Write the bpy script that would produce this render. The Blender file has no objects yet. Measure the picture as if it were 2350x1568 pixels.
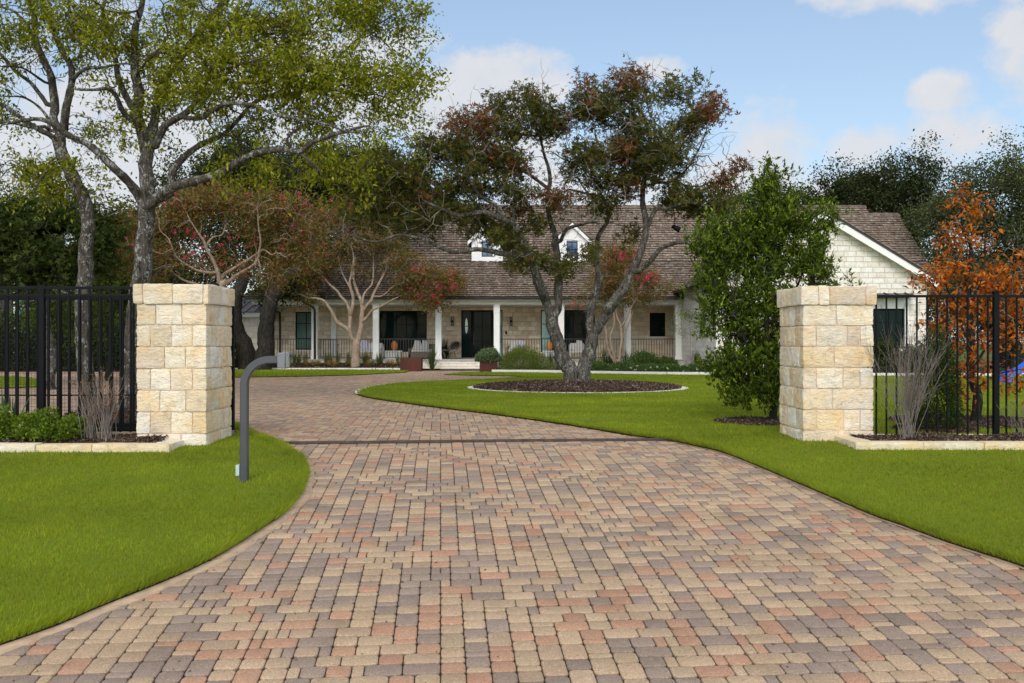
import bpy, bmesh, math, random
import numpy as np
from mathutils import Vector
from mathutils.geometry import tessellate_polygon

rng = np.random.default_rng(7)
random.seed(7)
scene = bpy.context.scene
COL = scene.collection
R = math.radians

# ---------------------------------------------------------------- camera
EYE = 1.3
cd = bpy.data.cameras.new('camera')
cam = bpy.data.objects.new('camera', cd)
COL.objects.link(cam)
cam.location = (0, 0, EYE)
cam.rotation_euler = (R(90), 0, 0)
cd.lens = 35.0
cd.sensor_width = 36.0
cd.clip_start = 0.1
cd.clip_end = 2000
scene.camera = cam

# ---------------------------------------------------------------- light
SUN_EL, SUN_AZ = 35.0, 187.0      # behind the camera
w = bpy.data.worlds.new('World')
scene.world = w
w.use_nodes = True
nt = w.node_tree
nt.nodes.clear()
N = nt.nodes.new
L = nt.links.new
out = N('ShaderNodeOutputWorld')
bg = N('ShaderNodeBackground')
sky = N('ShaderNodeTexSky')
sky.sky_type = 'NISHITA'
sky.sun_disc = False
sky.sun_elevation = R(SUN_EL)
sky.sun_rotation = R(SUN_AZ)
sky.altitude = 200
sky.air_density = 1.15
sky.dust_density = 0.9
sky.ozone_density = 1.3
tc = N('ShaderNodeTexCoord')

def wmath(op, a, b=None, c=None, clamp=False):
    n = N('ShaderNodeMath'); n.operation = op; n.use_clamp = clamp
    for i, x in enumerate((a, b, c)):
        if x is None: continue
        if isinstance(x, (int, float)): n.inputs[i].default_value = x
        else: L(x, n.inputs[i])
    return n.outputs[0]

def wnoise(scale, detail, rough, dim=None, dist=0.0):
    m = N('ShaderNodeMapping')
    m.inputs['Scale'].default_value = dim or (1, 1, 1)
    L(tc.outputs['Generated'], m.inputs[0])
    n = N('ShaderNodeTexNoise')
    n.inputs['Scale'].default_value = scale
    n.inputs['Detail'].default_value = detail
    n.inputs['Roughness'].default_value = rough
    n.inputs['Distortion'].default_value = dist
    L(m.outputs[0], n.inputs['Vector'])
    return n.outputs['Fac']

# each cumulus is a soft ellipse round a direction in the sky, broken up by noise
# (azimuth degrees right of straight ahead, elevation degrees, half width, half height, strength)
CLOUDS = [(-1.3, 14.2, 4.6, 2.5, 1.25), (-4.5, 13.0, 3.0, 2.4, 1.2), (1.0, 10.5, 4.0, 2.0, .8), (14.8, 11.0, 2.6, 2.8, 1.1), (13.3, 9.0, 3.6, 2.0, .95),
          (22.5, 18.9, 6.0, 2.0, 1.05), (27.5, 14.6, 2.4, 3.0, 1.2), (23.6, 12.9, 2.0, 1.2, 1.1), (19.6, 10.3, 2.8, 1.3, .9),
          (23.8, 10.5, 3.0, 1.8, .95), (8.5, 15.2, 1.6, .6, .5), (-14, 14, 11, 6, .95), (-22, 10, 10, 6, 1.0), (17.5, 7.0, 7.0, 2.2, .8), (28, 17.3, 2.5, 1.0, .7), (5, 7, 12, 3, .9)]
geo = tc.outputs['Generated']
sx = N('ShaderNodeSeparateXYZ'); L(geo, sx.inputs[0])
az = wmath('MULTIPLY', wmath('ARCTAN2', sx.outputs[0], sx.outputs[1]), 57.29578)
el = wmath('MULTIPLY', wmath('ARCSINE', sx.outputs[2]), 57.29578)
n1 = wnoise(9.0, 8, .58, (1, 1, 1.7), .3)
n2 = wnoise(30.0, 6, .6, (1, 1, 1.3), .2)
brk = wmath('ADD', wmath('MULTIPLY', wmath('SUBTRACT', n1, .5), 3.4), wmath('MULTIPLY', wmath('SUBTRACT', n2, .5), 1.9))
mask = None
for a0, e0, wa, we, s in CLOUDS:
    da = wmath('DIVIDE', wmath('SUBTRACT', az, a0), wa)
    de = wmath('DIVIDE', wmath('SUBTRACT', el, e0), we)
    d2 = wmath('ADD', wmath('MULTIPLY', da, da), wmath('MULTIPLY', de, de))
    v = wmath('MULTIPLY', wmath('SUBTRACT', 1.0, d2), s)
    mask = v if mask is None else wmath('SMOOTH_MAX', mask, v, .25)
cl = wmath('ADD', wmath('MAXIMUM', mask, -1.2), brk)
cl = wmath('MULTIPLY', wmath('ADD', cl, .12), 1.15, clamp=True)
# general overcast behind and above the viewer, which softens the light
gen = wmath('MULTIPLY', wmath('ADD', wmath('SUBTRACT', wnoise(2.2, 7, .6), .30), wmath('MULTIPLY', wmath('SUBTRACT', el, 26.0), .02)), 2.4, clamp=True)
up = wmath('MULTIPLY', wmath('SUBTRACT', el, 24.0), .12, clamp=True)
back = wmath('MULTIPLY', wmath('SUBTRACT', wmath('ABSOLUTE', az), 38.0), .08, clamp=True)
gen = wmath('MULTIPLY', gen, wmath('MAXIMUM', up, back))
fac = wmath('MAXIMUM', wmath('MULTIPLY', cl, .88), wmath('MULTIPLY', gen, .9))
ccol = N('ShaderNodeMix'); ccol.data_type = 'RGBA'
shade = wmath('ADD', wmath('MULTIPLY', n2, .9), wmath('MULTIPLY', n1, .5), clamp=True)
L(shade, ccol.inputs[0])
ccol.inputs[6].default_value = (4.7, 4.95, 5.5, 1)
ccol.inputs[7].default_value = (6.1, 6.05, 6.1, 1)
# thin veil that whitens the air low down
veil = wmath('MULTIPLY', wmath('SUBTRACT', 30.0, el), .017, clamp=True)
vm = N('ShaderNodeMix'); vm.data_type = 'RGBA'
L(wmath('ADD', wmath('MULTIPLY', veil, .62), .14), vm.inputs[0]); L(sky.outputs[0], vm.inputs[6]); vm.inputs[7].default_value = (4.9, 6.3, 8.3, 1)
mx = N('ShaderNodeMix'); mx.data_type = 'RGBA'
L(fac, mx.inputs[0]); L(vm.outputs[2], mx.inputs[6]); L(ccol.outputs[2], mx.inputs[7])
# added front fill for the porch: unseen low sky behind the viewer is brightened
bk = wmath('MULTIPLY', wmath('SUBTRACT', wmath('ABSOLUTE', az), 70.0), .02, clamp=True)
lowe = wmath('MULTIPLY', wmath('SUBTRACT', 62.0, el), .03, clamp=True)
brt = wmath('ADD', 1.0, wmath('MULTIPLY', wmath('MULTIPLY', bk, lowe), 1.15))
vs_ = N('ShaderNodeVectorMath'); vs_.operation = 'SCALE'
L(mx.outputs[2], vs_.inputs[0]); L(brt, vs_.inputs['Scale'])
L(vs_.outputs[0], bg.inputs[0])
bg.inputs[1].default_value = 0.105
L(bg.outputs[0], out.inputs[0])

sd = bpy.data.lights.new('sun', 'SUN')
sd.energy = 1.25
sd.angle = R(24)
sd.color = (1.0, .95, .87)
sun = bpy.data.objects.new('sun', sd)
COL.objects.link(sun)
# direction to the sun: azimuth clockwise from +Y
_a, _e = R(SUN_AZ), R(SUN_EL)
sdir = Vector((math.sin(_a) * math.cos(_e), math.cos(_a) * math.cos(_e), math.sin(_e)))
sun.rotation_euler = sdir.to_track_quat('Z', 'Y').to_euler()
scene.view_settings.view_transform = 'Standard'
scene.view_settings.look = 'None'
scene.view_settings.gamma = 1
scene.view_settings.exposure = 0.34
scene.cycles.max_bounces = 6
scene.cycles.transparent_max_bounces = 8

# ---------------------------------------------------------------- picture geometry -> world
FPX = 2284.7
def ground(y):
    """height of the ground at distance y: level past the gate, falling towards the street"""
    y = np.maximum(y, 4.6)
    return -0.032 * np.maximum(0.0, 12.8 - y) ** 1.4

def P(u, v, D):
    return Vector(((u - 1175) / FPX * D, D, EYE - (v - 784) / FPX * D))

_D = np.linspace(4.6, 90, 9000)
_V = 784 + (EYE - ground(_D)) / _D * FPX
def gdist(v, h=0.0):
    """distance at which a point at height h over the ground is seen on line v"""
    vv = 784 + (EYE - ground(_D) - h) / _D * FPX
    return float(np.interp(-v, -vv, _D))
def G(u, v, h=0.0):
    D = gdist(v, h)
    return ((u - 1175) / FPX * D, D)

# ---------------------------------------------------------------- object helpers
def link(o, parent=None):
    COL.objects.link(o)
    if parent is not None:
        o.parent = parent
        o.matrix_parent_inverse = parent.matrix_world.inverted() if False else o.matrix_parent_inverse
    return o

def tag(o, label=None, cat=None, group=None, kind=None):
    if label: o['label'] = label
    if cat: o['category'] = cat
    if group: o['group'] = group
    if kind: o['kind'] = kind
    return o

def thing(name, label, cat, loc=(0, 0, 0), group=None):
    o = bpy.data.objects.new(name, None)
    o.empty_display_size = .2
    COL.objects.link(o)
    o.location = loc
    return tag(o, label, cat, group)

def mesh(name, V, F, mat, parent=None, col=None, smooth=False, origin=None, midx=None, uv=None):
    """V (n,3) world coordinates, F (m,k) array or list of lists; one linked mesh object"""
    V = np.asarray(V, dtype=np.float64).reshape(-1, 3)
    if parent is not None: off = np.array(parent.matrix_world.translation if False else parent.location)
    elif origin is not None: off = np.array(origin)
    else: off = np.zeros(3)
    q = parent
    while q is not None and q.parent is not None:
        q = q.parent; off = off + np.array(q.location)
    Vl = V - off
    me = bpy.data.meshes.new(name)
    if isinstance(F, np.ndarray):
        m, k = F.shape
        me.vertices.add(len(Vl)); me.vertices.foreach_set('co', Vl.astype(np.float32).ravel())
        me.loops.add(m * k); me.loops.foreach_set('vertex_index', F.astype(np.int32).ravel())
        me.polygons.add(m)
        me.polygons.foreach_set('loop_start', np.arange(0, m * k, k, dtype=np.int32))
        me.polygons.foreach_set('loop_total', np.full(m, k, dtype=np.int32))
        me.update(calc_edges=True)
    else:
        me.from_pydata([tuple(v) for v in Vl], [], [tuple(f) for f in F])
        me.update()
    mats = mat if isinstance(mat, (list, tuple)) else [mat]
    for mm in mats: me.materials.append(mm)
    if midx is not None: me.polygons.foreach_set('material_index', np.asarray(midx, dtype=np.int32))
    if smooth: me.polygons.foreach_set('use_smooth', np.ones(len(me.polygons), dtype=bool))
    if col is not None:
        c = np.ones((len(Vl), 4), dtype=np.float32); c[:, :3] = col
        a = me.color_attributes.new('Col', 'FLOAT_COLOR', 'POINT')
        a.data.foreach_set('color', c.ravel())
    me.validate(verbose=False)
    o = bpy.data.objects.new(name, me)
    COL.objects.link(o)
    if parent is not None: o.parent = parent
    elif origin is not None: o.location = origin
    return o

class Acc:
    """collects boxes, tubes and polygons for one mesh"""
    def __init__(s): s.v = []; s.f = []; s.n = 0; s.m = []
    def add(s, V, F, mi=0):
        V = np.asarray(V, float).reshape(-1, 3)
        s.v.append(V)
        for f in F: s.f.append([int(i) + s.n for i in f]); s.m.append(mi)
        s.n += len(V); return s
    def box(s, x0, x1, y0, y1, z0, z1, mi=0, bev=0.0):
        if bev <= 0:
            V = [(x0,y0,z0),(x1,y0,z0),(x1,y1,z0),(x0,y1,z0),(x0,y0,z1),(x1,y0,z1),(x1,y1,z1),(x0,y1,z1)]
            return s.add(V, [(0,3,2,1),(4,5,6,7),(0,1,5,4),(1,2,6,5),(2,3,7,6),(3,0,4,7)], mi)
        b = min(bev, (x1-x0)*.49, (y1-y0)*.49, (z1-z0)*.49)
        bm = bmesh.new(); bmesh.ops.create_cube(bm, size=1)
        for vv in bm.verts:
            vv.co = Vector(((x0+x1)/2+vv.co.x*(x1-x0), (y0+y1)/2+vv.co.y*(y1-y0), (z0+z1)/2+vv.co.z*(z1-z0)))
        bmesh.ops.bevel(bm, geom=bm.edges[:], offset=b, segments=2, profile=.6, affect='EDGES')
        bm.verts.index_update()
        V = [tuple(q.co) for q in bm.verts]; F = [[q.index for q in f.verts] for f in bm.faces]; bm.free()
        return s.add(V, F, mi)
    def poly(s, pts, mi=0):
        return s.add(pts, [list(range(len(pts)))], mi)
    def prism(s, pts2, y0, y1, mi=0):
        """pts2: outline in x,z ; extruded in y"""
        n = len(pts2)
        V = [(x, y0, z) for x, z in pts2] + [(x, y1, z) for x, z in pts2]
        F = [list(range(n))[::-1], list(range(n, 2*n))] + [(i, (i+1) % n, n+(i+1) % n, n+i) for i in range(n)]
        return s.add(V, F, mi)
    def prismx(s, pts2, x0, x1, mi=0):
        n = len(pts2)
        V = [(x0, y, z) for y, z in pts2] + [(x1, y, z) for y, z in pts2]
        F = [list(range(n)), list(range(n, 2*n))[::-1]] + [(i, n+i, n+(i+1) % n, (i+1) % n) for i in range(n)]
        return s.add(V, F, mi)
    def tube(s, pts, rad, sides=8, mi=0, cap=True):
        V, F = tube(np.asarray(pts, float), np.broadcast_to(np.asarray(rad, float), (len(pts),)), sides, cap)
        return s.add(V, F, mi)
    def beam(s, a, b, w, h, mi=0):
        """rectangular bar between two points"""
        a, b = Vector(a), Vector(b); d = (b-a).normalized()
        up = Vector((0,0,1)) if abs(d.z) < .95 else Vector((0,1,0))
        sd_ = d.cross(up).normalized(); u = sd_.cross(d)
        V = []
        for p in (a, b):
            for i, j in ((-1,-1),(1,-1),(1,1),(-1,1)): V.append(tuple(p + sd_*(w/2*i) + u*(h/2*j)))
        return s.add(V, [(0,1,2,3),(7,6,5,4),(0,4,5,1),(1,5,6,2),(2,6,7,3),(3,7,4,0)], mi)
    def lathe(s, cx, cy, prof, n=16, mi=0):
        V = []; F = []
        for r_, z in prof:
            for k in range(n):
                a = 2*math.pi*k/n; V.append((cx+r_*math.cos(a), cy+r_*math.sin(a), z))
        for i in range(len(prof)-1):
            for k in range(n):
                k2 = (k+1) % n; F.append((i*n+k, i*n+k2, (i+1)*n+k2, (i+1)*n+k))
        F.append(list(range(n))[::-1]); F.append([(len(prof)-1)*n+k for k in range(n)])
        return s.add(V, F, mi)
    def build(s, name, mat, parent=None, smooth=False, origin=None, col=None):
        return mesh(name, np.concatenate(s.v), s.f, mat, parent, smooth=smooth, origin=origin, midx=s.m, col=col)

def frames(pts):
    t = np.gradient(pts, axis=0)
    t /= np.linalg.norm(t, axis=1)[:, None] + 1e-9
    ref = np.array([1.0, .3, .1]) if abs(t[0] @ np.array([1, .3, .1])) < .9 else np.array([0, 1.0, 0])
    n = np.empty_like(t); b = np.empty_like(t)
    u = ref - t[0]*(ref @ t[0]); u /= np.linalg.norm(u)
    for i in range(len(t)):
        u = u - t[i]*(u @ t[i]); l = np.linalg.norm(u)
        if l < 1e-6: u = np.cross(t[i], [0, 0, 1.0]); l = np.linalg.norm(u) + 1e-9
        u = u/l; n[i] = u; b[i] = np.cross(t[i], u)
    return t, n, b

def tube(pts, rad, sides, cap=True):
    t, n, b = frames(pts)
    a = np.arange(sides)*2*np.pi/sides
    V = pts[:, None, :] + rad[:, None, None]*(np.cos(a)[None, :, None]*n[:, None, :] + np.sin(a)[None, :, None]*b[:, None, :])
    m = len(pts)
    i = np.arange(m-1)[:, None]*sides; k = np.arange(sides)[None, :]; k2 = (k+1) % sides
    F = np.stack([i+k, i+k2, i+sides+k2, i+sides+k], -1).reshape(-1, 4)
    F = F.tolist()
    if cap: F += [list(range(sides))[::-1], [(m-1)*sides+q for q in range(sides)]]
    return V.reshape(-1, 3), F

def vnoise(p, scale=1.0, seed=0):
    """smooth value noise, p (n,3) -> (n,) in -1..1"""
    q = np.asarray(p, float)*scale + seed*17.37
    i = np.floor(q).astype(np.int64); f = q - i; f = f*f*(3-2*f)
    def h(x, y, z):
        n = (x*374761393 + y*668265263 + z*2147483647 + seed*9176) & 0xffffffff
        n = ((n ^ (n >> 13))*1274126177) & 0xffffffff
        return ((n ^ (n >> 16)) & 0xffff)/32767.5 - 1
    r = 0
    for dx in (0, 1):
        for dy in (0, 1):
            for dz in (0, 1):
                wgt = (f[:,0] if dx else 1-f[:,0])*(f[:,1] if dy else 1-f[:,1])*(f[:,2] if dz else 1-f[:,2])
                r = r + wgt*h(i[:,0]+dx, i[:,1]+dy, i[:,2]+dz)
    return r
def fbm(p, scale, seed=0, oct=3):
    r = 0; a = 1.0; t = 0
    for k in range(oct):
        r = r + a*vnoise(p, scale*2**k, seed+k); t += a; a *= .5
    return r/t

def inpoly(x, y, poly):
    p = np.asarray(poly); n = len(p); r = np.zeros(x.shape, bool)
    j = n-1
    for i in range(n):
        xi, yi = p[i]; xj, yj = p[j]
        if yi != yj:
            c = ((yi > y) != (yj > y)) & (x < (xj-xi)*(y-yi)/(yj-yi)+xi)
            r ^= c
        j = i
    return r

def resample(pts, step):
    p = np.asarray(pts, float)
    if len(p) < 2: return p
    # Catmull-Rom through the points
    q = np.vstack([2*p[0]-p[1], p, 2*p[-1]-p[-2]])
    outp = []
    for i in range(1, len(q)-2):
        l = np.linalg.norm(q[i+1]-q[i]); k = max(1, int(math.ceil(l/step)))
        t = (np.arange(k)/k)[:, None]
        outp.append(.5*((2*q[i]) + (-q[i-1]+q[i+1])*t + (2*q[i-1]-5*q[i]+4*q[i+1]-q[i+2])*t**2 + (-q[i-1]+3*q[i]-3*q[i+1]+q[i+2])*t**3))
    outp.append(p[-1:])
    return np.vstack(outp)

# ---------------------------------------------------------------- materials
def mat(name, build):
    m = bpy.data.materials.new(name); m.use_nodes = True
    t = m.node_tree; t.nodes.clear()
    o = t.nodes.new('ShaderNodeOutputMaterial')
    class B: pass
    b = B(); b.t = t; b.o = o
    def n(kind, **kw):
        x = t.nodes.new(kind)
        for k, v in kw.items():
            if k.startswith('_'): setattr(x, k[1:], v)
            else:
                inp = x.inputs[k.replace('__', ' ')] if not k.startswith('i') or not k[1:].isdigit() else x.inputs[int(k[1:])]
                if isinstance(v, bpy.types.NodeSocket): t.links.new(v, inp)
                else: inp.default_value = v
        return x
    b.n = n
    b.link = t.links.new
    def ramp(fac, stops, interp='LINEAR'):
        r = t.nodes.new('ShaderNodeValToRGB'); r.color_ramp.interpolation = interp
        t.links.new(fac, r.inputs[0]); e = r.color_ramp.elements
        while len(e) < len(stops): e.new(.5)
        for k, (pz, c) in enumerate(stops):
            e[k].position = pz; e[k].color = (*c, 1) if len(c) == 3 else c
        return r.outputs[0]
    b.ramp = ramp
    def noise(scale, detail=4, rough=.55, vec=None, dist=0.0, out=0):
        x = t.nodes.new('ShaderNodeTexNoise')
        x.inputs['Scale'].default_value = scale; x.inputs['Detail'].default_value = detail
        x.inputs['Roughness'].default_value = rough; x.inputs['Distortion'].default_value = dist
        if vec is not None: t.links.new(vec, x.inputs['Vector'])
        return x.outputs[out]
    b.noise = noise
    def coord(scale=(1,1,1), rot=(0,0,0)):
        g = t.nodes.new('ShaderNodeNewGeometry'); mp = t.nodes.new('ShaderNodeMapping')
        mp.inputs['Scale'].default_value = scale; mp.inputs['Rotation'].default_value = rot
        t.links.new(g.outputs['Position'], mp.inputs[0]); return mp.outputs[0]
    b.coord = coord
    def mix(fac, a, c, mode='MIX'):
        x = t.nodes.new('ShaderNodeMix'); x.data_type = 'RGBA'; x.blend_type = mode
        for s_, v in ((0, fac), (6, a), (7, c)):
            if isinstance(v, bpy.types.NodeSocket): t.links.new(v, x.inputs[s_])
            elif isinstance(v, (int, float)): x.inputs[s_].default_value = v
            else: x.inputs[s_].default_value = (*v, 1)
        return x.outputs[2]
    b.mix = mix
    def mathn(op, a, c=0.0, clamp=False):
        x = t.nodes.new('ShaderNodeMath'); x.operation = op; x.use_clamp = clamp
        for s_, v in ((0, a), (1, c)):
            if isinstance(v, bpy.types.NodeSocket): t.links.new(v, x.inputs[s_])
            else: x.inputs[s_].default_value = v
        return x.outputs[0]
    b.math = mathn
    def attr():
        x = t.nodes.new('ShaderNodeAttribute'); x.attribute_name = 'Col'; return x.outputs[0]
    b.attr = attr
    def bump(h, strength=.4, dist=.02):
        x = t.nodes.new('ShaderNodeBump'); x.inputs['Strength'].default_value = strength
        x.inputs['Distance'].default_value = dist; t.links.new(h, x.inputs['Height']); return x.outputs[0]
    b.bump = bump
    def surf(color, rough=.7, normal=None, spec=.4, metal=0.0, **kw):
        x = t.nodes.new('ShaderNodeBsdfPrincipled')
        for nm, v in (('Base Color', color), ('Roughness', rough), ('Specular IOR Level', spec), ('Metallic', metal), *[(k.replace('_', ' '), q) for k, q in kw.items()]):
            if isinstance(v, bpy.types.NodeSocket): t.links.new(v, x.inputs[nm])
            elif isinstance(v, (int, float)): x.inputs[nm].default_value = v
            else: x.inputs[nm].default_value = (*v, 1)
        if normal is not None: t.links.new(normal, x.inputs['Normal'])
        t.links.new(x.outputs[0], o.inputs[0]); return x
    b.surf = surf
    build(b)
    return m

def simple(name, c, rough=.6, spec=.4, metal=0.0, var=.12, scale=12.0, bump=.0):
    def f(b):
        nz = b.noise(scale, 5, .6, b.coord())
        lo = tuple(x*(1-var) for x in c); hi = tuple(min(1, x*(1+var)) for x in c)
        colr = b.ramp(nz, [(.3, lo), (.7, hi)])
        nm = b.bump(nz, bump, .01) if bump else None
        b.surf(colr, rough, nm, spec, metal)
    return mat(name, f)

def leafmat(name, trans=.35, rough=.5, spec=.35):
    def f(b):
        c = b.attr()
        x = b.surf(c, rough, None, spec)
        tr = b.n('ShaderNodeBsdfTranslucent')
        hs = b.mix(1.0, c, (1.25, 1.3, .7), 'MULTIPLY')
        b.link(hs, tr.inputs[0])
        ms = b.n('ShaderNodeMixShader', i0=trans)
        b.link(x.outputs[0], ms.inputs[1]); b.link(tr.outputs[0], ms.inputs[2]); b.link(ms.outputs[0], b.o.inputs[0])
    return mat(name, f)
M = {}
M['leaf'] = leafmat('leaf', .42, .6, .12)
M['grass'] = leafmat('grass_blade', .35, .7, .12)
M['gloss_leaf'] = leafmat('glossy_leaf', .36, .5, .14)
M['petal'] = leafmat('petal', .4, .6, .2)

def _bark(dark, light, lichen, la):
    def f(b):
        v = b.coord((1, 1, .28))
        n1 = b.noise(16, 6, .65, v, .6)
        n2 = b.noise(5.5, 7, .7, b.coord((1, 1, .8)), .4)
        n3 = b.noise(34, 4, .7, b.coord((1, 1, .55)))
        c = b.ramp(n1, [(.36, dark), (.66, light)])
        lf = b.ramp(b.math('ADD', n2, b.math('MULTIPLY', b.math('SUBTRACT', n3, .5), .9)), [(la, (0, 0, 0)), (la+.06, (1, 1, 1))])
        c = b.mix(lf, c, lichen)
        h = b.math('ADD', n1, b.math('MULTIPLY', lf, .15))
        b.surf(c, .9, b.bump(h, .9, .035), .15)
    return f
M['bark_ash'] = mat('bark_ash', _bark((.022, .018, .014), (.115, .098, .076), (.27, .27, .235), .55))
M['bark_oak'] = mat('bark_oak', _bark((.018, .015, .012), (.135, .118, .098), (.25, .245, .20), .57))
M['bark_dark'] = mat('bark_dark', _bark((.010, .009, .007), (.045, .038, .03), (.09, .09, .08), .66))
M['bark_crepe'] = mat('bark_crepe', _bark((.20, .14, .095), (.40, .30, .21), (.47, .42, .35), .60))
M['twig'] = simple('twig', (.23, .205, .165), .9, .1, var=.45, scale=3)
M['twig_dark'] = simple('twig_dark', (.06, .05, .04), .9, .1, var=.4, scale=3)
M['twig_grey'] = simple('twig_grey', (.215, .18, .155), .9, .1, var=.35, scale=8)
M['black_metal'] = simple('black_metal', (.0025, .003, .004), .55, .15, var=.3, scale=5)
M['grey_metal'] = simple('grey_metal', (.055, .055, .06), .35, .5, var=.08)
M['light_metal'] = simple('light_metal', (.16, .16, .165), .4, .5, var=.1)
M['bronze'] = simple('bronze', (.022, .017, .015), .4, .5, var=.25)
M['white_trim'] = simple('white_trim', (.80, .79, .73), .6, .3, var=.05, scale=4)
M['white_stucco'] = simple('white_stucco', (.78, .75, .71), .85, .2, var=.06, scale=6)
M['ceiling'] = simple('ceiling', (.75, .73, .67), .7, .2)
M['concrete'] = simple('concrete', (.42, .39, .35), .9, .2, var=.15, scale=8, bump=.2)
M['mesh_wire'] = simple('mesh_wire', (.012, .012, .013), .5, .3)
M['blue_plastic'] = simple('blue_plastic', (.02, .14, .62), .3, .5, var=.1)
M['green_plastic'] = simple('green_plastic', (.02, .12, .08), .4, .4)
M['box_plastic'] = simple('box_plastic', (.42, .52, .49), .5, .4)
M['lens'] = simple('lens', (.55, .55, .50), .15, .6)
M['rubber'] = simple('rubber', (.012, .012, .012), .8, .2)

def _glass(c, rough=.04, spec=.5):
    def f(b):
        n = b.noise(.55, 3, .5, b.coord((1, 1, 1)))
        cc = b.ramp(n, [(.35, tuple(x*.55 for x in c)), (.65, tuple(x*1.5 for x in c))])
        b.surf(cc, rough, b.bump(b.noise(.9, 1, .5, b.coord()), .05, .05), spec)
    return f
M['dark_glass'] = mat('dark_glass', _glass((.007, .018, .0165), .04, .05))
M['green_glass'] = mat('green_glass', _glass((.11, .175, .14), .12, .12))
M['sky_glass'] = mat('sky_glass', _glass((.30, .55, .52), .1, .6))
M['blue_glass'] = mat('blue_glass', _glass((.045, .10, .19), .06, .7))

def _corten(b):
    n = b.noise(3.2, 7, .7, b.coord((1, 1, .5))); n2 = b.noise(22, 5, .7, b.coord())
    c = b.ramp(b.math('ADD', b.math('MULTIPLY', n, .7), b.math('MULTIPLY', n2, .3)), [(.3, (.035, .012, .010)), (.55, (.085, .022, .015)), (.75, (.15, .042, .022))])
    b.surf(c, .75, b.bump(n2, .25, .01), .3)
M['corten'] = mat('corten', _corten)

def _rust(b):
    n = b.noise(9, 6, .7, b.coord())
    b.surf(b.ramp(n, [(.35, (.035, .024, .02)), (.6, (.075, .05, .042)), (.8, (.12, .08, .06))]), .6, b.bump(n, .4, .01), .4, .2)
M['rust'] = mat('rusty_track', _rust)

def _rock(b):
    """cream limestone: the block's own colour times bedding stains and pits"""
    c = b.attr()
    n = b.noise(6.5, 6, .65, b.coord(), .5); n2 = b.noise(38, 5, .7, b.coord()); n3 = b.noise(2.3, 4, .6, b.coord((1, 1, 1.6)))
    st = b.ramp(n3, [(.38, (1, 1, 1)), (.68, (1.0, .86, .62))])
    c = b.mix(.75, c, st, 'MULTIPLY')
    d = b.ramp(n, [(.25, (.62, .60, .56)), (.48, (1, 1, 1)), (.8, (1.08, 1.08, 1.06))])
    c = b.mix(.8, c, d, 'MULTIPLY')
    p = b.ramp(n2, [(.24, (.42, .38, .32)), (.36, (1, 1, 1))])
    c = b.mix(.55, c, p, 'MULTIPLY')
    n4 = b.noise(15, 5, .65, b.coord((1, 1, 2.2)), 1.2)
    h = b.math('ADD', b.math('ADD', b.math('MULTIPLY', n, .6), b.math('MULTIPLY', n4, .9)), b.math('MULTIPLY', n2, .3))
    b.surf(c, .92, b.bump(h, 1.0, .03), .15)
M['rock'] = mat('limestone_block', _rock)
M['mortar'] = simple('mortar', (.62, .48, .36), .95, .1, var=.14, scale=20, bump=.5)
M['cut_stone'] = simple('cut_stone', (.72, .68, .60), .85, .2, var=.1, scale=14, bump=.3)

def _wall(c1, c2, mort, bw, bh):
    def f(b):
        g = b.t.nodes.new('ShaderNodeNewGeometry')
        sep = b.t.nodes.new('ShaderNodeSeparateXYZ'); b.link(g.outputs['Position'], sep.inputs[0])
        nv = b.noise(1.3, 3, .5, b.coord()); nw = b.noise(9, 3, .5, b.coord())
        x = b.math('ADD', sep.outputs[0], b.math('ADD', sep.outputs[1], b.math('MULTIPLY', nw, .05)))
        z = b.math('ADD', sep.outputs[2], b.math('MULTIPLY', nw, .03))
        cb = b.t.nodes.new('ShaderNodeCombineXYZ'); b.link(x, cb.inputs[0]); b.link(z, cb.inputs[1])
        br = b.t.nodes.new('ShaderNodeTexBrick')
        b.link(cb.outputs[0], br.inputs['Vector'])
        br.offset = .42; br.squash = .72; br.squash_frequency = 3; br.offset_frequency = 2
        br.inputs['Scale'].default_value = 1.0
        br.inputs['Brick Width'].default_value = bw; br.inputs['Row Height'].default_value = bh
        br.inputs['Mortar Size'].default_value = .014; br.inputs['Mortar Smooth'].default_value = .3
        br.inputs['Bias'].default_value = 0.0
        br.inputs['Color1'].default_value = (0, 0, 0, 1); br.inputs['Color2'].default_value = (1, 1, 1, 1); br.inputs['Mortar'].default_value = (.5, .5, .5, 1)
        base = b.ramp(br.outputs['Color'], [(0, c1), (.5, tuple((p+q)/2*1.03 for p, q in zip(c1, c2))), (1, c2)])
        st = b.noise(4.5, 6, .7, b.coord())
        base = b.mix(.8, base, b.ramp(st, [(.28, (.70, .66, .58)), (.5, (1, 1, 1)), (.75, (1.1, 1.08, 1.04))]), 'MULTIPLY')
        c = b.mix(br.outputs['Fac'], base, mort)
        h = b.math('ADD', b.math('SUBTRACT', 1.0, br.outputs['Fac']), b.math('MULTIPLY', b.noise(7, 6, .7, b.coord()), 1.5))
        b.surf(c, .92, b.bump(h, .9, .03), .15)
    return f
M['stone_wall'] = mat('stone_wall', _wall((.64, .50, .34), (.86, .745, .57), (.66, .54, .40), .46, .235))
M['white_stone_wall'] = mat('white_stone_wall', _wall((.72, .66, .545), (.84, .805, .72), (.64, .57, .47), .47, .215))
M['pale_stone'] = mat('pale_stone', _wall((.66, .58, .46), (.80, .74, .61), (.62, .55, .45), .6, .3))

def _shake(b):
    c = b.attr(); n = b.noise(30, 4, .7, b.coord((1, .25, .25)))
    c = b.mix(.9, c, b.ramp(n, [(.3, (.6, .6, .6)), (.7, (1.25, 1.22, 1.2))]), 'MULTIPLY')
    b.surf(c, .9, b.bump(n, .5, .01), .15)
M['shake'] = mat('cedar_shake', _shake)

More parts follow.
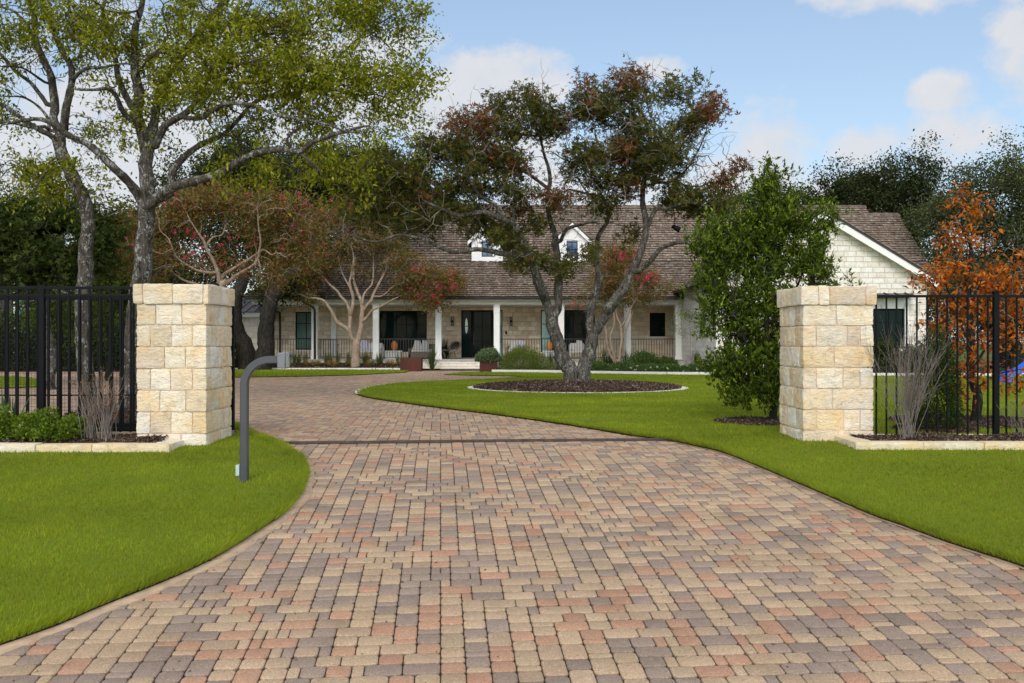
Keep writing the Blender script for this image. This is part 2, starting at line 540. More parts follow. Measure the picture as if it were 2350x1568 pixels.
def _paver(b):
    c = b.attr()
    n = b.noise(105, 4, .75, b.coord()); n2 = b.noise(2.2, 5, .6, b.coord()); n3 = b.noise(28, 4, .6, b.coord())
    sp = b.ramp(n, [(.32, (.42, .36, .31)), (.44, (.92, .91, .89)), (.55, (1.0, 1.0, 1.0)), (.64, (1.75, 1.66, 1.55))])
    c = b.mix(.85, c, sp, 'MULTIPLY')
    c = b.mix(.6, c, b.ramp(n2, [(.3, (.74, .71, .68)), (.5, (1, 1, 1)), (.7, (1.16, 1.14, 1.12))]), 'MULTIPLY')
    c = b.mix(.5, c, b.ramp(n3, [(.3, (.85, .85, .85)), (.7, (1.12, 1.1, 1.08))]), 'MULTIPLY')
    h = b.math('ADD', b.math('MULTIPLY', n, .6), b.math('MULTIPLY', n3, .4))
    b.surf(c, .82, b.bump(h, .5, .004), .35)
M['paver'] = mat('paver', _paver)
M['joint_sand'] = simple('joint_sand', (.085, .066, .048), .95, .1, var=.5, scale=25)
M['edge_band'] = simple('edge_band', (.46, .33, .22), .9, .15, var=.22, scale=9, bump=.5)

def _soil(b):
    n = b.noise(1.2, 6, .65, b.coord()); n2 = b.noise(24, 5, .7, b.coord())
    c = b.ramp(n, [(.3, (.065, .10, .022)), (.7, (.10, .15, .03))])
    c = b.mix(b.ramp(n2, [(.4, (0, 0, 0)), (.7, (.6, .6, .6))]), c, (.07, .06, .03))
    b.surf(c, .95, b.bump(n2, .4, .02), .1)
M['ground'] = mat('ground', _soil)
def _lawn(b):
    n = b.noise(.7, 4, .6, b.coord()); n2 = b.noise(45, 5, .75, b.coord())
    c = b.ramp(n, [(.3, (.155, .195, .014)), (.7, (.22, .27, .02))])
    c = b.mix(.8, c, b.ramp(n2, [(.3, (.55, .6, .5)), (.7, (1.2, 1.2, 1.1))]), 'MULTIPLY')
    b.surf(c, .95, b.bump(n2, .8, .03), .1)
M['lawn'] = mat('lawn_turf', _lawn)
M['dirt'] = simple('dirt_edge', (.035, .026, .016), .95, .1, var=.5, scale=30, bump=.5)
M['mulch'] = simple('mulch', (.040, .022, .015), .95, .1, var=.55, scale=35, bump=.8)
M['chip'] = mat('bark_chip', lambda b: b.surf(b.attr(), .9, b.bump(b.noise(60, 4, .7, b.coord()), .5, .01), .15))

# ================================================================ ground, driveway, lawns
def gz(x, y): return ground(np.asarray(y, float))

def sheet(name, x0, x1, ys, dz, m, nx=2):
    xs = np.linspace(x0, x1, nx); ys = np.asarray(ys, float)
    X, Y = np.meshgrid(xs, ys); Z = ground(Y) + dz
    V = np.stack([X, Y, Z], -1).reshape(-1, 3)
    i = np.arange(len(ys)-1)[:, None]*nx + np.arange(nx-1)[None, :]
    F = np.stack([i, i+1, i+nx+1, i+nx], -1).reshape(-1, 4)
    return mesh(name, V, F, m)
YS = list(np.arange(2, 13.4, .4)) + [14, 20, 30, 60]
g = sheet('ground', -300, 300, [-200, -20] + YS + [150, 900], -.075, M['ground'])
tag(g, kind='structure')
g = sheet('driveway_base', -26, 14, YS[:-1]+[46], -.026, M['joint_sand'])
tag(g, kind='structure')

L1V = [(536, 979), (571, 996), (606, 1011), (634, 1020), (662, 1039), (688, 1056), (698, 1077), (700, 1098), (697, 1112), (684, 1141), (649, 1182), (598, 1216), (540, 1254), (478, 1290), (410, 1322), (325, 1357), (219, 1399), (137, 1435), (0, 1483), (-250, 1562)]
L2V = [(1020, 860.5), (1100, 863), (1180, 864.2), (1197, 865.4), (1180, 867.5), (1131, 871), (1053, 874), (975, 877), (900, 882), (850, 888.5), (824, 897), (818, 903), (828, 909), (860, 916), (900, 922), (1000, 936), (1130, 952), (1300, 976), (1450, 1001), (1549, 1015), (1600, 1026), (1653, 1038), (1715, 1061), (1798, 1096), (1901, 1140), (2005, 1185), (2067, 1206), (2171, 1245), (2350, 1303), (2620, 1400), (2950, 1510)]
def tow(Vl): return [G(u, v) for u, v in Vl]
def smooth_edge(Vl, step=.25):
    p = np.array(tow(Vl)); p3 = np.c_[p, np.zeros(len(p))]
    return resample(p3, step)[:, :2]
E1 = smooth_edge(L1V, .12)
E2 = smooth_edge(L2V, .15)
L1 = np.vstack([E1, [[-22, E1[-1][1]], [-22, 13.55], [-6.0, 13.55], [-3.8, 13.75]]])
far_curb = np.array(tow([(1606, 862), (1500, 861), (1350, 858.7), (1240, 856.5), (1130, 855.5), (1069, 855.8)]))
L2 = np.vstack([E2, [[30, E2[-1][1]], [30, 36.5], [15, 36.8]], far_curb])
L3 = np.array(tow([(330, 866), (538, 867), (687, 865), (809, 862), (931, 855.6), (938, 853), (900, 850.5), (760, 850), (662, 849), (538, 847), (330, 847)]))
L4 = np.array(tow([(-160, 893.5), (8, 892.5), (90, 889), (122, 884), (100, 873), (33, 865), (-160, 862)]))

def slab(name, poly, top, bottom, m, m2, hf=None, cuts=True):
    """turf: top sheet with a soil skirt"""
    poly = [tuple(p) for p in poly]
    bm = bmesh.new()
    vs = [bm.verts.new((x, y, 0)) for x, y in poly]
    f = bm.faces.new(vs)
    if cuts:
        for yy in list(np.arange(3, 13.3, .5)) + list(range(15, 46, 2)):
            bmesh.ops.bisect_plane(bm, geom=bm.verts[:]+bm.edges[:]+bm.faces[:], plane_co=(0, yy, 0), plane_no=(0, 1, 0))
        for xx in range(-20, 30, 1 if hf else 4):
            bmesh.ops.bisect_plane(bm, geom=bm.verts[:]+bm.edges[:]+bm.faces[:], plane_co=(xx, 0, 0), plane_no=(1, 0, 0))
    bmesh.ops.triangulate(bm, faces=bm.faces[:])
    bm.faces.ensure_lookup_table(); bm.normal_update()
    if bm.faces[0].normal.z < 0: bmesh.ops.reverse_faces(bm, faces=bm.faces[:])
    bnd = [e for e in bm.edges if e.is_boundary]
    for v in bm.verts:
        x, y = v.co.x, v.co.y
        v.co.z = float(ground(y)) + top + (hf(x, y) if hf else 0)
    r = bmesh.ops.extrude_edge_only(bm, edges=bnd)
    for v in [q for q in r['geom'] if isinstance(q, bmesh.types.BMVert)]:
        v.co.z = float(ground(v.co.y)) + bottom
    for q in r['geom']:
        if isinstance(q, bmesh.types.BMFace): q.material_index = 1
    for q in bm.faces:
        if abs(q.normal.z) < .3 and len(q.verts) == 4: q.material_index = 1
    me = bpy.data.meshes.new(name); bm.to_mesh(me); bm.free()
    me.materials.append(m); me.materials.append(m2)
    o = bpy.data.objects.new(name, me); COL.objects.link(o)
    return tag(o, kind='structure')
for i, (nm, pl) in enumerate((('lawn', L1), ('lawn', L2), ('lawn', L3), ('lawn', L4))):
    slab(nm, pl, .028, -.05, M['lawn'], M['dirt'])

# sand coloured haunch along the two kerbless edges
def ribbon(name, edge, w0, side, dz, m):
    e = np.asarray(edge); t = np.gradient(e, axis=0); t /= np.linalg.norm(t, axis=1)[:, None]
    nrm = np.c_[t[:, 1], -t[:, 0]]*side
    wv = w0*(1 + .22*vnoise(np.c_[e*3.1, np.zeros(len(e))], 1, 3))
    a = e - nrm*.04; c = e + nrm*wv[:, None]
    V = np.vstack([np.c_[a, ground(a[:, 1])+dz], np.c_[c, ground(c[:, 1])+dz-.003], np.c_[c, ground(c[:, 1])-.02]])
    n = len(e); i = np.arange(n-1)
    F = np.vstack([np.stack([i, i+1, n+i+1, n+i], -1), np.stack([n+i, n+i+1, 2*n+i+1, 2*n+i], -1)])
    o = mesh(name, V, F, m); return tag(o, kind='structure')
ribbon('driveway_edging', E1, .10, -1, .005, M['edge_band'])
k = [i for i, p in enumerate(E2) if p[1] > 13.6][-1]
ribbon('driveway_edging', E2[k:], .09, -1, .005, M['edge_band'])
# pale kerb round the nose of the island lawn
tip = [i for i, p in enumerate(E2) if p[0] < G(905, 880)[0] and 22 < p[1] < 31]
ribbon('island_kerb', E2[tip[0]:tip[-1]], .16, -1, .03, M['cut_stone'])

# ---------------------------------------------------------------- pavers
PAL = np.array([(.400, .290, .190), (.268, .203, .160), (.390, .228, .148)])
def pavers():
    th = R(4.1); U = .1405
    ax = np.array([math.cos(th), math.sin(th)]); ay = np.array([-math.sin(th), math.cos(th)])
    n = 8
    items = []
    rr = np.random.default_rng(5)
    def split():
        outl = []; left = n*2
        while left > 0:
            k = int(rr.choice([1, 2, 3], p=[.17, .5, .33])); k = min(k, left); outl.append(k/2); left -= k
        rr.shuffle(outl); return outl
    I0, I1, J0, J1 = -150, 75, 30, 330
    for j in range(J0, J1):
        i0 = I0 - (I0+j) % (2*n)
        for i in range(i0, I1, 2*n):
            x, y = (ax*(i+4)+ay*j)*U
            if abs(x) > y*.60+2.5 or x > 9: continue
            p = 0
            for k in split(): items.append((i+p+k/2, j+.5, k, 1)); p += k
    for i in range(I0, I1):
        j0 = J0 + ((n-i-J0) % (2*n))
        for j in range(j0-2*n, J1, 2*n):
            x, y = (ax*i+ay*(j+4))*U
            if abs(x) > y*.60+2.5 or x > 9 or y < 3.5: continue
            p = 0
            for k in split(): items.append((i+.5, j+p+k/2, 1, k)); p += k
    A = np.array(items)
    c = (A[:, :1]*ax + A[:, 1:2]*ay)*U
    hw = A[:, 2]*U/2 - .0015; hh = A[:, 3]*U/2 - .0015
    # keep what lies off the turf (with a margin that runs under its edge)
    def shr(c): 
        return inpoly(c[:, 0], c[:, 1], L1) | inpoly(c[:, 0], c[:, 1], L2) | inpoly(c[:, 0], c[:, 1], L3) | inpoly(c[:, 0], c[:, 1], L4)
    keep = np.zeros(len(c), bool)
    for dx, dy in ((0, 0), (.1, 0), (-.1, 0), (0, .1), (0, -.1)): keep |= ~shr(c + np.array([dx, dy]))
    keep &= (c[:, 1] > 4.2) & (c[:, 1] < 44.4)
    c, hw, hh = c[keep], hw[keep], hh[keep]
    m = len(c)
    kind = rr.choice(3, size=m, p=[.49, .34, .17])
    col = PAL[kind]*(1+rr.normal(0, .065, (m, 1)))*(1+rr.normal(0, .008, (m, 3)))
    dzr = rr.normal(0, .0012, m); tx = rr.normal(0, .006, m); ty = rr.normal(0, .006, m)
    near = c[:, 1] < 15
    def make(sel, K):
        s = np.where(sel)[0]; cc, w_, h_ = c[s], hw[s], hh[s]
        if K > 1:
            r = np.minimum(.026, np.minimum(w_, h_)*.55); ang = []
            for q in range(4):
                for t in range(K): ang.append((q, np.pi/2*q + np.pi/2*t/(K-1)))
        else: r = np.zeros(len(s)); ang = [(q, np.pi/4+np.pi/2*q) for q in range(4)]
        cx = [1, -1, -1, 1]; cy = [1, 1, -1, -1]; NV = len(ang)
        def ring(ins, dz):
            V = np.zeros((len(s), NV, 3))
            for a, (q, an) in enumerate(ang):
                lx = cx[q]*(w_-r-ins) + (r)*math.cos(an); ly = cy[q]*(h_-r-ins) + r*math.sin(an)
                wob = .0011*vnoise(np.c_[cc*7.7+a*1.3, np.full(len(s), a*.7)], 3, 5)
                lx = lx + wob; ly = ly - wob
                pxy = cc + lx[:, None]*ax + ly[:, None]*ay
                V[:, a, :2] = pxy
                V[:, a, 2] = ground(pxy[:, 1]) + dz + dzr[s] + (tx[s]*lx + ty[s]*ly if dz > -.02 else 0)
            return V
        rings = [ring(0, -.024), ring(.0004, -.0085), ring(.0035, -.0025), ring(.0105, 0)] if K > 1 else [ring(0, -.018), ring(.004, -.002), ring(.012, 0)]
        NR = len(rings); V = np.concatenate(rings, 1)
        F = []
        for q in range(NR-1):
            for a in range(NV):
                a2 = (a+1) % NV; F.append((q*NV+a, q*NV+a2, (q+1)*NV+a2, (q+1)*NV+a))
        T = (NR-1)*NV
        # top cap as quads across the outline
        for a in range(NV//2-1): F.append((T+a, T+a+1, T+NV-2-a, T+NV-1-a))
        F = np.array(F); Fa = (F[None]+np.arange(len(s))[:, None, None]*V.shape[1]).reshape(-1, 4)
        C = np.repeat(col[s][:, None, :], V.shape[1], 1)
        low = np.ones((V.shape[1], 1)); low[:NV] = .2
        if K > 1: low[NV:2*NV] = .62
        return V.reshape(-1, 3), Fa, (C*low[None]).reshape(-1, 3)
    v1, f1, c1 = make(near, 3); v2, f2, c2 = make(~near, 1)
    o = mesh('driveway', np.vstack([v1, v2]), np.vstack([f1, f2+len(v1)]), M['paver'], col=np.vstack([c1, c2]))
    tag(o, kind='structure')
pavers()

# ---------------------------------------------------------------- beds
DISCS = []
def disc(cx, cy, r, n=48): return [(cx+r*math.cos(a), cy+r*math.sin(a)) for a in np.linspace(0, 2*np.pi, n, endpoint=False)]
def chips(name, poly, dens, hf, size=.03, pal=None, parent=None, maxn=60000):
    p = np.array(poly); x0, y0 = p.min(0); x1, y1 = p.max(0)
    n = min(maxn, int((x1-x0)*(y1-y0)*dens)); X = rng.uniform(x0, x1, n); Y = rng.uniform(y0, y1, n)
    s = inpoly(X, Y, poly); X, Y = X[s], Y[s]; n = len(X)
    Z = ground(Y) + np.array([hf(a, b) for a, b in zip(X, Y)]) + rng.uniform(-.2, .5, n)*size
    L_ = rng.uniform(.5, 2.2, n)*size; W = rng.uniform(.2, .5, n)*size; T = rng.uniform(.08, .25, n)*size
    a = rng.uniform(0, np.pi, n); ti = rng.normal(0, .45, n)
    d = np.stack([np.cos(a)*np.cos(ti), np.sin(a)*np.cos(ti), np.sin(ti)], 1); b = np.stack([-np.sin(a), np.cos(a), rng.normal(0, .3, n)], 1)
    u = np.cross(d, b)
    C0 = np.stack([X, Y, Z], 1); V = []
    for i, j, k_ in ((-1,-1,-1),(1,-1,-1),(1,1,-1),(-1,1,-1),(-1,-1,1),(1,-1,1),(1,1,1),(-1,1,1)):
        V.append(C0 + d*(i*L_/2)[:, None] + b*(j*W/2)[:, None] + u*(k_*T/2)[:, None])
    V = np.stack(V, 1)
    F = np.array([(4,5,6,7),(0,1,5,4),(1,2,6,5),(2,3,7,6),(3,0,4,7)])
    Fa = (F[None]+np.arange(n)[:, None, None]*8).reshape(-1, 4)
    pal = pal if pal is not None else np.array([(.045, .026, .018), (.080, .048, .034), (.125, .085, .065), (.028, .016, .011), (.24, .19, .155)])
    c = pal[rng.choice(len(pal), n, p=[.32, .29, .18, .13, .08])]*rng.uniform(.7, 1.3, (n, 1))
    return V.reshape(-1, 3), Fa, np.repeat(c, 8, 0)

def mulch(name, poly, hf, dens=900, size=.035, base=.0, step=.12, n=None):
    """bumpy ground sheet plus loose bark chips, one mesh"""
    p = np.array(poly); x0, y0 = p.min(0)-.0; x1, y1 = p.max(0)
    nx = max(3, int((x1-x0)/step)); ny = max(3, int((y1-y0)/step))
    X, Y = np.meshgrid(np.linspace(x0, x1, nx), np.linspace(y0, y1, ny))
    ins = inpoly(X.ravel(), Y.ravel(), poly)
    Z = ground(Y.ravel()) + np.array([hf(a, b) for a, b in zip(X.ravel(), Y.ravel())]) + .012*vnoise(np.c_[X.ravel(), Y.ravel(), 0*X.ravel()], 9, 2)
    Z[~ins] = ground(Y.ravel()[~ins]) - .04
    V = np.stack([X.ravel(), Y.ravel(), Z], 1)
    i = (np.arange(ny-1)[:, None]*nx + np.arange(nx-1)[None, :]).ravel()
    F = np.stack([i, i+1, i+nx+1, i+nx], 1)
    k = ins[F].any(1); F = F[k]
    cv, cf, cc = chips(name, poly, dens, hf, size)
    Vall = np.vstack([V, cv]); Fall = np.vstack([F, cf+len(V)])
    C = np.vstack([np.tile([.035, .02, .014], (len(V), 1)), cc])
    o = mesh(name, Vall, Fall, M['chip'], col=C)
    return tag(o, kind='structure')

# ring bed round the oak
RX, RY, RR = (1324-1175)/FPX*27.6, 27.6, 2.88
def ringh(x, y):
    d = math.hypot(x-RX, y-RY)/RR
    return .045 + .12*max(0, 1-d**2)**.8 + .02*math.sin(x*5+y*3)*max(0, 1-d)
mulch('mulch_bed', disc(RX, RY, RR-.02), ringh, 750, .06)
a = Acc()
segs = 40
for s in range(segs):
    a0, a1 = 2*np.pi*s/segs+.012, 2*np.pi*(s+1)/segs-.0
    q = np.linspace(a0, a1, 4); V = []
    for t in q:
        for r_, z in ((RR-.04, .0), (RR-.04, .040), (RR+.17, .034), (RR+.17, .0)):
            V.append((RX+r_*math.cos(t), RY+r_*math.sin(t), z))
    F = [(0,1,2,3), (15,14,13,12)]
    for i in range(3):
        b = i*4
        for k in range(4): F.append((b+k, b+4+k, b+4+(k+1) % 4, b+(k+1) % 4))
    a.add(V, F)
o = a.build('stone_ring', M['cut_stone'], origin=(RX, RY, 0))
tag(o, 'round flush border of pale cut stone enclosing the bark mulch under the oak', 'stone border')

flat = lambda x, y: .03
MB1 = np.array(tow([(150, 952), (250, 936), (400, 936), (520, 948), (533, 974), (400, 984), (150, 984)]))
mulch('mulch_bed', MB1, lambda x, y: .045+.03*math.sin(x*1.7)*math.cos(y*2.1), 420, .04)
# beds in front of the porch
PBL = [(-16, 45.3), (-4.6, 45.0), (-4.3, 47.9), (-4.4, 49), (-16, 49)]
mulch('mulch_bed', PBL, lambda x, y: .06+.20*min(1, max(0, (y-45.3)/1.5)) + (.25*math.exp(-((x+12.8)/1.6)**2-((y-46.5)/1.2)**2)), 60, .07, step=.3)
PBR = [(-.4, 43.2)] + [(x, y+.25) for x, y in [tuple(q) for q in far_curb[::-1][2:]]] + [(15, 37.0), (20, 37.0), (20, 48.5), (-.4, 48.5)]
mulch('mulch_bed', PBR, lambda x, y: .08, 45, .07, step=.4)
# pale stone kerb on the front of that bed
kp = resample(np.array([(x, y+.1, 0) for x, y in far_curb[::-1][1:]] + [(15, 36.95, 0), (19, 36.9, 0)]), .9)
a = Acc()
for i in range(len(kp)-1):
    a.beam((kp[i][0], kp[i][1], .06), (kp[i+1][0]*.985+kp[i][0]*.015, kp[i+1][1], .06), .22, .13)
o = a.build('bed_kerb', M['cut_stone'], origin=tuple(kp[0]))
tag(o, 'long low pale stone kerb between the lawn and the planting bed of the porch', 'kerb')
# left one
a = Acc()
for i in range(12):
    a.beam((-15.5+i*.92, 45.15, .05), (-15.5+i*.92+.9, 45.15, .05), .2, .1)
o = a.build('bed_kerb', M['cut_stone'], origin=(-10, 45.15, 0))
tag(o, 'thin pale kerb behind the far grass strip left of the front steps', 'kerb')
# small mulch discs of the right hand shrubs
for (u, v, rr_) in ((1752, 974, .75), (2238, 974, 1.25), (2150, 992, .6)):
    x, y = G(u, v); y += .1
    mulch('mulch_bed', disc(x, y, rr_, 24), lambda p, q: .045, 900, .035, step=.09)
    DISCS.append((x, y, rr_*.95))
DISCS.append((RX, RY, RR+.15))
mulch('mulch_bed', disc((505-1175)/FPX*30, 30, .40, 24), lambda p, q: .05, 260, .045, step=.15)

# planters' inner ground and other places without blades
NOGRASS = []   # boxes x0,x1,y0,y1

def tri_normals_up(V): return V

def blades(name, poly, dens_k, hgt, ymin, ymax, edge=None, seed=3):
    """individual grass blades, coarser with distance"""
    r = np.random.default_rng(seed)
    Vs = []; Cs = []
    y = ymin
    while y < ymax:
        y2 = min(ymax, y*1.12+.1); ym = (y+y2)/2
        p = np.array(poly); xa, xb = max(p[:, 0].min(), -ym*.62-.6), min(p[:, 0].max(), ym*.62+.6)
        if xb > xa:
            dens = dens_k*(7.0/ym)**1.75
            n = int((xb-xa)*(y2-y)*dens)
            X = r.uniform(xa, xb, n); Y = r.uniform(y, y2, n)
            s = inpoly(X, Y, poly)
            for cx, cy, rr_ in DISCS: s &= (X-cx)**2+(Y-cy)**2 > rr_**2
            for x0, x1, y0, y1 in NOGRASS: s &= ~((X > x0) & (X < x1) & (Y > y0) & (Y < y1))
            Vs.append((X[s], Y[s], np.full(s.sum(), ym)))
        y = y2
    X = np.concatenate([q[0] for q in Vs]); Y = np.concatenate([q[1] for q in Vs]); D = np.concatenate([q[2] for q in Vs])
    sc = np.ones(len(X)); lean = np.zeros((len(X), 2))
    if edge is not None:
        e = np.asarray(edge); kk = rng.integers(0, len(e)-1, int(len(e)*230)); t = rng.uniform(0, 1, len(kk))
        ep = e[kk]*(1-t)[:, None] + e[kk+1]*t[:, None]
        tg = e[kk+1]-e[kk]; tg /= np.linalg.norm(tg, axis=1)[:, None]+1e-9
        nr = np.c_[-tg[:, 1], tg[:, 0]]          # away from the turf: tested below
        test = inpoly(*(ep+nr*.05).T, poly); nr[test] *= -1
        offs = rng.uniform(-.09, .022, len(kk)); ep = ep + nr*offs[:, None]
        ok = (ep[:, 1] > ymin) & (ep[:, 1] < 24)
        ep, nr = ep[ok], nr[ok]
        X = np.r_[X, ep[:, 0]]; Y = np.r_[Y, ep[:, 1]]; D = np.r_[D, ep[:, 1]]
        sc = np.r_[sc, rng.uniform(1.0, 1.7, len(ep))]; lean = np.vstack([lean, nr*rng.uniform(.2, 1.0, (len(ep), 1))])
    n = len(X)
    wdt = np.clip(.0034*(D/6.5)**.9, .003, .02)*r.uniform(.7, 1.3, n)
    pat = vnoise(np.c_[X, Y*2.2, 0*X], .5, 4); pat2 = vnoise(np.c_[X, Y, 0*X], 2.6, 8)
    h = hgt*sc*r.uniform(.55, 1.25, n)*(1+.2*pat2)
    a = r.uniform(0, 2*np.pi, n); l = r.uniform(.1, .75, n)
    dx = np.cos(a)*wdt; dy = np.sin(a)*wdt*.5
    b = r.uniform(0, 2*np.pi, n)
    lx = np.cos(b)*l*h + lean[:, 0]*h; ly = np.sin(b)*l*h + lean[:, 1]*h
    Z0 = ground(Y)+.022
    V = np.stack([np.stack([X-dx, Y-dy, Z0], 1), np.stack([X+dx, Y+dy, Z0], 1), np.stack([X+lx, Y+ly, Z0+h], 1)], 1).reshape(-1, 3)
    F = np.arange(3*n).reshape(-1, 3)
    base = np.array([.212, .268, .018])
    c = base*(1+.30*pat[:, None]+.20*pat2[:, None]*np.array([1, .8, .5]))*r.uniform(.72, 1.28, (n, 1))
    c[:, 0] *= r.uniform(.8, 1.25, n)
    dry = r.random(n) < .03; c[dry] = [.26, .25, .08]
    c = np.clip(c, 0, 1)
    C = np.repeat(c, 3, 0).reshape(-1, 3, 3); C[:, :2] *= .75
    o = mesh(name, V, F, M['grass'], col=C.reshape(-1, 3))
    return tag(o, kind='stuff')

# ================================================================ stone masonry
def cube_grid(nx, ny, nz):
    fs = []; V = []; n = 0
    def face(a, b, fa, fb, c, sgn):
        nonlocal n
        u, v = np.meshgrid(np.linspace(-1, 1, a+1), np.linspace(-1, 1, b+1))
        P_ = np.zeros((u.size, 3)); P_[:, fa] = u.ravel(); P_[:, fb] = v.ravel(); P_[:, c] = sgn
        i = (np.arange(b)[:, None]*(a+1)+np.arange(a)[None, :]).ravel()
        q = np.stack([i, i+1, i+a+2, i+a+1], 1)
        if (sgn > 0) != ((fa, fb, c) in ((0, 1, 2), (1, 2, 0), (2, 0, 1))): q = q[:, ::-1]
        V.append(P_); fs.append(q+n); n += len(P_)
    face(nx, nz, 0, 2, 1, -1); face(nx, nz, 0, 2, 1, 1)
    face(ny, nz, 1, 2, 0, -1); face(ny, nz, 1, 2, 0, 1)
    face(nx, ny, 0, 1, 2, 1); face(nx, ny, 0, 1, 2, -1)
    return np.vstack(V), np.vstack(fs)
CG = {}
def stone_block(x0, x1, y0, y1, z0, z1, amp=.009, rnd=.014, step=.022, pil=.010, flat_top=False, seed=0):
    s = np.array([x1-x0, y1-y0, z1-z0]); c = np.array([x0+x1, y0+y1, z0+z1])/2
    nn = tuple(int(np.clip(round(t/step), 2, 30)) for t in s)
    if nn not in CG: CG[nn] = cube_grid(*nn)
    q, F = CG[nn]
    half = s/2; r = min(rnd, half.min()*.8)
    l = q*half; cl = np.clip(l, -(half-r), half-r); d = l-cl; dn = np.linalg.norm(d, axis=1)[:, None]+1e-9
    nrm = d/dn; p = cl+nrm*r
    w_ = p+c
    # crooked outline
    sk = vnoise(np.c_[np.full(4, seed*3.3), np.arange(4)*5.1, np.zeros(4)], 1, 9)*.008
    p[:, 0] += sk[0]*q[:, 2]; p[:, 2] += sk[1]*q[:, 0]*.5; p[:, 1] += sk[2]*q[:, 2]
    n1 = fbm(w_+seed*.13, 9, 11, 3); n2 = fbm(w_+seed*.71, 34, 21, 2); n1 = np.round(n1*3.2)/3.2*.55+n1*.45
    ridge = 1-np.abs(fbm(w_*np.array([1, 1, 1.9])+seed, 13, 31, 2))*2
    disp = amp*(1.1*n1+.35*n2+.55*ridge)+pil*((1-q[:, 0]**2)*(1-q[:, 2]**2)*np.abs(nrm[:, 1])+(1-q[:, 1]**2)*(1-q[:, 2]**2)*np.abs(nrm[:, 0]))
    if flat_top: disp = np.where(nrm[:, 2] > .7, disp*.12, disp)
    p = p+nrm*disp[:, None]+c
    return p, F
STONEPAL = np.array([(.83, .74, .615), (.80, .69, .54), (.81, .66, .45), (.75, .63, .475), (.85, .78, .68), (.83, .70, .55), (.72, .60, .475)])
STONEW = [.26, .22, .12, .12, .12, .10, .06]
class Masonry:
    def __init__(s): s.V = []; s.F = []; s.C = []; s.n = 0; s.k = 0
    def add(s, *a, col=None, **k):
        s.k += 1
        p, F = stone_block(*a, seed=s.k, **k)
        c = STONEPAL[rng.choice(len(STONEPAL), p=STONEW)]*rng.uniform(.92, 1.06) if col is None else np.array(col)
        C = np.tile(c, (len(p), 1))
        yel = np.clip(fbm(p, 5, s.k+50, 2)*1.6, 0, 1)[:, None]
        C = C*(1-yel*np.array([.0, .09, .24]))
        s.V.append(p); s.F.append(F+s.n); s.C.append(C); s.n += len(p)
    def build(s, name, parent=None, origin=None, m='rock'):
        return mesh(name, np.vstack(s.V), np.vstack(s.F), M[m], parent, col=np.clip(np.vstack(s.C), 0, 1), origin=origin)

def split_len(L_, lo, hi, rr):
    out_ = []
    left = L_
    while left > 1e-6:
        t = rr.uniform(lo, hi)
        if left - t < lo*.55: t = left if left < hi*1.25 else left/2
        out_.append(min(t, left)); left -= out_[-1]
    return out_

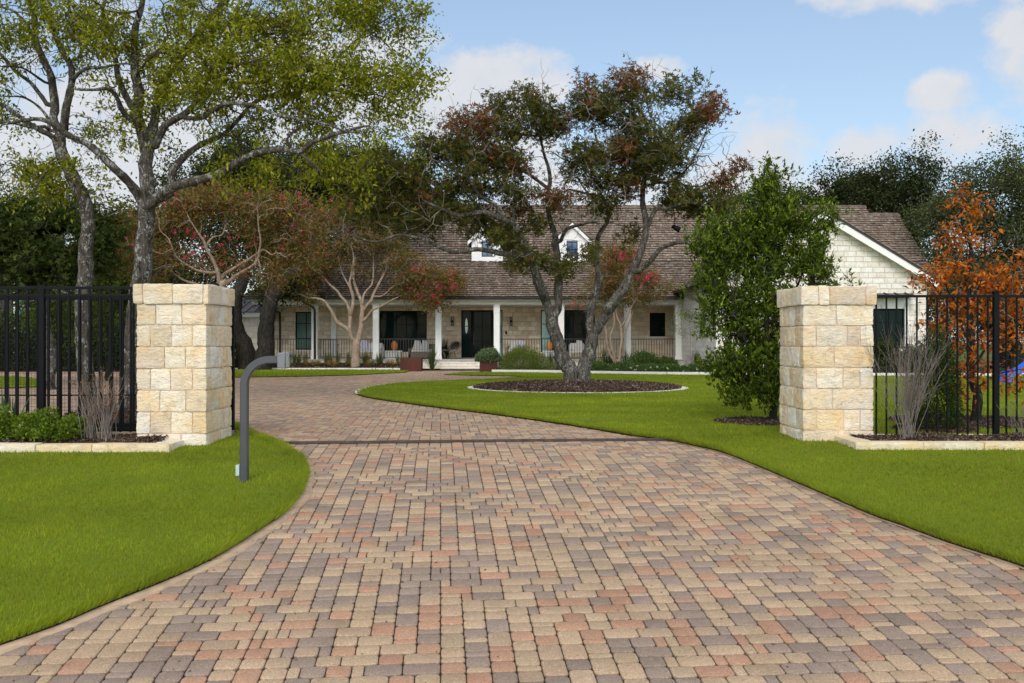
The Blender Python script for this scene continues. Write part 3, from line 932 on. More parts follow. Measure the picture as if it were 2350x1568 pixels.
def pillar(label, x0, x1, y0, y1, seed, fronts):
    root = thing('gate_pillar', label, 'gate pillar', ((x0+x1)/2, (y0+y1)/2, 0), 'limestone pillars of the gate')
    ztop = 2.006; cap_h = .235; course = .2685; J = .016
    zs = [ztop-cap_h-course*k for k in range(8)]     # tops of the courses
    sh = Masonry(); rr = np.random.default_rng(seed); T = .16
    for k in range(7):
        z1 = zs[k]-J/2 if k else zs[k]-.004; z0 = max(zs[k+1]+J/2 if k < 6 else -.35, -.35)
        if k == 6: z0 = -.35; z1 = zs[k]-J/2
        g = [rng.uniform(-.004, .004) for _ in range(4)]
        par = k % 2
        def run(a, b, horizontal, fixed0, fixed1, lo=.17, hi=.42, given=None):
            t = a
            ls = given or split_len(b-a, lo, hi, rr)
            for l in ls:
                l2 = l*(b-a)/sum(ls)
                args = (t+J/2*(t > a+1e-6), t+l2-J/2*(t+l2 < b-1e-6), fixed0, fixed1) if horizontal else (fixed0, fixed1, t+J/2*(t > a+1e-6), t+l2-J/2*(t+l2 < b-1e-6))
                sh.add(*args, z0, z1, amp=.009, pil=.004, rnd=.008, step=.017)
                t += l2
        fr = fronts[k] if k < len(fronts) else None
        if par == 0:
            run(x0, x1, True, y0, y0+T, given=fr); run(x0, x1, True, y1-T, y1)
            run(y0+T+J, y1-T-J, False, x0+g[0], x0+T); run(y0+T+J, y1-T-J, False, x1-T, x1+g[1])
        else:
            run(y0, y1, False, x0, x0+T); run(y0, y1, False, x1-T, x1)
            if fr: fr = fr[1:-1] if len(fr) > 2 else fr
            run(x0+T+J, x1-T-J, True, y0+g[2]+.004, y0+T, given=fr); run(x0+T+J, x1-T-J, True, y1-T, y1)
    # weathered block with dark pits low on the front is left to the stone's own colour
    sh.build('shaft', root)
    mo = Acc(); mo.box(x0+.016, x1-.016, y0+.016, y1-.016, -.4, ztop-cap_h+.01)
    mo.box(x0-.018, x1+.018, y0-.018, y1+.018, ztop-cap_h+.012, ztop-.012)
    mo.build('mortar', M['mortar'], root)
    cp = Masonry(); o_ = .034; T = .2
    xs0, xs1, ys0, ys1 = x0-o_, x1+o_, y0-o_, y1+o_
    zc0, zc1 = ztop-cap_h, ztop
    def runc(a, b, hor, f0, f1, given=None):
        ls = given or split_len(b-a, .2, .5, rr); t = a
        for l in ls:
            l2 = l*(b-a)/sum(ls); jj = .008
            aa, bb = t+jj*(t > a+1e-6), t+l2-jj*(t+l2 < b-1e-6)
            args = (aa, bb, f0, f1) if hor else (f0, f1, aa, bb)
            cp.add(*args, zc0+rr.uniform(-.006, .004), zc1+rr.uniform(-.006, .006), amp=.009, pil=.005, rnd=.009, step=.018)
            t += l2
    runc(xs0, xs1, True, ys0, ys0+T, fronts[7]); runc(xs0, xs1, True, ys1-T, ys1)
    runc(ys0+T+.016, ys1-T-.016, False, xs0, xs0+T+.05); runc(ys0+T+.016, ys1-T-.016, False, xs1-T-.05, xs1)
    cp.build('cap', root)
    slab_ = Acc(); slab_.box(xs0+.1, xs1-.1, ys0+.1, ys1-.1, ztop-.06, ztop+.006, 0, .004)
    slab_.build('cap_top', M['cut_stone'], root)
    return root

LPX = (-4.64, -3.785); LPY = (12.3, 13.4)
LPX = ((314-1175)/FPX*12.3, (473-1175)/FPX*12.3)
FL = [[.22, .30, .28], [.09, .27, .27, .2], [.27, .2, .2], [.1, .27, .3, .2], [.23, .26, .2], [.1, .26, .27, .2], [.2, .3, .28], [.1, .3, .31, .05]]
lp = pillar('cream limestone gate pillar left of the driveway, beside the grey keypad post', LPX[0], LPX[1], 12.3, 13.42, 11, FL)
RPX = (3.725, 4.62)
FR = [[.36, .40], [.1, .3, .12, .1], [.3, .38], [.1, .3, .19, .08], [.3, .42], [.1, .34, .2, .1], [.4, .4], [.2, .13, .42, .13]]
rp = pillar('cream limestone gate pillar right of the driveway, in front of the dense green tree', RPX[0], RPX[1], 12.73, 13.85, 12, FR)
NOGRASS += [(LPX[0]-.02, LPX[1]+.02, 12.28, 13.45), (RPX[0]-.02, RPX[1]+.02, 12.7, 13.88)]

# black caps of little lamps on the pillar top
for (u, D, lab) in ((354, 13.05, 'small black domed lamp on the left gate pillar, nearer the fence'), (491, 13.25, 'small black domed lamp on the left gate pillar, nearer the driveway')):
    x = (u-1175)/FPX*D
    x = min(x, LPX[1]-.07)
    r = thing('pillar_lamp', lab, 'lamp', (x, D, 2.01), 'small lamps on the left gate pillar')
    a = Acc(); a.lathe(x, D, [(.05, 2.008), (.05, 2.035), (.035, 2.04)], 14); a.build('base', M['light_metal'], r, True)
    a = Acc(); a.lathe(x, D, [(.072, 2.041), (.074, 2.053), (.055, 2.072), (.02, 2.083)], 16); a.build('shade', M['black_metal'], r, True)

# ---------------------------------------------------------------- raised planter borders
def planter(label, xa, xb, yf, yb, zt, ret, seed):
    """front wall from xa to xb at yf, a return at x=ret side, back wall at yb"""
    root = thing('planter_border', label, 'planter border', ((xa+xb)/2, (yf+yb)/2, 0), 'stone planter borders at the gate pillars')
    rr = np.random.default_rng(seed); m = Masonry(); W = .21
    t = xa; pal = [(.76, .68, .52), (.80, .74, .61), (.78, .66, .46), (.82, .77, .67)]
    ls = split_len(xb-xa, .62, 1.15, rr)
    for i, l in enumerate(ls):
        m.add(t+.006*(i > 0), t+l-.006*(i < len(ls)-1), yf, yf+W, -.3, zt+rr.uniform(-.006, .004), amp=.010, pil=.008, rnd=.010, step=.024, flat_top=True, col=pal[rr.integers(4)])
        t += l
    m.build('front_wall', root)
    m = Masonry()
    rx = (xb-.26, xb) if ret > 0 else (xa, xa+.26)
    t = yf+W+.006
    for l in split_len(yb-yf-W, .5, .9, rr):
        m.add(rx[0], rx[1], t, t+l-.006, -.3, zt+rr.uniform(-.004, .004), amp=.009, pil=.006, rnd=.010, step=.026, flat_top=True, col=pal[rr.integers(4)]); t += l
    m.build('end_wall', root)
    m = Masonry(); t = xa
    for l in split_len(xb-xa, .6, 1.1, rr):
        m.add(t, t+l-.006, yb+.006, yb+.17, -.3, zt-.008, amp=.006, pil=.004, rnd=.010, step=.035, flat_top=True, col=pal[rr.integers(4)]); t += l
    m.build('back_wall', root)
    m = Acc(); m.box(xa+.01, xb-.01, yf+.02, yf+W-.02, -.3, zt-.02); m.build('mortar', M['mortar'], root)
    return root
# left: right end at u~400 on the front, right: left end at u~1958
lx1 = (392-1175)/FPX*11.82
planter('low limestone planter border left of the driveway, holding green shrubs and a yucca', -8.6, lx1, 11.75, 12.95, .085, +1, 21)
# its back wall would run behind the pillar: planter stops at the pillar
rx0 = (1962-1175)/FPX*11.97
planter('low limestone planter border right of the driveway, holding a bare twiggy shrub', rx0, 9.6, 11.93, 13.0, .09, -1, 22)
MPL = [(-8.6, 11.9), (lx1-.2, 11.9), (lx1-.2, 12.96), (-8.6, 12.96)]
MPR = [(rx0+.2, 12.1), (9.5, 12.1), (9.5, 13.02), (rx0+.2, 13.02)]
mulch('mulch_bed', MPL, lambda x, y: .075+.05*max(0, 1-((y-12.45)/.5)**2)+.02*math.sin(x*4), 2300, .03, step=.05)
mulch('mulch_bed', MPR, lambda x, y: .05+.05*max(0, 1-((y-12.6)/.5)**2)+.015*math.sin(x*5), 2300, .03, step=.05)
NOGRASS += [(-8.7, lx1+.0, 11.76, 13.12), (rx0-.0, 9.7, 11.94, 13.17)]

# ---------------------------------------------------------------- fences
def fence(label, posts, pickets, y, ztop, zbot, rails, pw=.022, name='fence', post_top=None, cat='fence', finial=True, mrails=()):
    xs = [p for p in posts]+[p for p in pickets]
    root = thing(name, label, cat, (sum(xs)/len(xs), y, 0))
    for x in pickets:
        a = Acc(); a.box(x-pw/2, x+pw/2, y-pw/2, y+pw/2, zbot, ztop-.03, 0, .002); a.build('picket', M['black_metal'], root)
    for x in posts:
        a = Acc(); h = post_top or ztop; a.box(x-.034, x+.034, y-.034, y+.034, -.2, h, 0, .004)
        if finial: a.box(x-.042, x+.042, y-.042, y+.042, h+.001, h+.018, 0, .004); a.add([(x-.034, y-.034, h+.019), (x+.034, y-.034, h+.019), (x+.034, y+.034, h+.019), (x-.034, y+.034, h+.019), (x, y, h+.045)], [(0,1,4), (1,2,4), (2,3,4), (3,0,4), (3,2,1,0)])
        a.build('post', M['black_metal'], root)
    for (xa, xb, z, h) in rails:
        a = Acc(); a.box(xa, xb, y-.019, y+.019, z-h/2, z+h/2, 0, .003); a.build('rail', M['black_metal'], root)
    return root
YF = 13.0
px = lambda u, D: (u-1175)/FPX*D
ru = [2012.8+23.35*i for i in range(12)]+[2312+24.2*i for i in range(7)]+[2500+23.6*i for i in range(4)]
fence('black metal picket fence running right from the right gate pillar behind the planter', [px(2288, YF), px(2288, YF)+1.95],
      [px(u, YF) for u in ru if abs(px(u, YF)-px(2288, YF)-1.95) > .06], YF+.03, 1.905, .055, [(4.62, 9.5, 1.893, .034)], pw=.02, post_top=1.94)
YL = 12.98
lu = [17+23.6*i for i in range(13) if i not in (3,)]+[-6.6-23.6*i for i in range(10)]
fence('black metal picket fence running left from the left gate pillar, behind the planter', [px(97, YL), px(97, YL)-2.0],
      [px(u, YL) for u in lu], YL, 2.012, .12, [(-8.9, LPX[0]+.02, 2.0, .036), (-8.9, LPX[0]+.02, 1.90, .036), (-8.9, LPX[0]+.02, .15, .045)], pw=.025, post_top=1.99, finial=False)

# the sliding gate stands open behind pillar and fence
def sliding_gate():
    y = 13.62; ang = 0
    root = thing('sliding_gate', 'black sliding driveway gate with wire mesh, open behind the left pillar', 'gate', (-5.5, y, 0))
    xe = px(531, 13.62); xa = -9.6
    zt, zb = 1.93, .12
    a = Acc(); a.box(xe-.04, xe+.04, y-.035, y+.035, zb-.03, zt, 0, .004); a.build('end_post', M['black_metal'], root)
    a = Acc(); a.box(xa, xe-.041, y-.03, y+.03, zt-.062, zt-.002, 0, .004); a.build('top_rail', M['black_metal'], root)
    a = Acc(); a.box(xa, xe-.041, y-.03, y+.03, zb, zb+.065, 0, .004); a.build('bottom_rail', M['black_metal'], root)
    a = Acc(); a.box(xa, xe-.041, y-.012, y+.012, .555, .575, 0, .002); a.build('middle_rail', M['black_metal'], root)
    x = xe-.17; i = 0
    while x > xa:
        if i % 8 == 7:
            a = Acc(); a.box(x-.028, x+.028, y-.028, y+.028, zb+.066, zt-.063, 0, .003); a.build('stile', M['black_metal'], root)
        else:
            a = Acc(); a.box(x-.0125, x+.0125, y-.026, y-.001, zb+.066, zt-.063); a.build('picket', M['black_metal'], root)
        x -= .1455; i += 1
    a = Acc(); s = .0013
    for k in range(int((xe-xa)/.0508)):
        xx = xe-.06-k*.0508; a.box(xx-s, xx+s, y+.031, y+.034, zb+.03, zt-.03)
    for k in range(int((zt-zb)/.0508)):
        z = zb+.03+k*.0508; a.box(xa, xe-.03, y+.0342, y+.037, z-s, z+s)
    a.build('wire_mesh', M['mesh_wire'], root)
    # rollers under the end
    a = Acc(); a.tube([(xe-.1, y-.02, .1), (xe-.1, y+.02, .1)], .045, 14); a.build('roller', M['rubber'], root)
sliding_gate()

# gate track across the driveway: a low angle iron that follows the ground
def track():
    pts = []
    for u, v in ((628, 1019.5), (760, 1018.5), (900, 1017), (1060, 1015.3), (1230, 1013.6), (1400, 1012.4), (1541, 1011.6)):
        x, y = G(u, v); pts.append((x, y, 0))
    p = resample(pts, .12); p[:, 2] = ground(p[:, 1])
    root = thing('gate_track', 'thin rusty steel gate track lying across the driveway between the pillars', 'gate track', tuple(p[len(p)//2]))
    V = []; prof = [(-.045, .0), (-.045, .008), (-.012, .010), (-.010, .034), (.010, .034), (.012, .010), (.045, .008), (.045, .0)]
    for q in p:
        for a_, z in prof: V.append((q[0], q[1]+a_, q[2]+z))
    n = len(prof); F = []
    for i in range(len(p)-1):
        for k in range(n): F.append((i*n+k, i*n+(k+1) % n, (i+1)*n+(k+1) % n, (i+1)*n+k))
    F.append(list(range(n))); F.append([(len(p)-1)*n+k for k in range(n)][::-1])
    mesh('rail', V, F, M['rust'], root)
    a = Acc(); q = p[-1]
    a.tube([(q[0]+.0, q[1]-.035, q[2]+.03), (q[0]+.0, q[1]+.035, q[2]+.03)], .03, 12)
    a.build('end_stop', M['rubber'], root)
track()

# ---------------------------------------------------------------- gooseneck keypad post
def keypad():
    D = 10.0; g0 = float(ground(D))
    x = px(561, D); S = D/FPX
    root = thing('keypad_post', 'dark grey gooseneck post with a keypad box standing on the left lawn', 'keypad post', (x, D, g0))
    w_ = .078
    zt = EYE-(826-784)*S           # centre of the arm
    pts = []
    rad = .26
    xc = x+rad
    path = [(x, g0-.15), (x, g0+.4), (x, zt-rad)]
    for k in range(1, 13):
        a_ = math.pi/2*k/12
        path.append((xc-rad*math.cos(a_), zt-rad+rad*math.sin(a_)))
    path.append((px(641, D), zt))
    P_ = np.array(path); T = np.gradient(P_, axis=0); T /= np.linalg.norm(T, axis=1)[:, None]
    Nn = np.c_[-T[:, 1], T[:, 0]]; h = w_/2; V = []; c = .010
    prof = [(-h+c, -h), (h-c, -h), (h, -h+c), (h, h-c), (h-c, h), (-h+c, h), (-h, h-c), (-h, -h+c)]
    for q, nn in zip(P_, Nn):
        for a_, b_ in prof: V.append((q[0]+nn[0]*a_, D+b_, q[1]+nn[1]*a_))
    n = 8; F = []
    for i in range(len(P_)-1):
        for k in range(n): F.append((i*n+k, (i+1)*n+k, (i+1)*n+(k+1) % n, i*n+(k+1) % n))
    F.append(list(range(n))); F.append([(len(P_)-1)*n+k for k in range(n)][::-1])
    o = mesh('gooseneck_post', V, F, M['grey_metal'], root)
    x0, x1 = px(640.5, D), px(659.5, D); z0, z1 = EYE-(845-784)*S, EYE-(808.5-784)*S
    a = Acc()
    # box tapering towards its hooded face on the right
    y0, y1 = D-.085, D+.085
    V = [(x0, y0, z0), (x1-.008, y0, z0-.004), (x1-.008, y1, z0-.004), (x0, y1, z0), (x0, y0, z1-.006), (x1-.0, y0, z1), (x1-.0, y1, z1), (x0, y1, z1-.006)]
    bm = bmesh.new(); vs = [bm.verts.new(v) for v in V]
    for f in [(0,3,2,1),(4,5,6,7),(0,1,5,4),(1,2,6,5),(2,3,7,6),(3,0,4,7)]: bm.faces.new([vs[i] for i in f])
    bmesh.ops.bevel(bm, geom=bm.edges[:], offset=.008, segments=2, profile=.6, affect='EDGES'); bm.verts.index_update()
    bx = mesh('keypad_box', [tuple(q.co) for q in bm.verts], [[q.index for q in f.verts] for f in bm.faces], M['light_metal'], root); bm.free()
    a = Acc(); a.prism([(x1+.001, z1-.022), (px(668, D), z1-.028), (px(668, D), z1-.004), (x1+.001, z1-.001)], y0+.004, y1-.004); 
    a.prism([(x1+.001, z0+.002), (px(660.5, D), z0+.002), (px(668, D), z1-.03), (x1+.001, z1-.024)], y0+.004, y0+.010)
    a.prism([(x1+.001, z0+.002), (px(660.5, D), z0+.002), (px(668, D), z1-.03), (x1+.001, z1-.024)], y1-.010, y1-.004)
    a.build('hood', M['light_metal'], root)
    a = Acc(); a.box(x1+.001, x1+.004, y0+.012, y1-.012, z0+.008, z1-.028); a.build('key_panel', M['lens'], root)
    for i in range(4):
        for j in range(3):
            zz = z0+.020+i*.027; yy = y0+.035+j*.040
            a = Acc(); a.box(x1+.0045, x1+.0085, yy, yy+.028, zz, zz+.018, 0, .0015); a.build('key', M['lens'], root)
    # junction box and conduit at the foot
    r2 = thing('junction_box', 'small pale plastic junction box with conduit at the foot of the keypad post', 'junction box', (px(547, D), D, g0))
    a = Acc(); a.box(px(542.5, D), px(551.3, D), D-.03, D+.035, EYE-(1092-784)*S, EYE-(1066.5-784)*S, 0, .006); a.build('housing', M['box_plastic'], r2)
    a = Acc(); a.box(px(542.9, D), px(550.9, D), D-.036, D-.0305, EYE-(1091-784)*S, EYE-(1067.5-784)*S, 0, .002); a.build('cover', M['box_plastic'], r2)
    a = Acc(); a.tube([(px(549, D), D, EYE-(1092.2-784)*S), (px(549, D), D, g0-.05)], .011, 10); a.tube([(px(549, D), D, EYE-(1092.4-784)*S), (px(549, D), D, EYE-(1095.5-784)*S)], .016, 10); a.build('conduit', M['light_metal'], r2)
keypad()

# ---------------------------------------------------------------- grass
blades('lawn_grass', L1, 5200, .036, 4.7, 13.6, E1, 3)
blades('lawn_grass', L2, 4600, .036, 5.2, 42.0, E2, 4)
blades('lawn_grass', L3, 4200, .05, 36, 46, None, 5)
blades('lawn_grass', L4, 3000, .05, 24, 40, None, 6)

# ================================================================ trees
class Tree:
    def __init__(s, seed=1):
        s.p = np.zeros((60000, 3)); s.par = np.full(60000, -1, int); s.fix = np.zeros(60000); s.n = 0
        s.r = np.random.default_rng(seed); s.tips = []; s.dir = np.zeros((60000, 3))
    def _add(s, p, par, fix=0.0):
        i = s.n; s.p[i] = p; s.par[i] = par; s.fix[i] = fix
        d = p - s.p[par] if par >= 0 else np.array([0, 0, 1.0]); l = np.linalg.norm(d)
        s.dir[i] = d/l if l > 1e-6 else (s.dir[par] if par >= 0 else d)
        s.n += 1; return i
    def limb(s, pts, r0, r1, jit=.012, step=.16, root=False):
        q = resample(np.array([tuple(x) for x in pts]), step)
        n = len(q); par = -1
        if not root and s.n:
            par = int(np.argmin(((s.p[:s.n]-q[0])**2).sum(1)))
        j = np.stack([vnoise(np.c_[np.arange(n)*.31, np.full(n, s.n*.37), np.full(n, k*9.1)], 1, 5) for k in range(3)], 1)*jit*3
        j[0] = 0
        for i in range(n):
            t = i/(n-1); rr = r0+(r1-r0)*t
            rr *= 1+.07*math.sin(i*1.7+s.n)
            if i == 0 and par >= 0: continue
            par = s._add(q[i]+j[i], par, rr)
        return par
    def grow(s, T, step=.22, bend=.5, jit=.05, fixr=0.0, sel=None, k_up=.0):
        """connect every point of T to the skeleton, nearest first"""
        T = np.asarray(T)
        N0 = s.n
        d0 = np.empty(len(T))
        for a in range(0, len(T), 500):
            d0[a:a+500] = (((T[a:a+500, None]-s.p[None, :N0])**2).sum(2)).min(1)
        idx = []
        for t in T[np.argsort(d0)]:
            D = s.p[:s.n]-t; dd = np.sqrt((D**2).sum(1))
            # dislike joints that would make the branch turn back
            cosv = -(D*s.dir[:s.n]).sum(1)/(dd+1e-6)
            w_ = dd*(1.25-.35*cosv)+.02*s.fix[:s.n]
            if sel is not None: w_[:sel] += .0
            i = int(np.argmin(w_)); l = dd[i]
            m = max(2, int(math.ceil(l/step)))
            a = s.p[i].copy(); b = t; c = a+s.dir[i]*l*bend*.6+np.array([0, 0, k_up*l])
            par = i; u1 = s.r.normal(0, jit, (m, 3))
            for k in range(1, m+1):
                x = k/m; q = (1-x)**2*a+2*x*(1-x)*c+x*x*b
                if k < m: q = q+u1[k]*min(l, 1)
                par = s._add(q, par)
            idx.append(par)
        s.tips = idx
        return idx
    def radii(s, rtip=.004, ex=2.3):
        n = s.n; acc = np.zeros(n); r = np.zeros(n); s.kids = [[] for _ in range(n)]
        for i in range(n-1, -1, -1):
            v = max(rtip, acc[i]**(1/ex)) if acc[i] > 0 else rtip
            r[i] = s.fix[i] if s.fix[i] > 0 else v
            q = s.par[i]
            if q >= 0: acc[q] += v**ex if s.fix[i] == 0 else 0
            if q >= 0: s.kids[q].append(i)
        # a twig never thicker than the limb it leaves
        for i in range(n):
            q = s.par[i]
            if q >= 0 and s.fix[i] == 0: r[i] = min(r[i], r[q]*.92)
        s.rad = r
    def chains(s):
        outc = []; st = [i for i in range(s.n) if s.par[i] < 0]
        st = [(i, None) for i in st]
        while st:
            i, st_p = st.pop(); pts = []; rr = []
            if st_p is not None: pts.append(s.p[st_p]); rr.append(s.rad[i])
            while True:
                pts.append(s.p[i]); rr.append(s.rad[i]); k = s.kids[i]
                if not k: break
                k = sorted(k, key=lambda x: -s.rad[x] - (1 if s.fix[x] > 0 and x == i+1 else 0))
                for o_ in k[1:]: st.append((o_, i))
                i = k[0]
            if len(pts) > 1: outc.append((np.array(pts), np.array(rr)))
        return outc
    def build(s, root, bark, twig, rtip=.004, thick=.03, flare=0.0, nomesh=False, twigs='branches', ex=2.3, minr=0.0):
        s.radii(rtip, ex)
        A = [[], [], 0]; B = [[], [], 0]
        for pts, rr in s.chains():
            rm = rr.max()
            if rm < minr: continue
            side = 14 if rm > .1 else 9 if rm > .045 else 6 if rm > .018 else 4 if rm > .008 else 3
            if len(pts) == 2: pts = np.vstack([pts[0], pts.mean(0), pts[1]]); rr = np.r_[rr[0], rr.mean(), rr[1]]
            rr = rr.copy(); rr[-1] *= .6
            if flare and rm > .1 and pts[0][2] < .25:
                z = pts[:, 2]-pts[0][2]; rr = rr*(1+flare*np.exp(-z/.22))
            V, F = tube(pts, rr, side, cap=False)
            if rm > .05:
                c = np.repeat(pts, side, 0); d = V-c; dn = np.linalg.norm(d, axis=1)[:, None]
                V = c+d*(1+.10*fbm(V, 3.2, 3, 2)+.05*vnoise(V, 13, 6))[:, None]
            X = A if rm > thick else B
            X[0].append(V); X[1].append(np.array(F)+X[2]); X[2] += len(V)
        if A[2]: mesh('trunk', np.vstack(A[0]), np.vstack(A[1]), bark, root, smooth=True)
        if B[2]: mesh(twigs, np.vstack(B[0]), np.vstack(B[1]), twig, root)

def leaves(pos, base_dir, size, pal, pw, r, lobes=1, width=.45, droop=.3, fold=.18, spread=1.0, var=.18, colf=None):
    """leaf meshes at points; each leaf a folded kite, or several for lobed leaves"""
    n = len(pos)
    d = base_dir*.6+r.normal(0, spread, (n, 3)); d[:, 2] -= droop
    d /= np.linalg.norm(d, axis=1)[:, None]+1e-9
    q = r.normal(0, 1, (n, 3)); q[:, 2] += 1.3
    b = np.cross(d, q); b /= np.linalg.norm(b, axis=1)[:, None]+1e-9
    u = np.cross(b, d)
    L_ = size*r.uniform(.65, 1.3, n)
    k = r.choice(len(pal), n, p=pw)
    col = np.array(pal)[k]*(1+r.normal(0, var, (n, 1)))
    if colf is not None: col = colf(pos, col)
    col = np.clip(col, .002, 1)
    Vs = []; Fs = []
    angs = [0] if lobes == 1 else ([-.95, 0, .95] if lobes == 3 else [-1.5, -.7, 0, .7, 1.5])
    for a in angs:
        dd = d*math.cos(a)+b*math.sin(a); bb = b*math.cos(a)-d*math.sin(a)
        l = L_*(1 if a == 0 else (.8 if abs(a) < 1 else .5)); wv = width*l*(1 if lobes == 1 else .62)
        m = pos+dd*(l*.45)[:, None]+u*(fold*l)[:, None]*.6
        Vs.append(np.stack([pos, m+bb*(wv/2)[:, None], pos+dd*l[:, None], m-bb*(wv/2)[:, None]], 1))
    V = np.stack(Vs, 1)                    # n, lobes, 4, 3
    m = len(angs)
    F = np.array([[(4*i, 4*i+1, 4*i+2), (4*i, 4*i+2, 4*i+3)] for i in range(m)]).reshape(-1, 3)
    Fa = (F[None]+np.arange(n)[:, None, None]*4*m).reshape(-1, 3)
    return V.reshape(-1, 3), Fa, np.repeat(col, 4*m, 0)

def twig_points(t, per, spread, back=.55):
    """points round the outermost twigs of a tree"""
    idx = np.array(t.tips); par = t.par[idx]
    a = t.p[idx]; b = t.p[np.maximum(par, 0)]
    k = t.r.poisson(per, len(idx))
    rep = np.repeat(np.arange(len(idx)), k)
    x = t.r.uniform(-back, .12, len(rep))[:, None]
    dv = a-b; dv /= np.linalg.norm(dv, axis=1)[:, None]+1e-9
    pos = a[rep]+dv[rep]*x+t.r.normal(0, spread, (len(rep), 3))
    return pos, dv[rep], rep

class Crown:
    def __init__(s): s.V = []; s.F = []; s.C = []; s.n = 0
    def add(s, vfc):
        V, F, C = vfc; s.V.append(V); s.F.append(F+s.n); s.C.append(C); s.n += len(V)
    def build(s, root, m, name='crown'):
        return mesh(name, np.vstack(s.V), np.vstack(s.F), m, root, col=np.vstack(s.C))

def in_ell(r, n, c, rad, shell=.35):
    d = r.normal(0, 1, (n, 3)); d /= np.linalg.norm(d, axis=1)[:, None]
    t = r.uniform(0, 1, n)**(shell)
    return np.array(c)+d*t[:, None]*np.array(rad)

def crown_tips(r, ells, D, T, depth=None, yoff=0.0):
    """ells in picture units (u, v, ru, rv, n[, dz depth offset, rd]) transformed by T -> world tips"""
    out_ = []
    for e in ells:
        u, v, ru, rv, n = e[:5]; yo = e[5] if len(e) > 5 else 0; rd = e[6] if len(e) > 6 else None
        (U, V_) = T(u, v); s_ = T(1, 0)[0]-T(0, 0)[0]
        RU = ru*s_/FPX*D; RV = rv*s_/FPX*D; RD = rd if rd else max(.5, min(1.6, (RU+RV)*.5))
        c = P(U, V_, D+yo)
        out_.append(in_ell(r, n, c, (RU, RD, RV), .45))
    return np.vstack(out_)

# crop transforms used for tracing limbs
T6 = lambda x, y: (.4394*x, .4394*y)
T7 = lambda x, y: (860.5+.3662*x, 143.4+.3662*y)
T3 = lambda x, y: (975+.1953*x, 631+.1953*y)
T2 = lambda x, y: (516+.2441*x, 602+.2441*y)
def path(T, pts, D, y0=0, y1=0, ys=None):
    n = len(pts); o_ = []
    for i, (x, y) in enumerate(pts):
        u, v = T(x, y); dy = ys[i] if ys else y0+(y1-y0)*i/(n-1)
        o_.append(P(u, v, D+dy))
    return o_

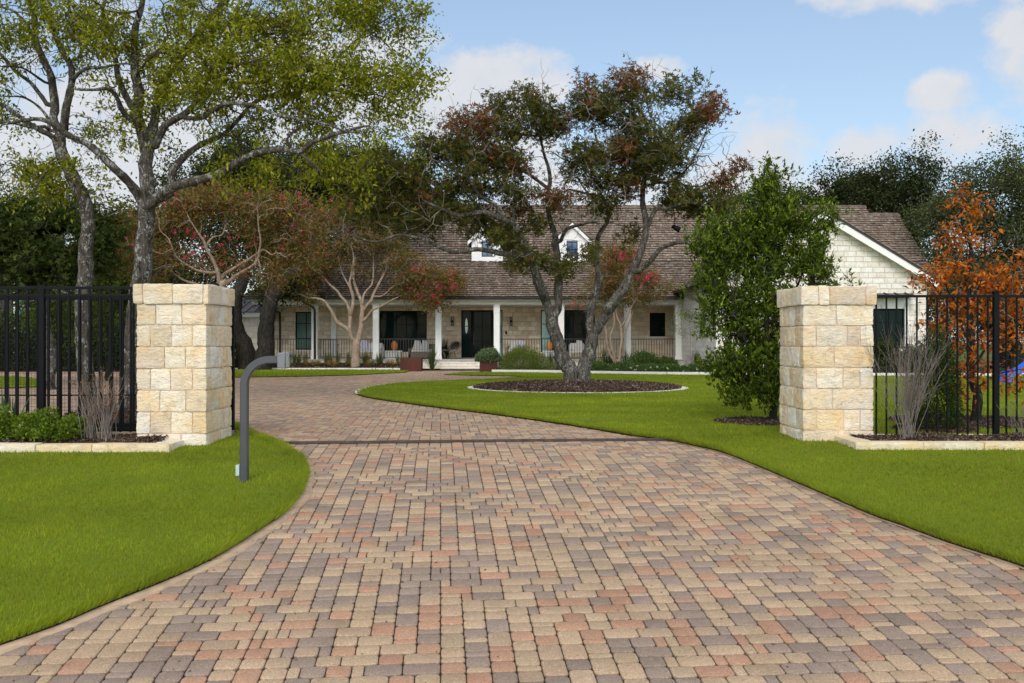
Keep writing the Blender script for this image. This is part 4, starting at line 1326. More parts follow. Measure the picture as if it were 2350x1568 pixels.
# ---- the two tall trees on the left ------------------------------------------------
GREENS = [(.25, .265, .016), (.185, .205, .015), (.32, .315, .022), (.10, .125, .012), (.36, .29, .03)]
def left_tree_b():
    D = 18.3; r = np.random.default_rng(101); t = Tree(101)
    x0 = px(150+148, D)
    root = thing('shade_tree', 'tall ash tree with grey trunk right behind the left gate pillar, spreading wide', 'tree', (px(312, D), D, 0))
    W = D/FPX*.4394/2*1.80
    t.limb([P(290, 965, D)]+[P(300, 900, D), P(312, 800, D)]+path(T6, [(735, 1490), (758, 1250), (750, 1100)], D)+path(T6, [(762, 1000), (768, 850)], D, 0, .1), 62*W, 42*W, root=True, jit=.02)
    L_ = lambda pts, w0, w1, a=0, b=0, j=.02: t.limb(path(T6, pts, D, a, b), w0*W, w1*W, jit=j)
    L_([(768, 850), (750, 700), (720, 560), (715, 430), (702, 300), (705, 150), (740, 0), (760, -150)], 40, 12, .1, .6)
    L_([(750, 1080), (700, 1000), (640, 930), (590, 880), (480, 780), (370, 710), (280, 660), (170, 630), (0, 645)], 30, 6, 0, -1.6)
    L_([(745, 700), (650, 600), (600, 500), (520, 462), (400, 462)], 20, 6, .1, -1.2)
    L_([(715, 600), (640, 480), (600, 330), (560, 150), (545, 0), (530, -120)], 22, 9, .2, 1.2)
    L_([(752, 1120), (840, 1035), (900, 970), (1050, 930), (1200, 872), (1350, 802), (1500, 777), (1570, 792), (1640, 740), (1800, 690), (1930, 660)], 32, 6, 0, -2.2)
    L_([(1500, 777), (1518, 705), (1580, 640)], 10, 4, -1.4, -1.6)
    L_([(1570, 792), (1640, 860), (1690, 920)], 8, 4, -1.5, -1.9)
    L_([(800, 1070), (870, 1010), (900, 885), (960, 822), (1050, 762), (1180, 700), (1255, 620), (1330, 540), (1450, 480)], 26, 7, 0, 1.6)
    L_([(780, 780), (850, 680), (920, 622), (1000, 560), (1040, 440), (1100, 360), (1200, 250)], 24, 6, .1, -.8)
    L_([(920, 625), (1050, 600), (1200, 540), (1350, 552), (1500, 600), (1700, 640), (1850, 700)], 14, 4, -.3, -2.2)
    L_([(775, 800), (810, 620), (840, 500), (900, 370), (980, 230), (1060, 130), (1130, 50), (1180, 0), (1260, -110)], 30, 14, .1, 1.8)
    L_([(1080, 120), (1180, 108), (1280, 112), (1400, 180), (1520, 120), (1650, 130), (1690, 20)], 12, 4, 1.4, .2)
    L_([(1335, 540), (1450, 500), (1600, 460), (1700, 400), (1750, 330), (1785, 280), (1900, 180), (2050, 90)], 12, 4, 1, .4)
    L_([(1600, 460), (1800, 480), (1980, 500), (2100, 560)], 8, 3, .8, .4)
    L_([(1160, 300), (1350, 250), (1420, 190)], 9, 4, 1.2, .9)
    L_([(705, 400), (800, 300), (900, 290), (1000, 310), (1160, 360), (1350, 330)], 10, 4, .3, -1.3)
    L_([(1785, 360), (1900, 410), (2050, 400), (2150, 470)], 7, 3, .6, .2)
    ell = [(560, 120, 260, 190, 70), (900, 120, 300, 170, 85), (1250, 90, 280, 150, 85), (1600, 120, 300, 170, 95), (1900, 140, 260, 190, 85), (2080, 60, 150, 110, 26),
           (750, 380, 260, 150, 60), (1100, 380, 280, 150, 75), (1450, 400, 280, 150, 85), (1800, 420, 280, 160, 95), (2080, 480, 170, 160, 50), (1950, 640, 170, 110, 34),
           (1000, 600, 210, 100, 36), (1300, 620, 250, 100, 46), (1650, 640, 250, 90, 46), (1200, 760, 180, 90, 26), (1500, 880, 200, 90, 24), (1800, 900, 220, 80, 26),
           (1250, 900, 150, 70, 14), (2150, 720, 120, 70, 12), (600, 560, 130, 130, 12), (700, 640, 90, 80, 14), (1100, -120, 500, 100, 60), (1750, -100, 400, 90, 50), (2230, 330, 60, 200, 8), (520, 720, 150, 60, 8)]
    C = crown_tips(r, ell, D, T6)
    C[:, 1] += r.normal(0, .5, len(C))
    t.grow(C[r.permutation(len(C))[:len(C)//3]], .3, .7, .05)
    t.grow(C, .22, .6, .05)
    # outer twigs round these
    k = r.integers(0, len(C), 3300)
    F_ = C[k]+r.normal(0, .30, (3300, 3))*np.array([1.1, 1, .8])
    F_ = F_[F_[:, 2] > 3.0]
    t.grow(F_, .16, .5, .02)
    t.build(root, M['bark_ash'], M['twig_dark'], rtip=.0032, thick=.035, flare=.35)
    pos, dv, rep = twig_points(t, 23, .075, .30)
    kk = fbm(pos, 1.25, 7, 2) > -.02
    pos, dv = pos[kk], dv[kk]
    cr = Crown(); cr.add(leaves(pos, dv, .092, GREENS, [.3, .28, .2, .16, .06], r, 1, .42, .45))
    cr.build(root, M['leaf'])
left_tree_b()

def left_tree_a():
    D = 18.9; r = np.random.default_rng(102); t = Tree(102)
    root = thing('shade_tree', 'tall leaning tree with pale lichen spotted trunk, leftmost of the two big trees', 'tree', (px(200, D), D, 0))
    W = D/FPX*.4394/2*1.80
    t.limb([P(205, 955, D), P(199, 900, D), P(196, 800, D), P(194, 700, D)]+path(T6, [(443, 1490), (450, 1350), (452, 1200), (440, 1080), (415, 1000), (380, 920), (335, 800), (310, 730)], D), 48*W, 36*W, root=True, jit=.015)
    L_ = lambda pts, w0, w1, a=0, b=0, j=.02: t.limb(path(T6, pts, D, a, b), w0*W, w1*W, jit=j)
    L_([(310, 730), (288, 650), (290, 590), (270, 480), (240, 350), (200, 230), (170, 120), (150, 0), (130, -120)], 27, 12, 0, .5)
    L_([(318, 740), (345, 640), (352, 560), (372, 420), (350, 330), (320, 270), (270, 150), (222, 40), (205, -80)], 26, 10, 0, -.7)
    L_([(300, 760), (250, 712), (180, 672), (100, 610), (0, 540), (-120, 480)], 18, 7, 0, -1)
    L_([(262, 560), (200, 480), (120, 400), (0, 290), (-80, 240)], 14, 7, .2, 1)
    L_([(372, 410), (450, 360), (600, 330), (720, 330)], 12, 4, -.5, -1.4)
    L_([(275, 690), (220, 580), (130, 520), (0, 500)], 11, 4, 0, .9)
    L_([(255, 660), (150, 650), (60, 630), (-60, 650)], 11, 5, 0, -.5)
    L_([(265, 450), (180, 400), (100, 350), (20, 340)], 9, 4, .3, -.6)
    L_([(300, 810), (260, 860), (230, 940), (190, 1000)], 8, 4, 0, -.9)
    L_([(250, 130), (300, 160), (360, 170), (480, 260)], 9, 4, -.5, -.9)
    L_([(190, 200), (120, 120), (60, 60), (-40, 20)], 12, 5, .4, .9)
    # burl low on the stem
    ell = [(60, 80, 260, 150, 50), (320, 60, 200, 130, 40), (120, 250, 200, 110, 34), (-120, 200, 150, 200, 24), (420, 260, 150, 110, 24), (450, 120, 140, 110, 22),
           (60, 420, 150, 90, 16), (20, 600, 120, 70, 8), (240, 340, 120, 90, 14), (180, 900, 190, 90, 26), (250, 980, 170, 80, 26), (120, 850, 120, 60, 12), (440, 660, 110, 60, 7), (460, 860, 70, 140, 9), (120, -100, 350, 80, 25), (-200, 500, 150, 150, 10)]
    C = crown_tips(r, ell, D, T6)
    C[:, 1] += r.normal(0, .5, len(C))
    t.grow(C[r.permutation(len(C))[:len(C)//3]], .3, .7, .05)
    t.grow(C, .22, .6, .05)
    k = r.integers(0, len(C), 1150)
    F_ = C[k]+r.normal(0, .28, (len(k), 3))*np.array([1.1, 1, .8])
    t.grow(F_[F_[:, 2] > 2.9], .16, .5, .02)
    t.build(root, M['bark_ash'], M['twig_dark'], rtip=.0032, thick=.035, flare=.3)
    pos, dv, rep = twig_points(t, 21, .075, .30)
    kk = fbm(pos, 1.25, 9, 2) > -.02
    pos, dv = pos[kk], dv[kk]
    cr = Crown(); cr.add(leaves(pos, dv, .092, GREENS, [.28, .3, .14, .22, .06], r, 1, .42, .45))
    cr.build(root, M['leaf'])
left_tree_a()

# ---- the oak in the ring ------------------------------------------------------------
def oak():
    D = 27.9; r = np.random.default_rng(103); t = Tree(103)
    root = thing('oak_tree', 'forked oak with dark green and rust red leaves in the round mulch bed', 'tree', (px(1322, D), D, .1))
    W3 = D/FPX*.1953/2*1.12; W7 = D/FPX*.3662/2*1.3
    a3 = lambda pts, w0, w1, a=0, b=0, **k: t.limb(path(T3, pts, D, a, b), w0*W3, w1*W3, **k)
    a7 = lambda pts, w0, w1, a=0, b=0, **k: t.limb(path(T7, pts, D, a, b), w0*W7, w1*W7, **k)
    a3([(1752, 1330), (1722, 1220), (1700, 1130), (1640, 1000), (1590, 850), (1540, 700), (1500, 590), (1482, 480)], 175, 120, 0, 0, root=True, jit=.012)
    a3([(1838, 1330), (1850, 1200), (1880, 1060), (1915, 930), (1950, 810), (1962, 700)], 165, 125, 0, 0, root=True, jit=.012)
    a3([(1484, 500), (1440, 340), (1385, 240), (1330, 130), (1290, 0)], 92, 84, 0, -.3)
    a3([(1500, 500), (1565, 400), (1580, 250), (1590, 100), (1585, 0)], 85, 74, 0, .5)
    a3([(1955, 720), (1935, 580), (1960, 440), (2000, 260), (2040, 60), (2050, 0)], 86, 66, 0, .6)
    a3([(1965, 740), (2030, 640), (2120, 500), (2220, 340), (2330, 180), (2400, 90)], 100, 84, 0, -.5)
    # upper limbs
    a7([(1075, 1480), (1030, 1400), (985, 1260), (950, 1160), (885, 1040), (790, 985), (690, 945), (560, 960), (430, 930), (300, 870)], 46, 12, -.3, -2)
    a7([(965, 1245), (880, 1212), (780, 1192), (650, 1168), (500, 1190), (400, 1150), (300, 1110), (150, 1090), (0, 1120), (-120, 1090)], 28, 7, -.4, -2.4)
    a7([(1140, 1480), (1145, 1300), (1130, 1100), (1090, 985), (1080, 850), (1092, 700), (1060, 560), (1010, 400)], 40, 10, .5, .9)
    a7([(1148, 1140), (1200, 1042), (1300, 1012), (1390, 1000)], 22, 7, .5, -.6)
    a7([(880, 1030), (872, 960), (905, 890), (900, 800)], 16, 6, -.5, .2)
    a7([(800, 985), (760, 900), (680, 850), (620, 790), (560, 700), (450, 640), (330, 600)], 18, 6, -.8, -1.2)
    a7([(1090, 790), (1000, 722), (905, 670), (800, 560), (760, 430), (740, 330)], 18, 6, .6, -.8)
    a7([(700, 945), (600, 860), (520, 720), (420, 560)], 13, 5, -1, .6)
    a7([(1395, 1500), (1402, 1350), (1390, 1200), (1410, 1080), (1462, 960), (1432, 850), (1350, 830), (1230, 800)], 34, 10, .6, 1.3)
    a7([(1440, 1560), (1560, 1400), (1645, 1250), (1692, 1070), (1690, 950), (1680, 800), (1702, 650), (1720, 500), (1690, 350), (1600, 230)], 44, 9, -.5, .6)
    a7([(1700, 1050), (1755, 925), (1830, 915), (1960, 880), (2100, 900), (2240, 830)], 22, 6, -.1, -1)
    a7([(1625, 1320), (1740, 1232), (1820, 1152), (1920, 1130), (2050, 1150)], 30, 14, -.4, -1.6)
    a7([(1705, 785), (1760, 750), (1850, 742), (1930, 690), (2020, 560), (2080, 420)], 16, 5, .2, .5)
    a7([(1700, 640), (1800, 540), (1880, 420), (1930, 290)], 14, 5, .4, 1.5)
    a7([(1690, 700), (1600, 640), (1480, 600), (1390, 470), (1360, 300)], 14, 5, .3, -.8)
    a7([(1450, 900), (1390, 760), (1330, 640), (1200, 620), (1100, 560)], 14, 5, 1.2, .3)
    a7([(1350, 830), (1270, 720), (1250, 600), (1280, 480)], 10, 4, 1.2, 1.8)
    a7([(1640, 560), (1560, 430), (1540, 280), (1570, 160)], 11, 4, .5, 1.1)
    red = [(1320, 160, 60, 70, 9), (1370, 260, 70, 70, 9), (1580, 150, 110, 70, 24), (2080, 330, 120, 60, 22), (510, 400, 80, 55, 18), (670, 420, 90, 70, 20), (1150, 870, 110, 40, 14), (900, 680, 60, 50, 6), (2120, 215, 30, 20, 3), (1530, 600, 60, 60, 10), (880, 930, 50, 40, 5), (300, 860, 60, 40, 4), (700, 600, 60, 60, 7), (2180, 740, 60, 40, 8), (2265, 665, 50, 22, 6), (1170, 390, 50, 50, 7), (1560, 780, 90, 80, 14)]
    grn = [(800, 260, 90, 90, 16), (950, 210, 40, 50, 6), (1020, 280, 90, 60, 12), (1050, 380, 150, 90, 26), (860, 420, 110, 90, 16), (470, 540, 140, 90, 26), (650, 600, 150, 90, 26), (330, 560, 110, 80, 14), (820, 620, 130, 100, 20), (900, 830, 130, 70, 20), (560, 760, 150, 80, 18),
           (1300, 300, 90, 110, 16), (1450, 300, 110, 120, 20), (1650, 330, 140, 120, 24), (1820, 190, 70, 50, 9), (1950, 210, 50, 50, 6), (1930, 420, 100, 90, 16), (1650, 520, 190, 110, 44), (1800, 620, 140, 110, 34), (1700, 700, 120, 80, 22), (1350, 600, 170, 80, 26), (1250, 660, 90, 60, 10), (1430, 740, 140, 70, 18),
           (1900, 830, 130, 80, 24), (2050, 900, 120, 60, 18), (2200, 900, 90, 50, 10), (850, 1130, 120, 55, 18), (900, 1250, 60, 40, 7), (250, 1000, 170, 60, 26), (-60, 900, 150, 130, 34), (-80, 720, 110, 110, 20), (620, 930, 120, 60, 14), (760, 1060, 90, 40, 9), (60, 760, 130, 90, 16), (420, 850, 120, 70, 16), (700, 760, 120, 80, 16), (1180, 1290, 60, 90, 12), (1050, 1230, 70, 70, 8), (640, 1010, 160, 40, 12), (430, 940, 140, 60, 14), (250, 740, 150, 110, 22), (150, 870, 160, 80, 16), (1020, 990, 70, 50, 8), (1430, 890, 90, 60, 12), (50, 620, 120, 120, 14), (1340, 1200, 50, 50, 5), (1650, 1050, 50, 40, 4)]
    bare = [(1500, 450, 500, 260, 80), (2000, 620, 190, 160, 42), (600, 500, 400, 230, 50), (1100, 750, 500, 160, 60), (150, 980, 330, 120, 44), (1950, 500, 160, 120, 26), (1600, 130, 250, 80, 20), (850, 330, 260, 100, 22), (1300, 900, 300, 100, 34), (-80, 1080, 200, 110, 30), (1050, 160, 60, 60, 4), (500, 1020, 260, 90, 26)]
    tg = crown_tips(r, red, D, T7); tr = len(tg)
    tg2 = crown_tips(r, grn, D, T7); tb = crown_tips(r, bare, D, T7)
    allc = np.vstack([tg, tg2]); allc[:, 1] += r.normal(0, .7, len(allc)); tb[:, 1] += r.normal(0, .8, len(tb))
    t.grow(allc[::4], .3, .8, .07); 
    t.grow(np.vstack([allc, tb]), .24, .6, .07)
    # bare crooked twigs
    k = r.integers(0, len(tb), 2600)
    t.grow(tb[k]+r.normal(0, .34, (len(k), 3)), .14, .5, .035)
    k = r.integers(0, len(allc), 1500)
    t.grow(allc[k]+r.normal(0, .20, (len(k), 3)), .14, .5, .03)
    t.build(root, M['bark_oak'], M['twig'], rtip=.0065, thick=.028, flare=.30, ex=2.6)
    cr = Crown()
    def clump(tp, n, pal, pw):
        kk = r.integers(0, len(tp), n)
        pos = tp[kk]+r.normal(0, .165, (n, 3))*np.array([1, 1, .8])
        cr.add(leaves(pos, np.tile([0, 0, .2], (n, 1)), .128, pal, pw, r, 3, .55, .1, .12, 1.0, .22))
    DG = [(.058, .068, .015), (.090, .096, .019), (.15, .135, .026), (.14, .078, .024)]
    RD = [(.165, .058, .024), (.25, .095, .032), (.115, .055, .020), (.10, .09, .02)]
    clump(allc[:tr], 5600, RD, [.36, .2, .24, .2]); clump(allc[tr:], 29000, DG, [.38, .32, .16, .14])
    cr.build(root, M['leaf'])
    # flood lamp clipped to the right hand limb
    lr = thing('flood_lamp', 'small black flood lamp hanging from the right side of the oak', 'lamp', P(1551, 522, D-1))
    a = Acc(); q = P(1548, 505, D-1)
    a.tube([tuple(P(1549, 496, D-1)), tuple(P(1547, 512, D-1)), tuple(P(1550, 519, D-1))], .012, 8); a.build('bracket', M['black_metal'], lr, True)
    a = Acc(); c = P(1552, 524, D-1)
    a.tube([tuple(c+Vector((-.10, .05, .06))), tuple(c+Vector((.0, 0, .0))), tuple(c+Vector((.09, -.03, -.05)))], [.05, .07, .085], 14); a.build('housing', M['black_metal'], lr, True)
oak()

# ================================================================ the house
YC, YW, ZF = 48.0, 51.0, .44
zv = lambda v, D: EYE-(v-784)/FPX*D

def shakes(rows, x0f, x1f, y0, z0, y1, z1, r, expo=.235, pal=None, axis='y'):
    """wood shakes on a slope rising from (y0,z0) to (y1,z1)"""
    Ls = math.hypot(y1-y0, z1-z0); dy, dz = (y1-y0)/Ls, (z1-z0)/Ls; ny, nz = -dz, dy
    items = []
    k = 0; s = 0
    while s < Ls-.03:
        yy = y0+dy*s; xa, xb = x0f(yy), x1f(yy); x = xa-r.uniform(0, .15)
        while x < xb:
            w_ = r.uniform(.09, .24); a, b = max(x, xa), min(x+w_-.006, xb)
            if b-a > .02: items.append((a, b, s+r.normal(0, .010), min(expo*1.12, Ls-s+.03), r.uniform(.026, .048)))
            x += w_
        s += expo; k += 1
    A = np.array(items); n = len(A); V = np.zeros((n, 12, 3))
    def put(i, x, s_, nn): 
        V[:, i, 0] = x; V[:, i, 1] = y0+dy*s_+ny*nn; V[:, i, 2] = z0+dz*s_+nz*nn
    a, b, s0, le, th = A.T
    put(0, a, s0, 0); put(1, b, s0, 0); put(2, b, s0+le, 0); put(3, a, s0+le, 0)
    put(4, a, s0, th+.012); put(5, b, s0, th+.012); put(6, b, s0+le, .004); put(7, a, s0+le, .004)
    # weathered butt ends, darkened further to paint in the shadow line below each row
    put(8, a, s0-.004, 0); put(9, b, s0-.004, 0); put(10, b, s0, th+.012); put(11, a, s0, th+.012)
    F = np.array([(4,5,6,7), (8,9,10,11), (1,2,6,5), (3,0,4,7)])
    Fa = (F[None]+np.arange(n)[:, None, None]*12).reshape(-1, 4)
    pal = pal if pal is not None else np.array([(.215, .166, .128), (.258, .204, .158), (.172, .128, .098), (.315, .258, .205), (.228, .165, .123)])
    c = pal[r.choice(len(pal), n, p=[.32, .26, .16, .12, .14])]*r.uniform(.88, 1.12, (n, 1))
    V = V.reshape(-1, 3)
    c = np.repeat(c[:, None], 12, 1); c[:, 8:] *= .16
    return V, Fa, c.reshape(-1, 3)

def wall_open(acc, x0, x1, z0, z1, y, th, ops):
    """wall with openings ops = (xa, xb, za, zb); butted boxes"""
    ops = sorted(ops); x = x0
    for xa, xb, za, zb in ops:
        acc.box(x, xa, y, y+th, z0, z1)
        if za > z0+.01: acc.box(xa, xb, y, y+th, z0, za)
        if zb < z1-.01: acc.box(xa, xb, y, y+th, zb, z1)
        x = xb
    acc.box(x, x1, y, y+th, z0, z1)

def window(root, xa, xb, za, zb, y, cols, rows, pane, fr=.055, mu=.028, fm='black_metal', name='window', xs=None, zs=None, panes=None):
    a = Acc(); d0, d1 = y+.05, y+.12
    a.box(xa, xa+fr, d0, d1, za, zb); a.box(xb-fr, xb, d0, d1, za, zb)
    a.box(xa+fr, xb-fr, d0, d1, za, za+fr); a.box(xa+fr, xb-fr, d0, d1, zb-fr, zb)
    xs = xs or [xa+(xb-xa)*i/cols for i in range(1, cols)]; zs = zs or [za+(zb-za)*i/rows for i in range(1, rows)]
    for x in xs: a.box(x-mu/2, x+mu/2, d0+.012, d1-.01, za+fr, zb-fr)
    X = [xa+fr-.001]+xs+[xb-fr+.001]
    for z in zs:
        for i in range(len(X)-1): a.box(X[i]+mu/2, X[i+1]-mu/2, d0+.014, d1-.012, z-mu/2, z+mu/2)
    w_ = a.build(name, M[fm], root)
    p = Acc()
    if panes is None: p.box(xa+fr*.5, xb-fr*.5, d0+.040, d0+.050, za+fr*.5, zb-fr*.5); p.build('pane', M[pane], w_)
    else:
        ms = [M[q] for q in pane]
        for i in range(len(X)-1):
            p.box(X[i], X[i+1]-.0005, d0+.040, d0+.050, za+fr*.5, zb-fr*.5, panes[i])
        p.build('pane', ms, w_)
    return w_

def house():
    r = np.random.default_rng(55)
    H = thing('house', 'long cream limestone house with brown shake roof, two dormers and a railed front porch', 'house', (2, 52, 0))
    X0, X1 = px(630, YW), 12.5
    # ---- front wall with its openings
    op = {}
    def o(n, u0, u1, v0, v1): op[n] = (px(u0, YW), px(u1, YW), zv(v1, YW), zv(v0, YW))
    o('w1', 678, 727, 716, 803); o('w2', 862.6, 979.5, 713.5, 808); o('door', 1058.5, 1153, 712, 821.5)
    o('w3', 1241, 1365, 712, 808); o('w4', 1491, 1527, 718, 772.5)
    a = Acc(); wall_open(a, X0, X1, ZF-.44, 3.35, YW, .3, list(op.values())); a.build('front_wall', M['stone_wall'], H)
    for k in ('w1', 'w4', 'w2', 'w3'):
        xa, xb, za, zb = op[k]; a = Acc(); a.box(xa-.06, xb+.06, YW-.035, YW-.002, za-.075, za-.004, 0); a.build('window_sill', M['cut_stone'], H)
    window(H, *op['w1'], YW, 2, 3, 'green_glass', zs=[zv(743, YW), zv(777, YW)])
    window(H, *op['w2'], YW, 5, 3, 'dark_glass')
    w3 = window(H, *op['w3'], YW, 5, 3, ['sky_glass', 'dark_glass'], panes=[0, 1, 1, 1, 1])
    window(H, *op['w4'], YW, 2, 3, 'dark_glass')
    # ---- front door with sidelights
    xa, xb, za, zb = op['door']; f3 = lambda c: px(975+.1953*c, YW)
    window(H, f3(430), f3(553), za, zb, YW-.002, 1, 3, 'dark_glass', name='sidelight', zs=[zv(631+.1953*785, YW), zv(631+.1953*605, YW)])
    window(H, f3(797), f3(912), za, zb, YW-.002, 1, 3, 'sky_glass', name='sidelight', zs=[zv(631+.1953*785, YW), zv(631+.1953*605, YW)])
    dr = window(H, f3(555), f3(795), za, zb, YW-.006, 2, 3, 'dark_glass', fr=.085, name='door', zs=[zv(631+.1953*785, YW), zv(631+.1953*605, YW)])
    a = Acc(); a.tube([(f3(575), YW-.0, 1.15), (f3(575), YW-.0, 1.75)], .013, 8); a.box(f3(575)-.02, f3(575)+.02, YW+.012, YW+.04, 1.42, 1.5); a.build('handle', M['light_metal'], dr)
    # tall oval mirror glinting behind the left sidelight
    cx, cz = f3(488), zv(631+.1953*600, YW); V = [(cx+.072*math.cos(t), YW+.080, cz+.39*math.sin(t)) for t in np.linspace(0, 2*np.pi, 28, endpoint=False)]
    V2 = [(x, y+.006, z) for x, y, z in V]; n = len(V)
    mesh('oval_mirror', V+V2, [list(range(n))]+[(i, n+i, n+(i+1) % n, (i+1) % n) for i in range(n)], M['sky_glass'], H)
    # pilaster on the wall, sconces, doorbell
    a = Acc(); x = px(765, YW-.2); a.box(x-.13, x+.13, YW-.16, YW-.002, ZF, 3.08); a.build('pilaster', M['white_trim'], H)
    for u in (1038, 1173):
        x = px(u, YW-.1); z1, z0 = zv(726.8, YW), zv(748.8, YW); m = (z0+z1)/2
        a = Acc(); a.box(x-.035, x+.035, YW-.012, YW-.002, z0+.03, z1-.03); a.box(x-.062, x-.036, YW-.13, YW-.013, z0, z1, 0, .004); a.box(x+.036, x+.062, YW-.13, YW-.013, z0, z1, 0, .004); a.box(x-.0355, x+.0355, YW-.125, YW-.014, m-.04, m+.04)
        s_ = a.build('wall_sconce', M['black_metal'], H)
        a = Acc(); a.tube([(x, YW-.07, z0+.03), (x, YW-.07, m-.045)], .026, 10); a.build('lamp_tube', M['lens'], s_)
        a = Acc(); a.tube([(x, YW-.07, m+.045), (x, YW-.07, z1-.03)], .026, 10); a.build('lamp_tube', M['lens'], s_)
    a = Acc(); x = px(1161.5, YW); a.box(x-.045, x+.045, YW-.035, YW-.002, zv(767, YW), zv(760.5, YW), 0, .012); a.build('doorbell', M['black_metal'], H)
    # ---- porch floor, base, steps, ceiling
    xl, xr = px(611, YC), 11.0
    a = Acc(); a.box(xl, xr, 47.72, YW-.002, 0, ZF-.062); a.build('porch_base', M['pale_stone'], H)
    a = Acc(); a.box(xl-.03, xr, 47.66, YW-.003, ZF-.06, ZF, 0, .008); a.build('porch_floor', M['concrete'], H)
    a = Acc(); a.box(px(806, 47.7), px(820, 47.7), 47.69, 47.716, .12, .27)
    a.build('base_vent', M['white_trim'], H)
    sx0, sx1 = px(1012, 47), px(1152, 47)
    for i, (z, y) in enumerate(((.315, 47.28), (.19, 46.88), (.065, 46.48))):
        a = Acc(); a.box(sx0-.0, sx1, y, 47.658, 0.0 if i == 2 else z-.124, z-.042); a.build('riser', M['pale_stone'], H)
        a = Acc(); a.box(sx0-.02, sx1+.02, y-.03, 47.657 if i == 0 else y+.45, z-.040, z, 0, .008); a.build('step', M['cut_stone'], H)
    a = Acc(); a.box(xl, xr, YC+.36, YW-.002, 3.10, 3.14); a.build('porch_ceiling', M['ceiling'], H)
    a = Acc(); a.box(px(579, YC), xr+3, YC-.02, YC+.35, 3.085, 3.30, 0, .006); a.build('porch_beam', M['white_trim'], H)
    a = Acc(); a.box(px(570, YC), xr+3, 47.62, YC-.021, 3.27, 3.30); a.box(px(570, YC), xr+3, 47.57, 47.615, 3.26, 3.42); a.build('fascia', M['white_trim'], H)
    # gutter: an open half round
    g = Acc(); pr = [(47.56+.0, 3.44), (47.56, 3.33), (47.53, 3.305), (47.47, 3.305), (47.43, 3.34), (47.425, 3.44), (47.44, 3.44), (47.445, 3.345), (47.475, 3.32), (47.53, 3.32), (47.545, 3.34), (47.545, 3.44)]
    g.prismx(pr, px(563, 47.5), 9.5); g.build('gutter', M['bronze'], H)
    for u in (722.7, 863.2, 1006.5, 1140, 1287.5, 1440, 1556.2, 1668):
        x = px(u, YC+.15); a = Acc(); h = .142
        a.box(x-h, x+h, YC, YC+2*h, ZF+.1515, 2.70, 0, .004); a.box(x-h-.012, x+h+.012, YC-.012, YC+2*h+.012, 2.702, 2.735); a.box(x-h-.006, x+h+.006, YC-.006, YC+2*h+.006, 2.7355, 3.02); a.box(x-h-.02, x+h+.02, YC-.02+.001, YC+2*h+.02, 3.0205, 3.084)
        a.box(x-h-.02, x+h+.02, YC-.02, YC+2*h+.02, ZF, ZF+.15)
        a.build('column', M['white_trim'], H)
    x = px(614, YC); a = Acc(); a.box(x-.09, x+.09, YC, YC+.18, ZF, 1.5); a.build('railing_post', M['white_trim'], H)
    # downspouts
    x = px(721.5, 47.8)
    a = Acc(); a.tube([(x-.55, 47.5, 3.31), (x-.5, 47.52, 3.2), (x-.08, 47.86, 2.95), (x, 47.9, 2.8), (x, 47.9, .12)], .055, 10); a.build('downspout', M['bronze'], H, True)
    x = px(1435.5, 47.8); a = Acc(); a.tube([(x-.2, 47.5, 3.31), (x, 47.9, 3.0), (x, 47.9, .12)], .05, 10); a.build('downspout', M['white_trim'], H, True)
    x = px(603, 47.8); a = Acc(); a.tube([(x-.15, 47.5, 3.31), (x-.1, 47.55, 3.1), (x+.08, 47.9, 2.85), (x+.1, 50.9, 2.8), (x+.1, 50.93, .1)], .05, 10); a.build('downspout', M['bronze'], H, True)
    # ---- railings
    for (u0, u1) in ((618, 716.5), (729.5, 856.5), (870, 999.8), (1147, 1280.8), (1294.3, 1433), (1447, 1549.3), (1563.2, 1660)):
        xa, xb = px(u0, YC+.15), px(u1, YC+.15); y = YC+.14
        a = Acc(); a.box(xa, xb, y-.02, y+.02, 1.405, 1.435, 0, .004); a.box(xa, xb, y-.015, y+.015, ZF+.07, ZF+.095)
        rl = a.build('porch_railing', M['bronze'], H)
        n = int(round((xb-xa)/.128))
        for i in range(1, n):
            x = xa+(xb-xa)*i/n; a = Acc(); a.box(x-.010, x+.010, y-.010, y+.010, ZF+.0955, 1.4045); a.build('baluster', M['bronze'], rl)
    # closely barred gate leaf folded against the second railing
    xa, xb = px(731, YC-.0), px(774, YC-.0); y = YC+.07
    a = Acc(); a.box(xa, xb, y-.015, y+.015, 1.36, 1.39); a.box(xa, xb, y-.015, y+.015, .56, .59); a.box(xa, xa+.03, y-.014, y+.014, .5905, 1.3595); a.box(xb-.03, xb, y-.014, y+.014, .5905, 1.3595)
    for i in range(1, 8):
        x = xa+(xb-xa)*i/8; a.box(x-.011, x+.011, y-.010, y+.010, .5905, 1.3595)
    a.box(xb+.001, xb+.03, y-.03, y+.03, 1.1, 1.18)
    a.build('porch_gate', M['bronze'], H)

    # ---- roof
    xl_ = lambda y: -12.9+(y-47.45)*.62
    c = Crown()
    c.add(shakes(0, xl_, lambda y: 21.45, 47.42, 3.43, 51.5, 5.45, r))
    c.add(shakes(0, xl_, lambda y: 21.45 if y < 55.25 else 19.85, 51.47, 5.45, 56, 8.9, r))
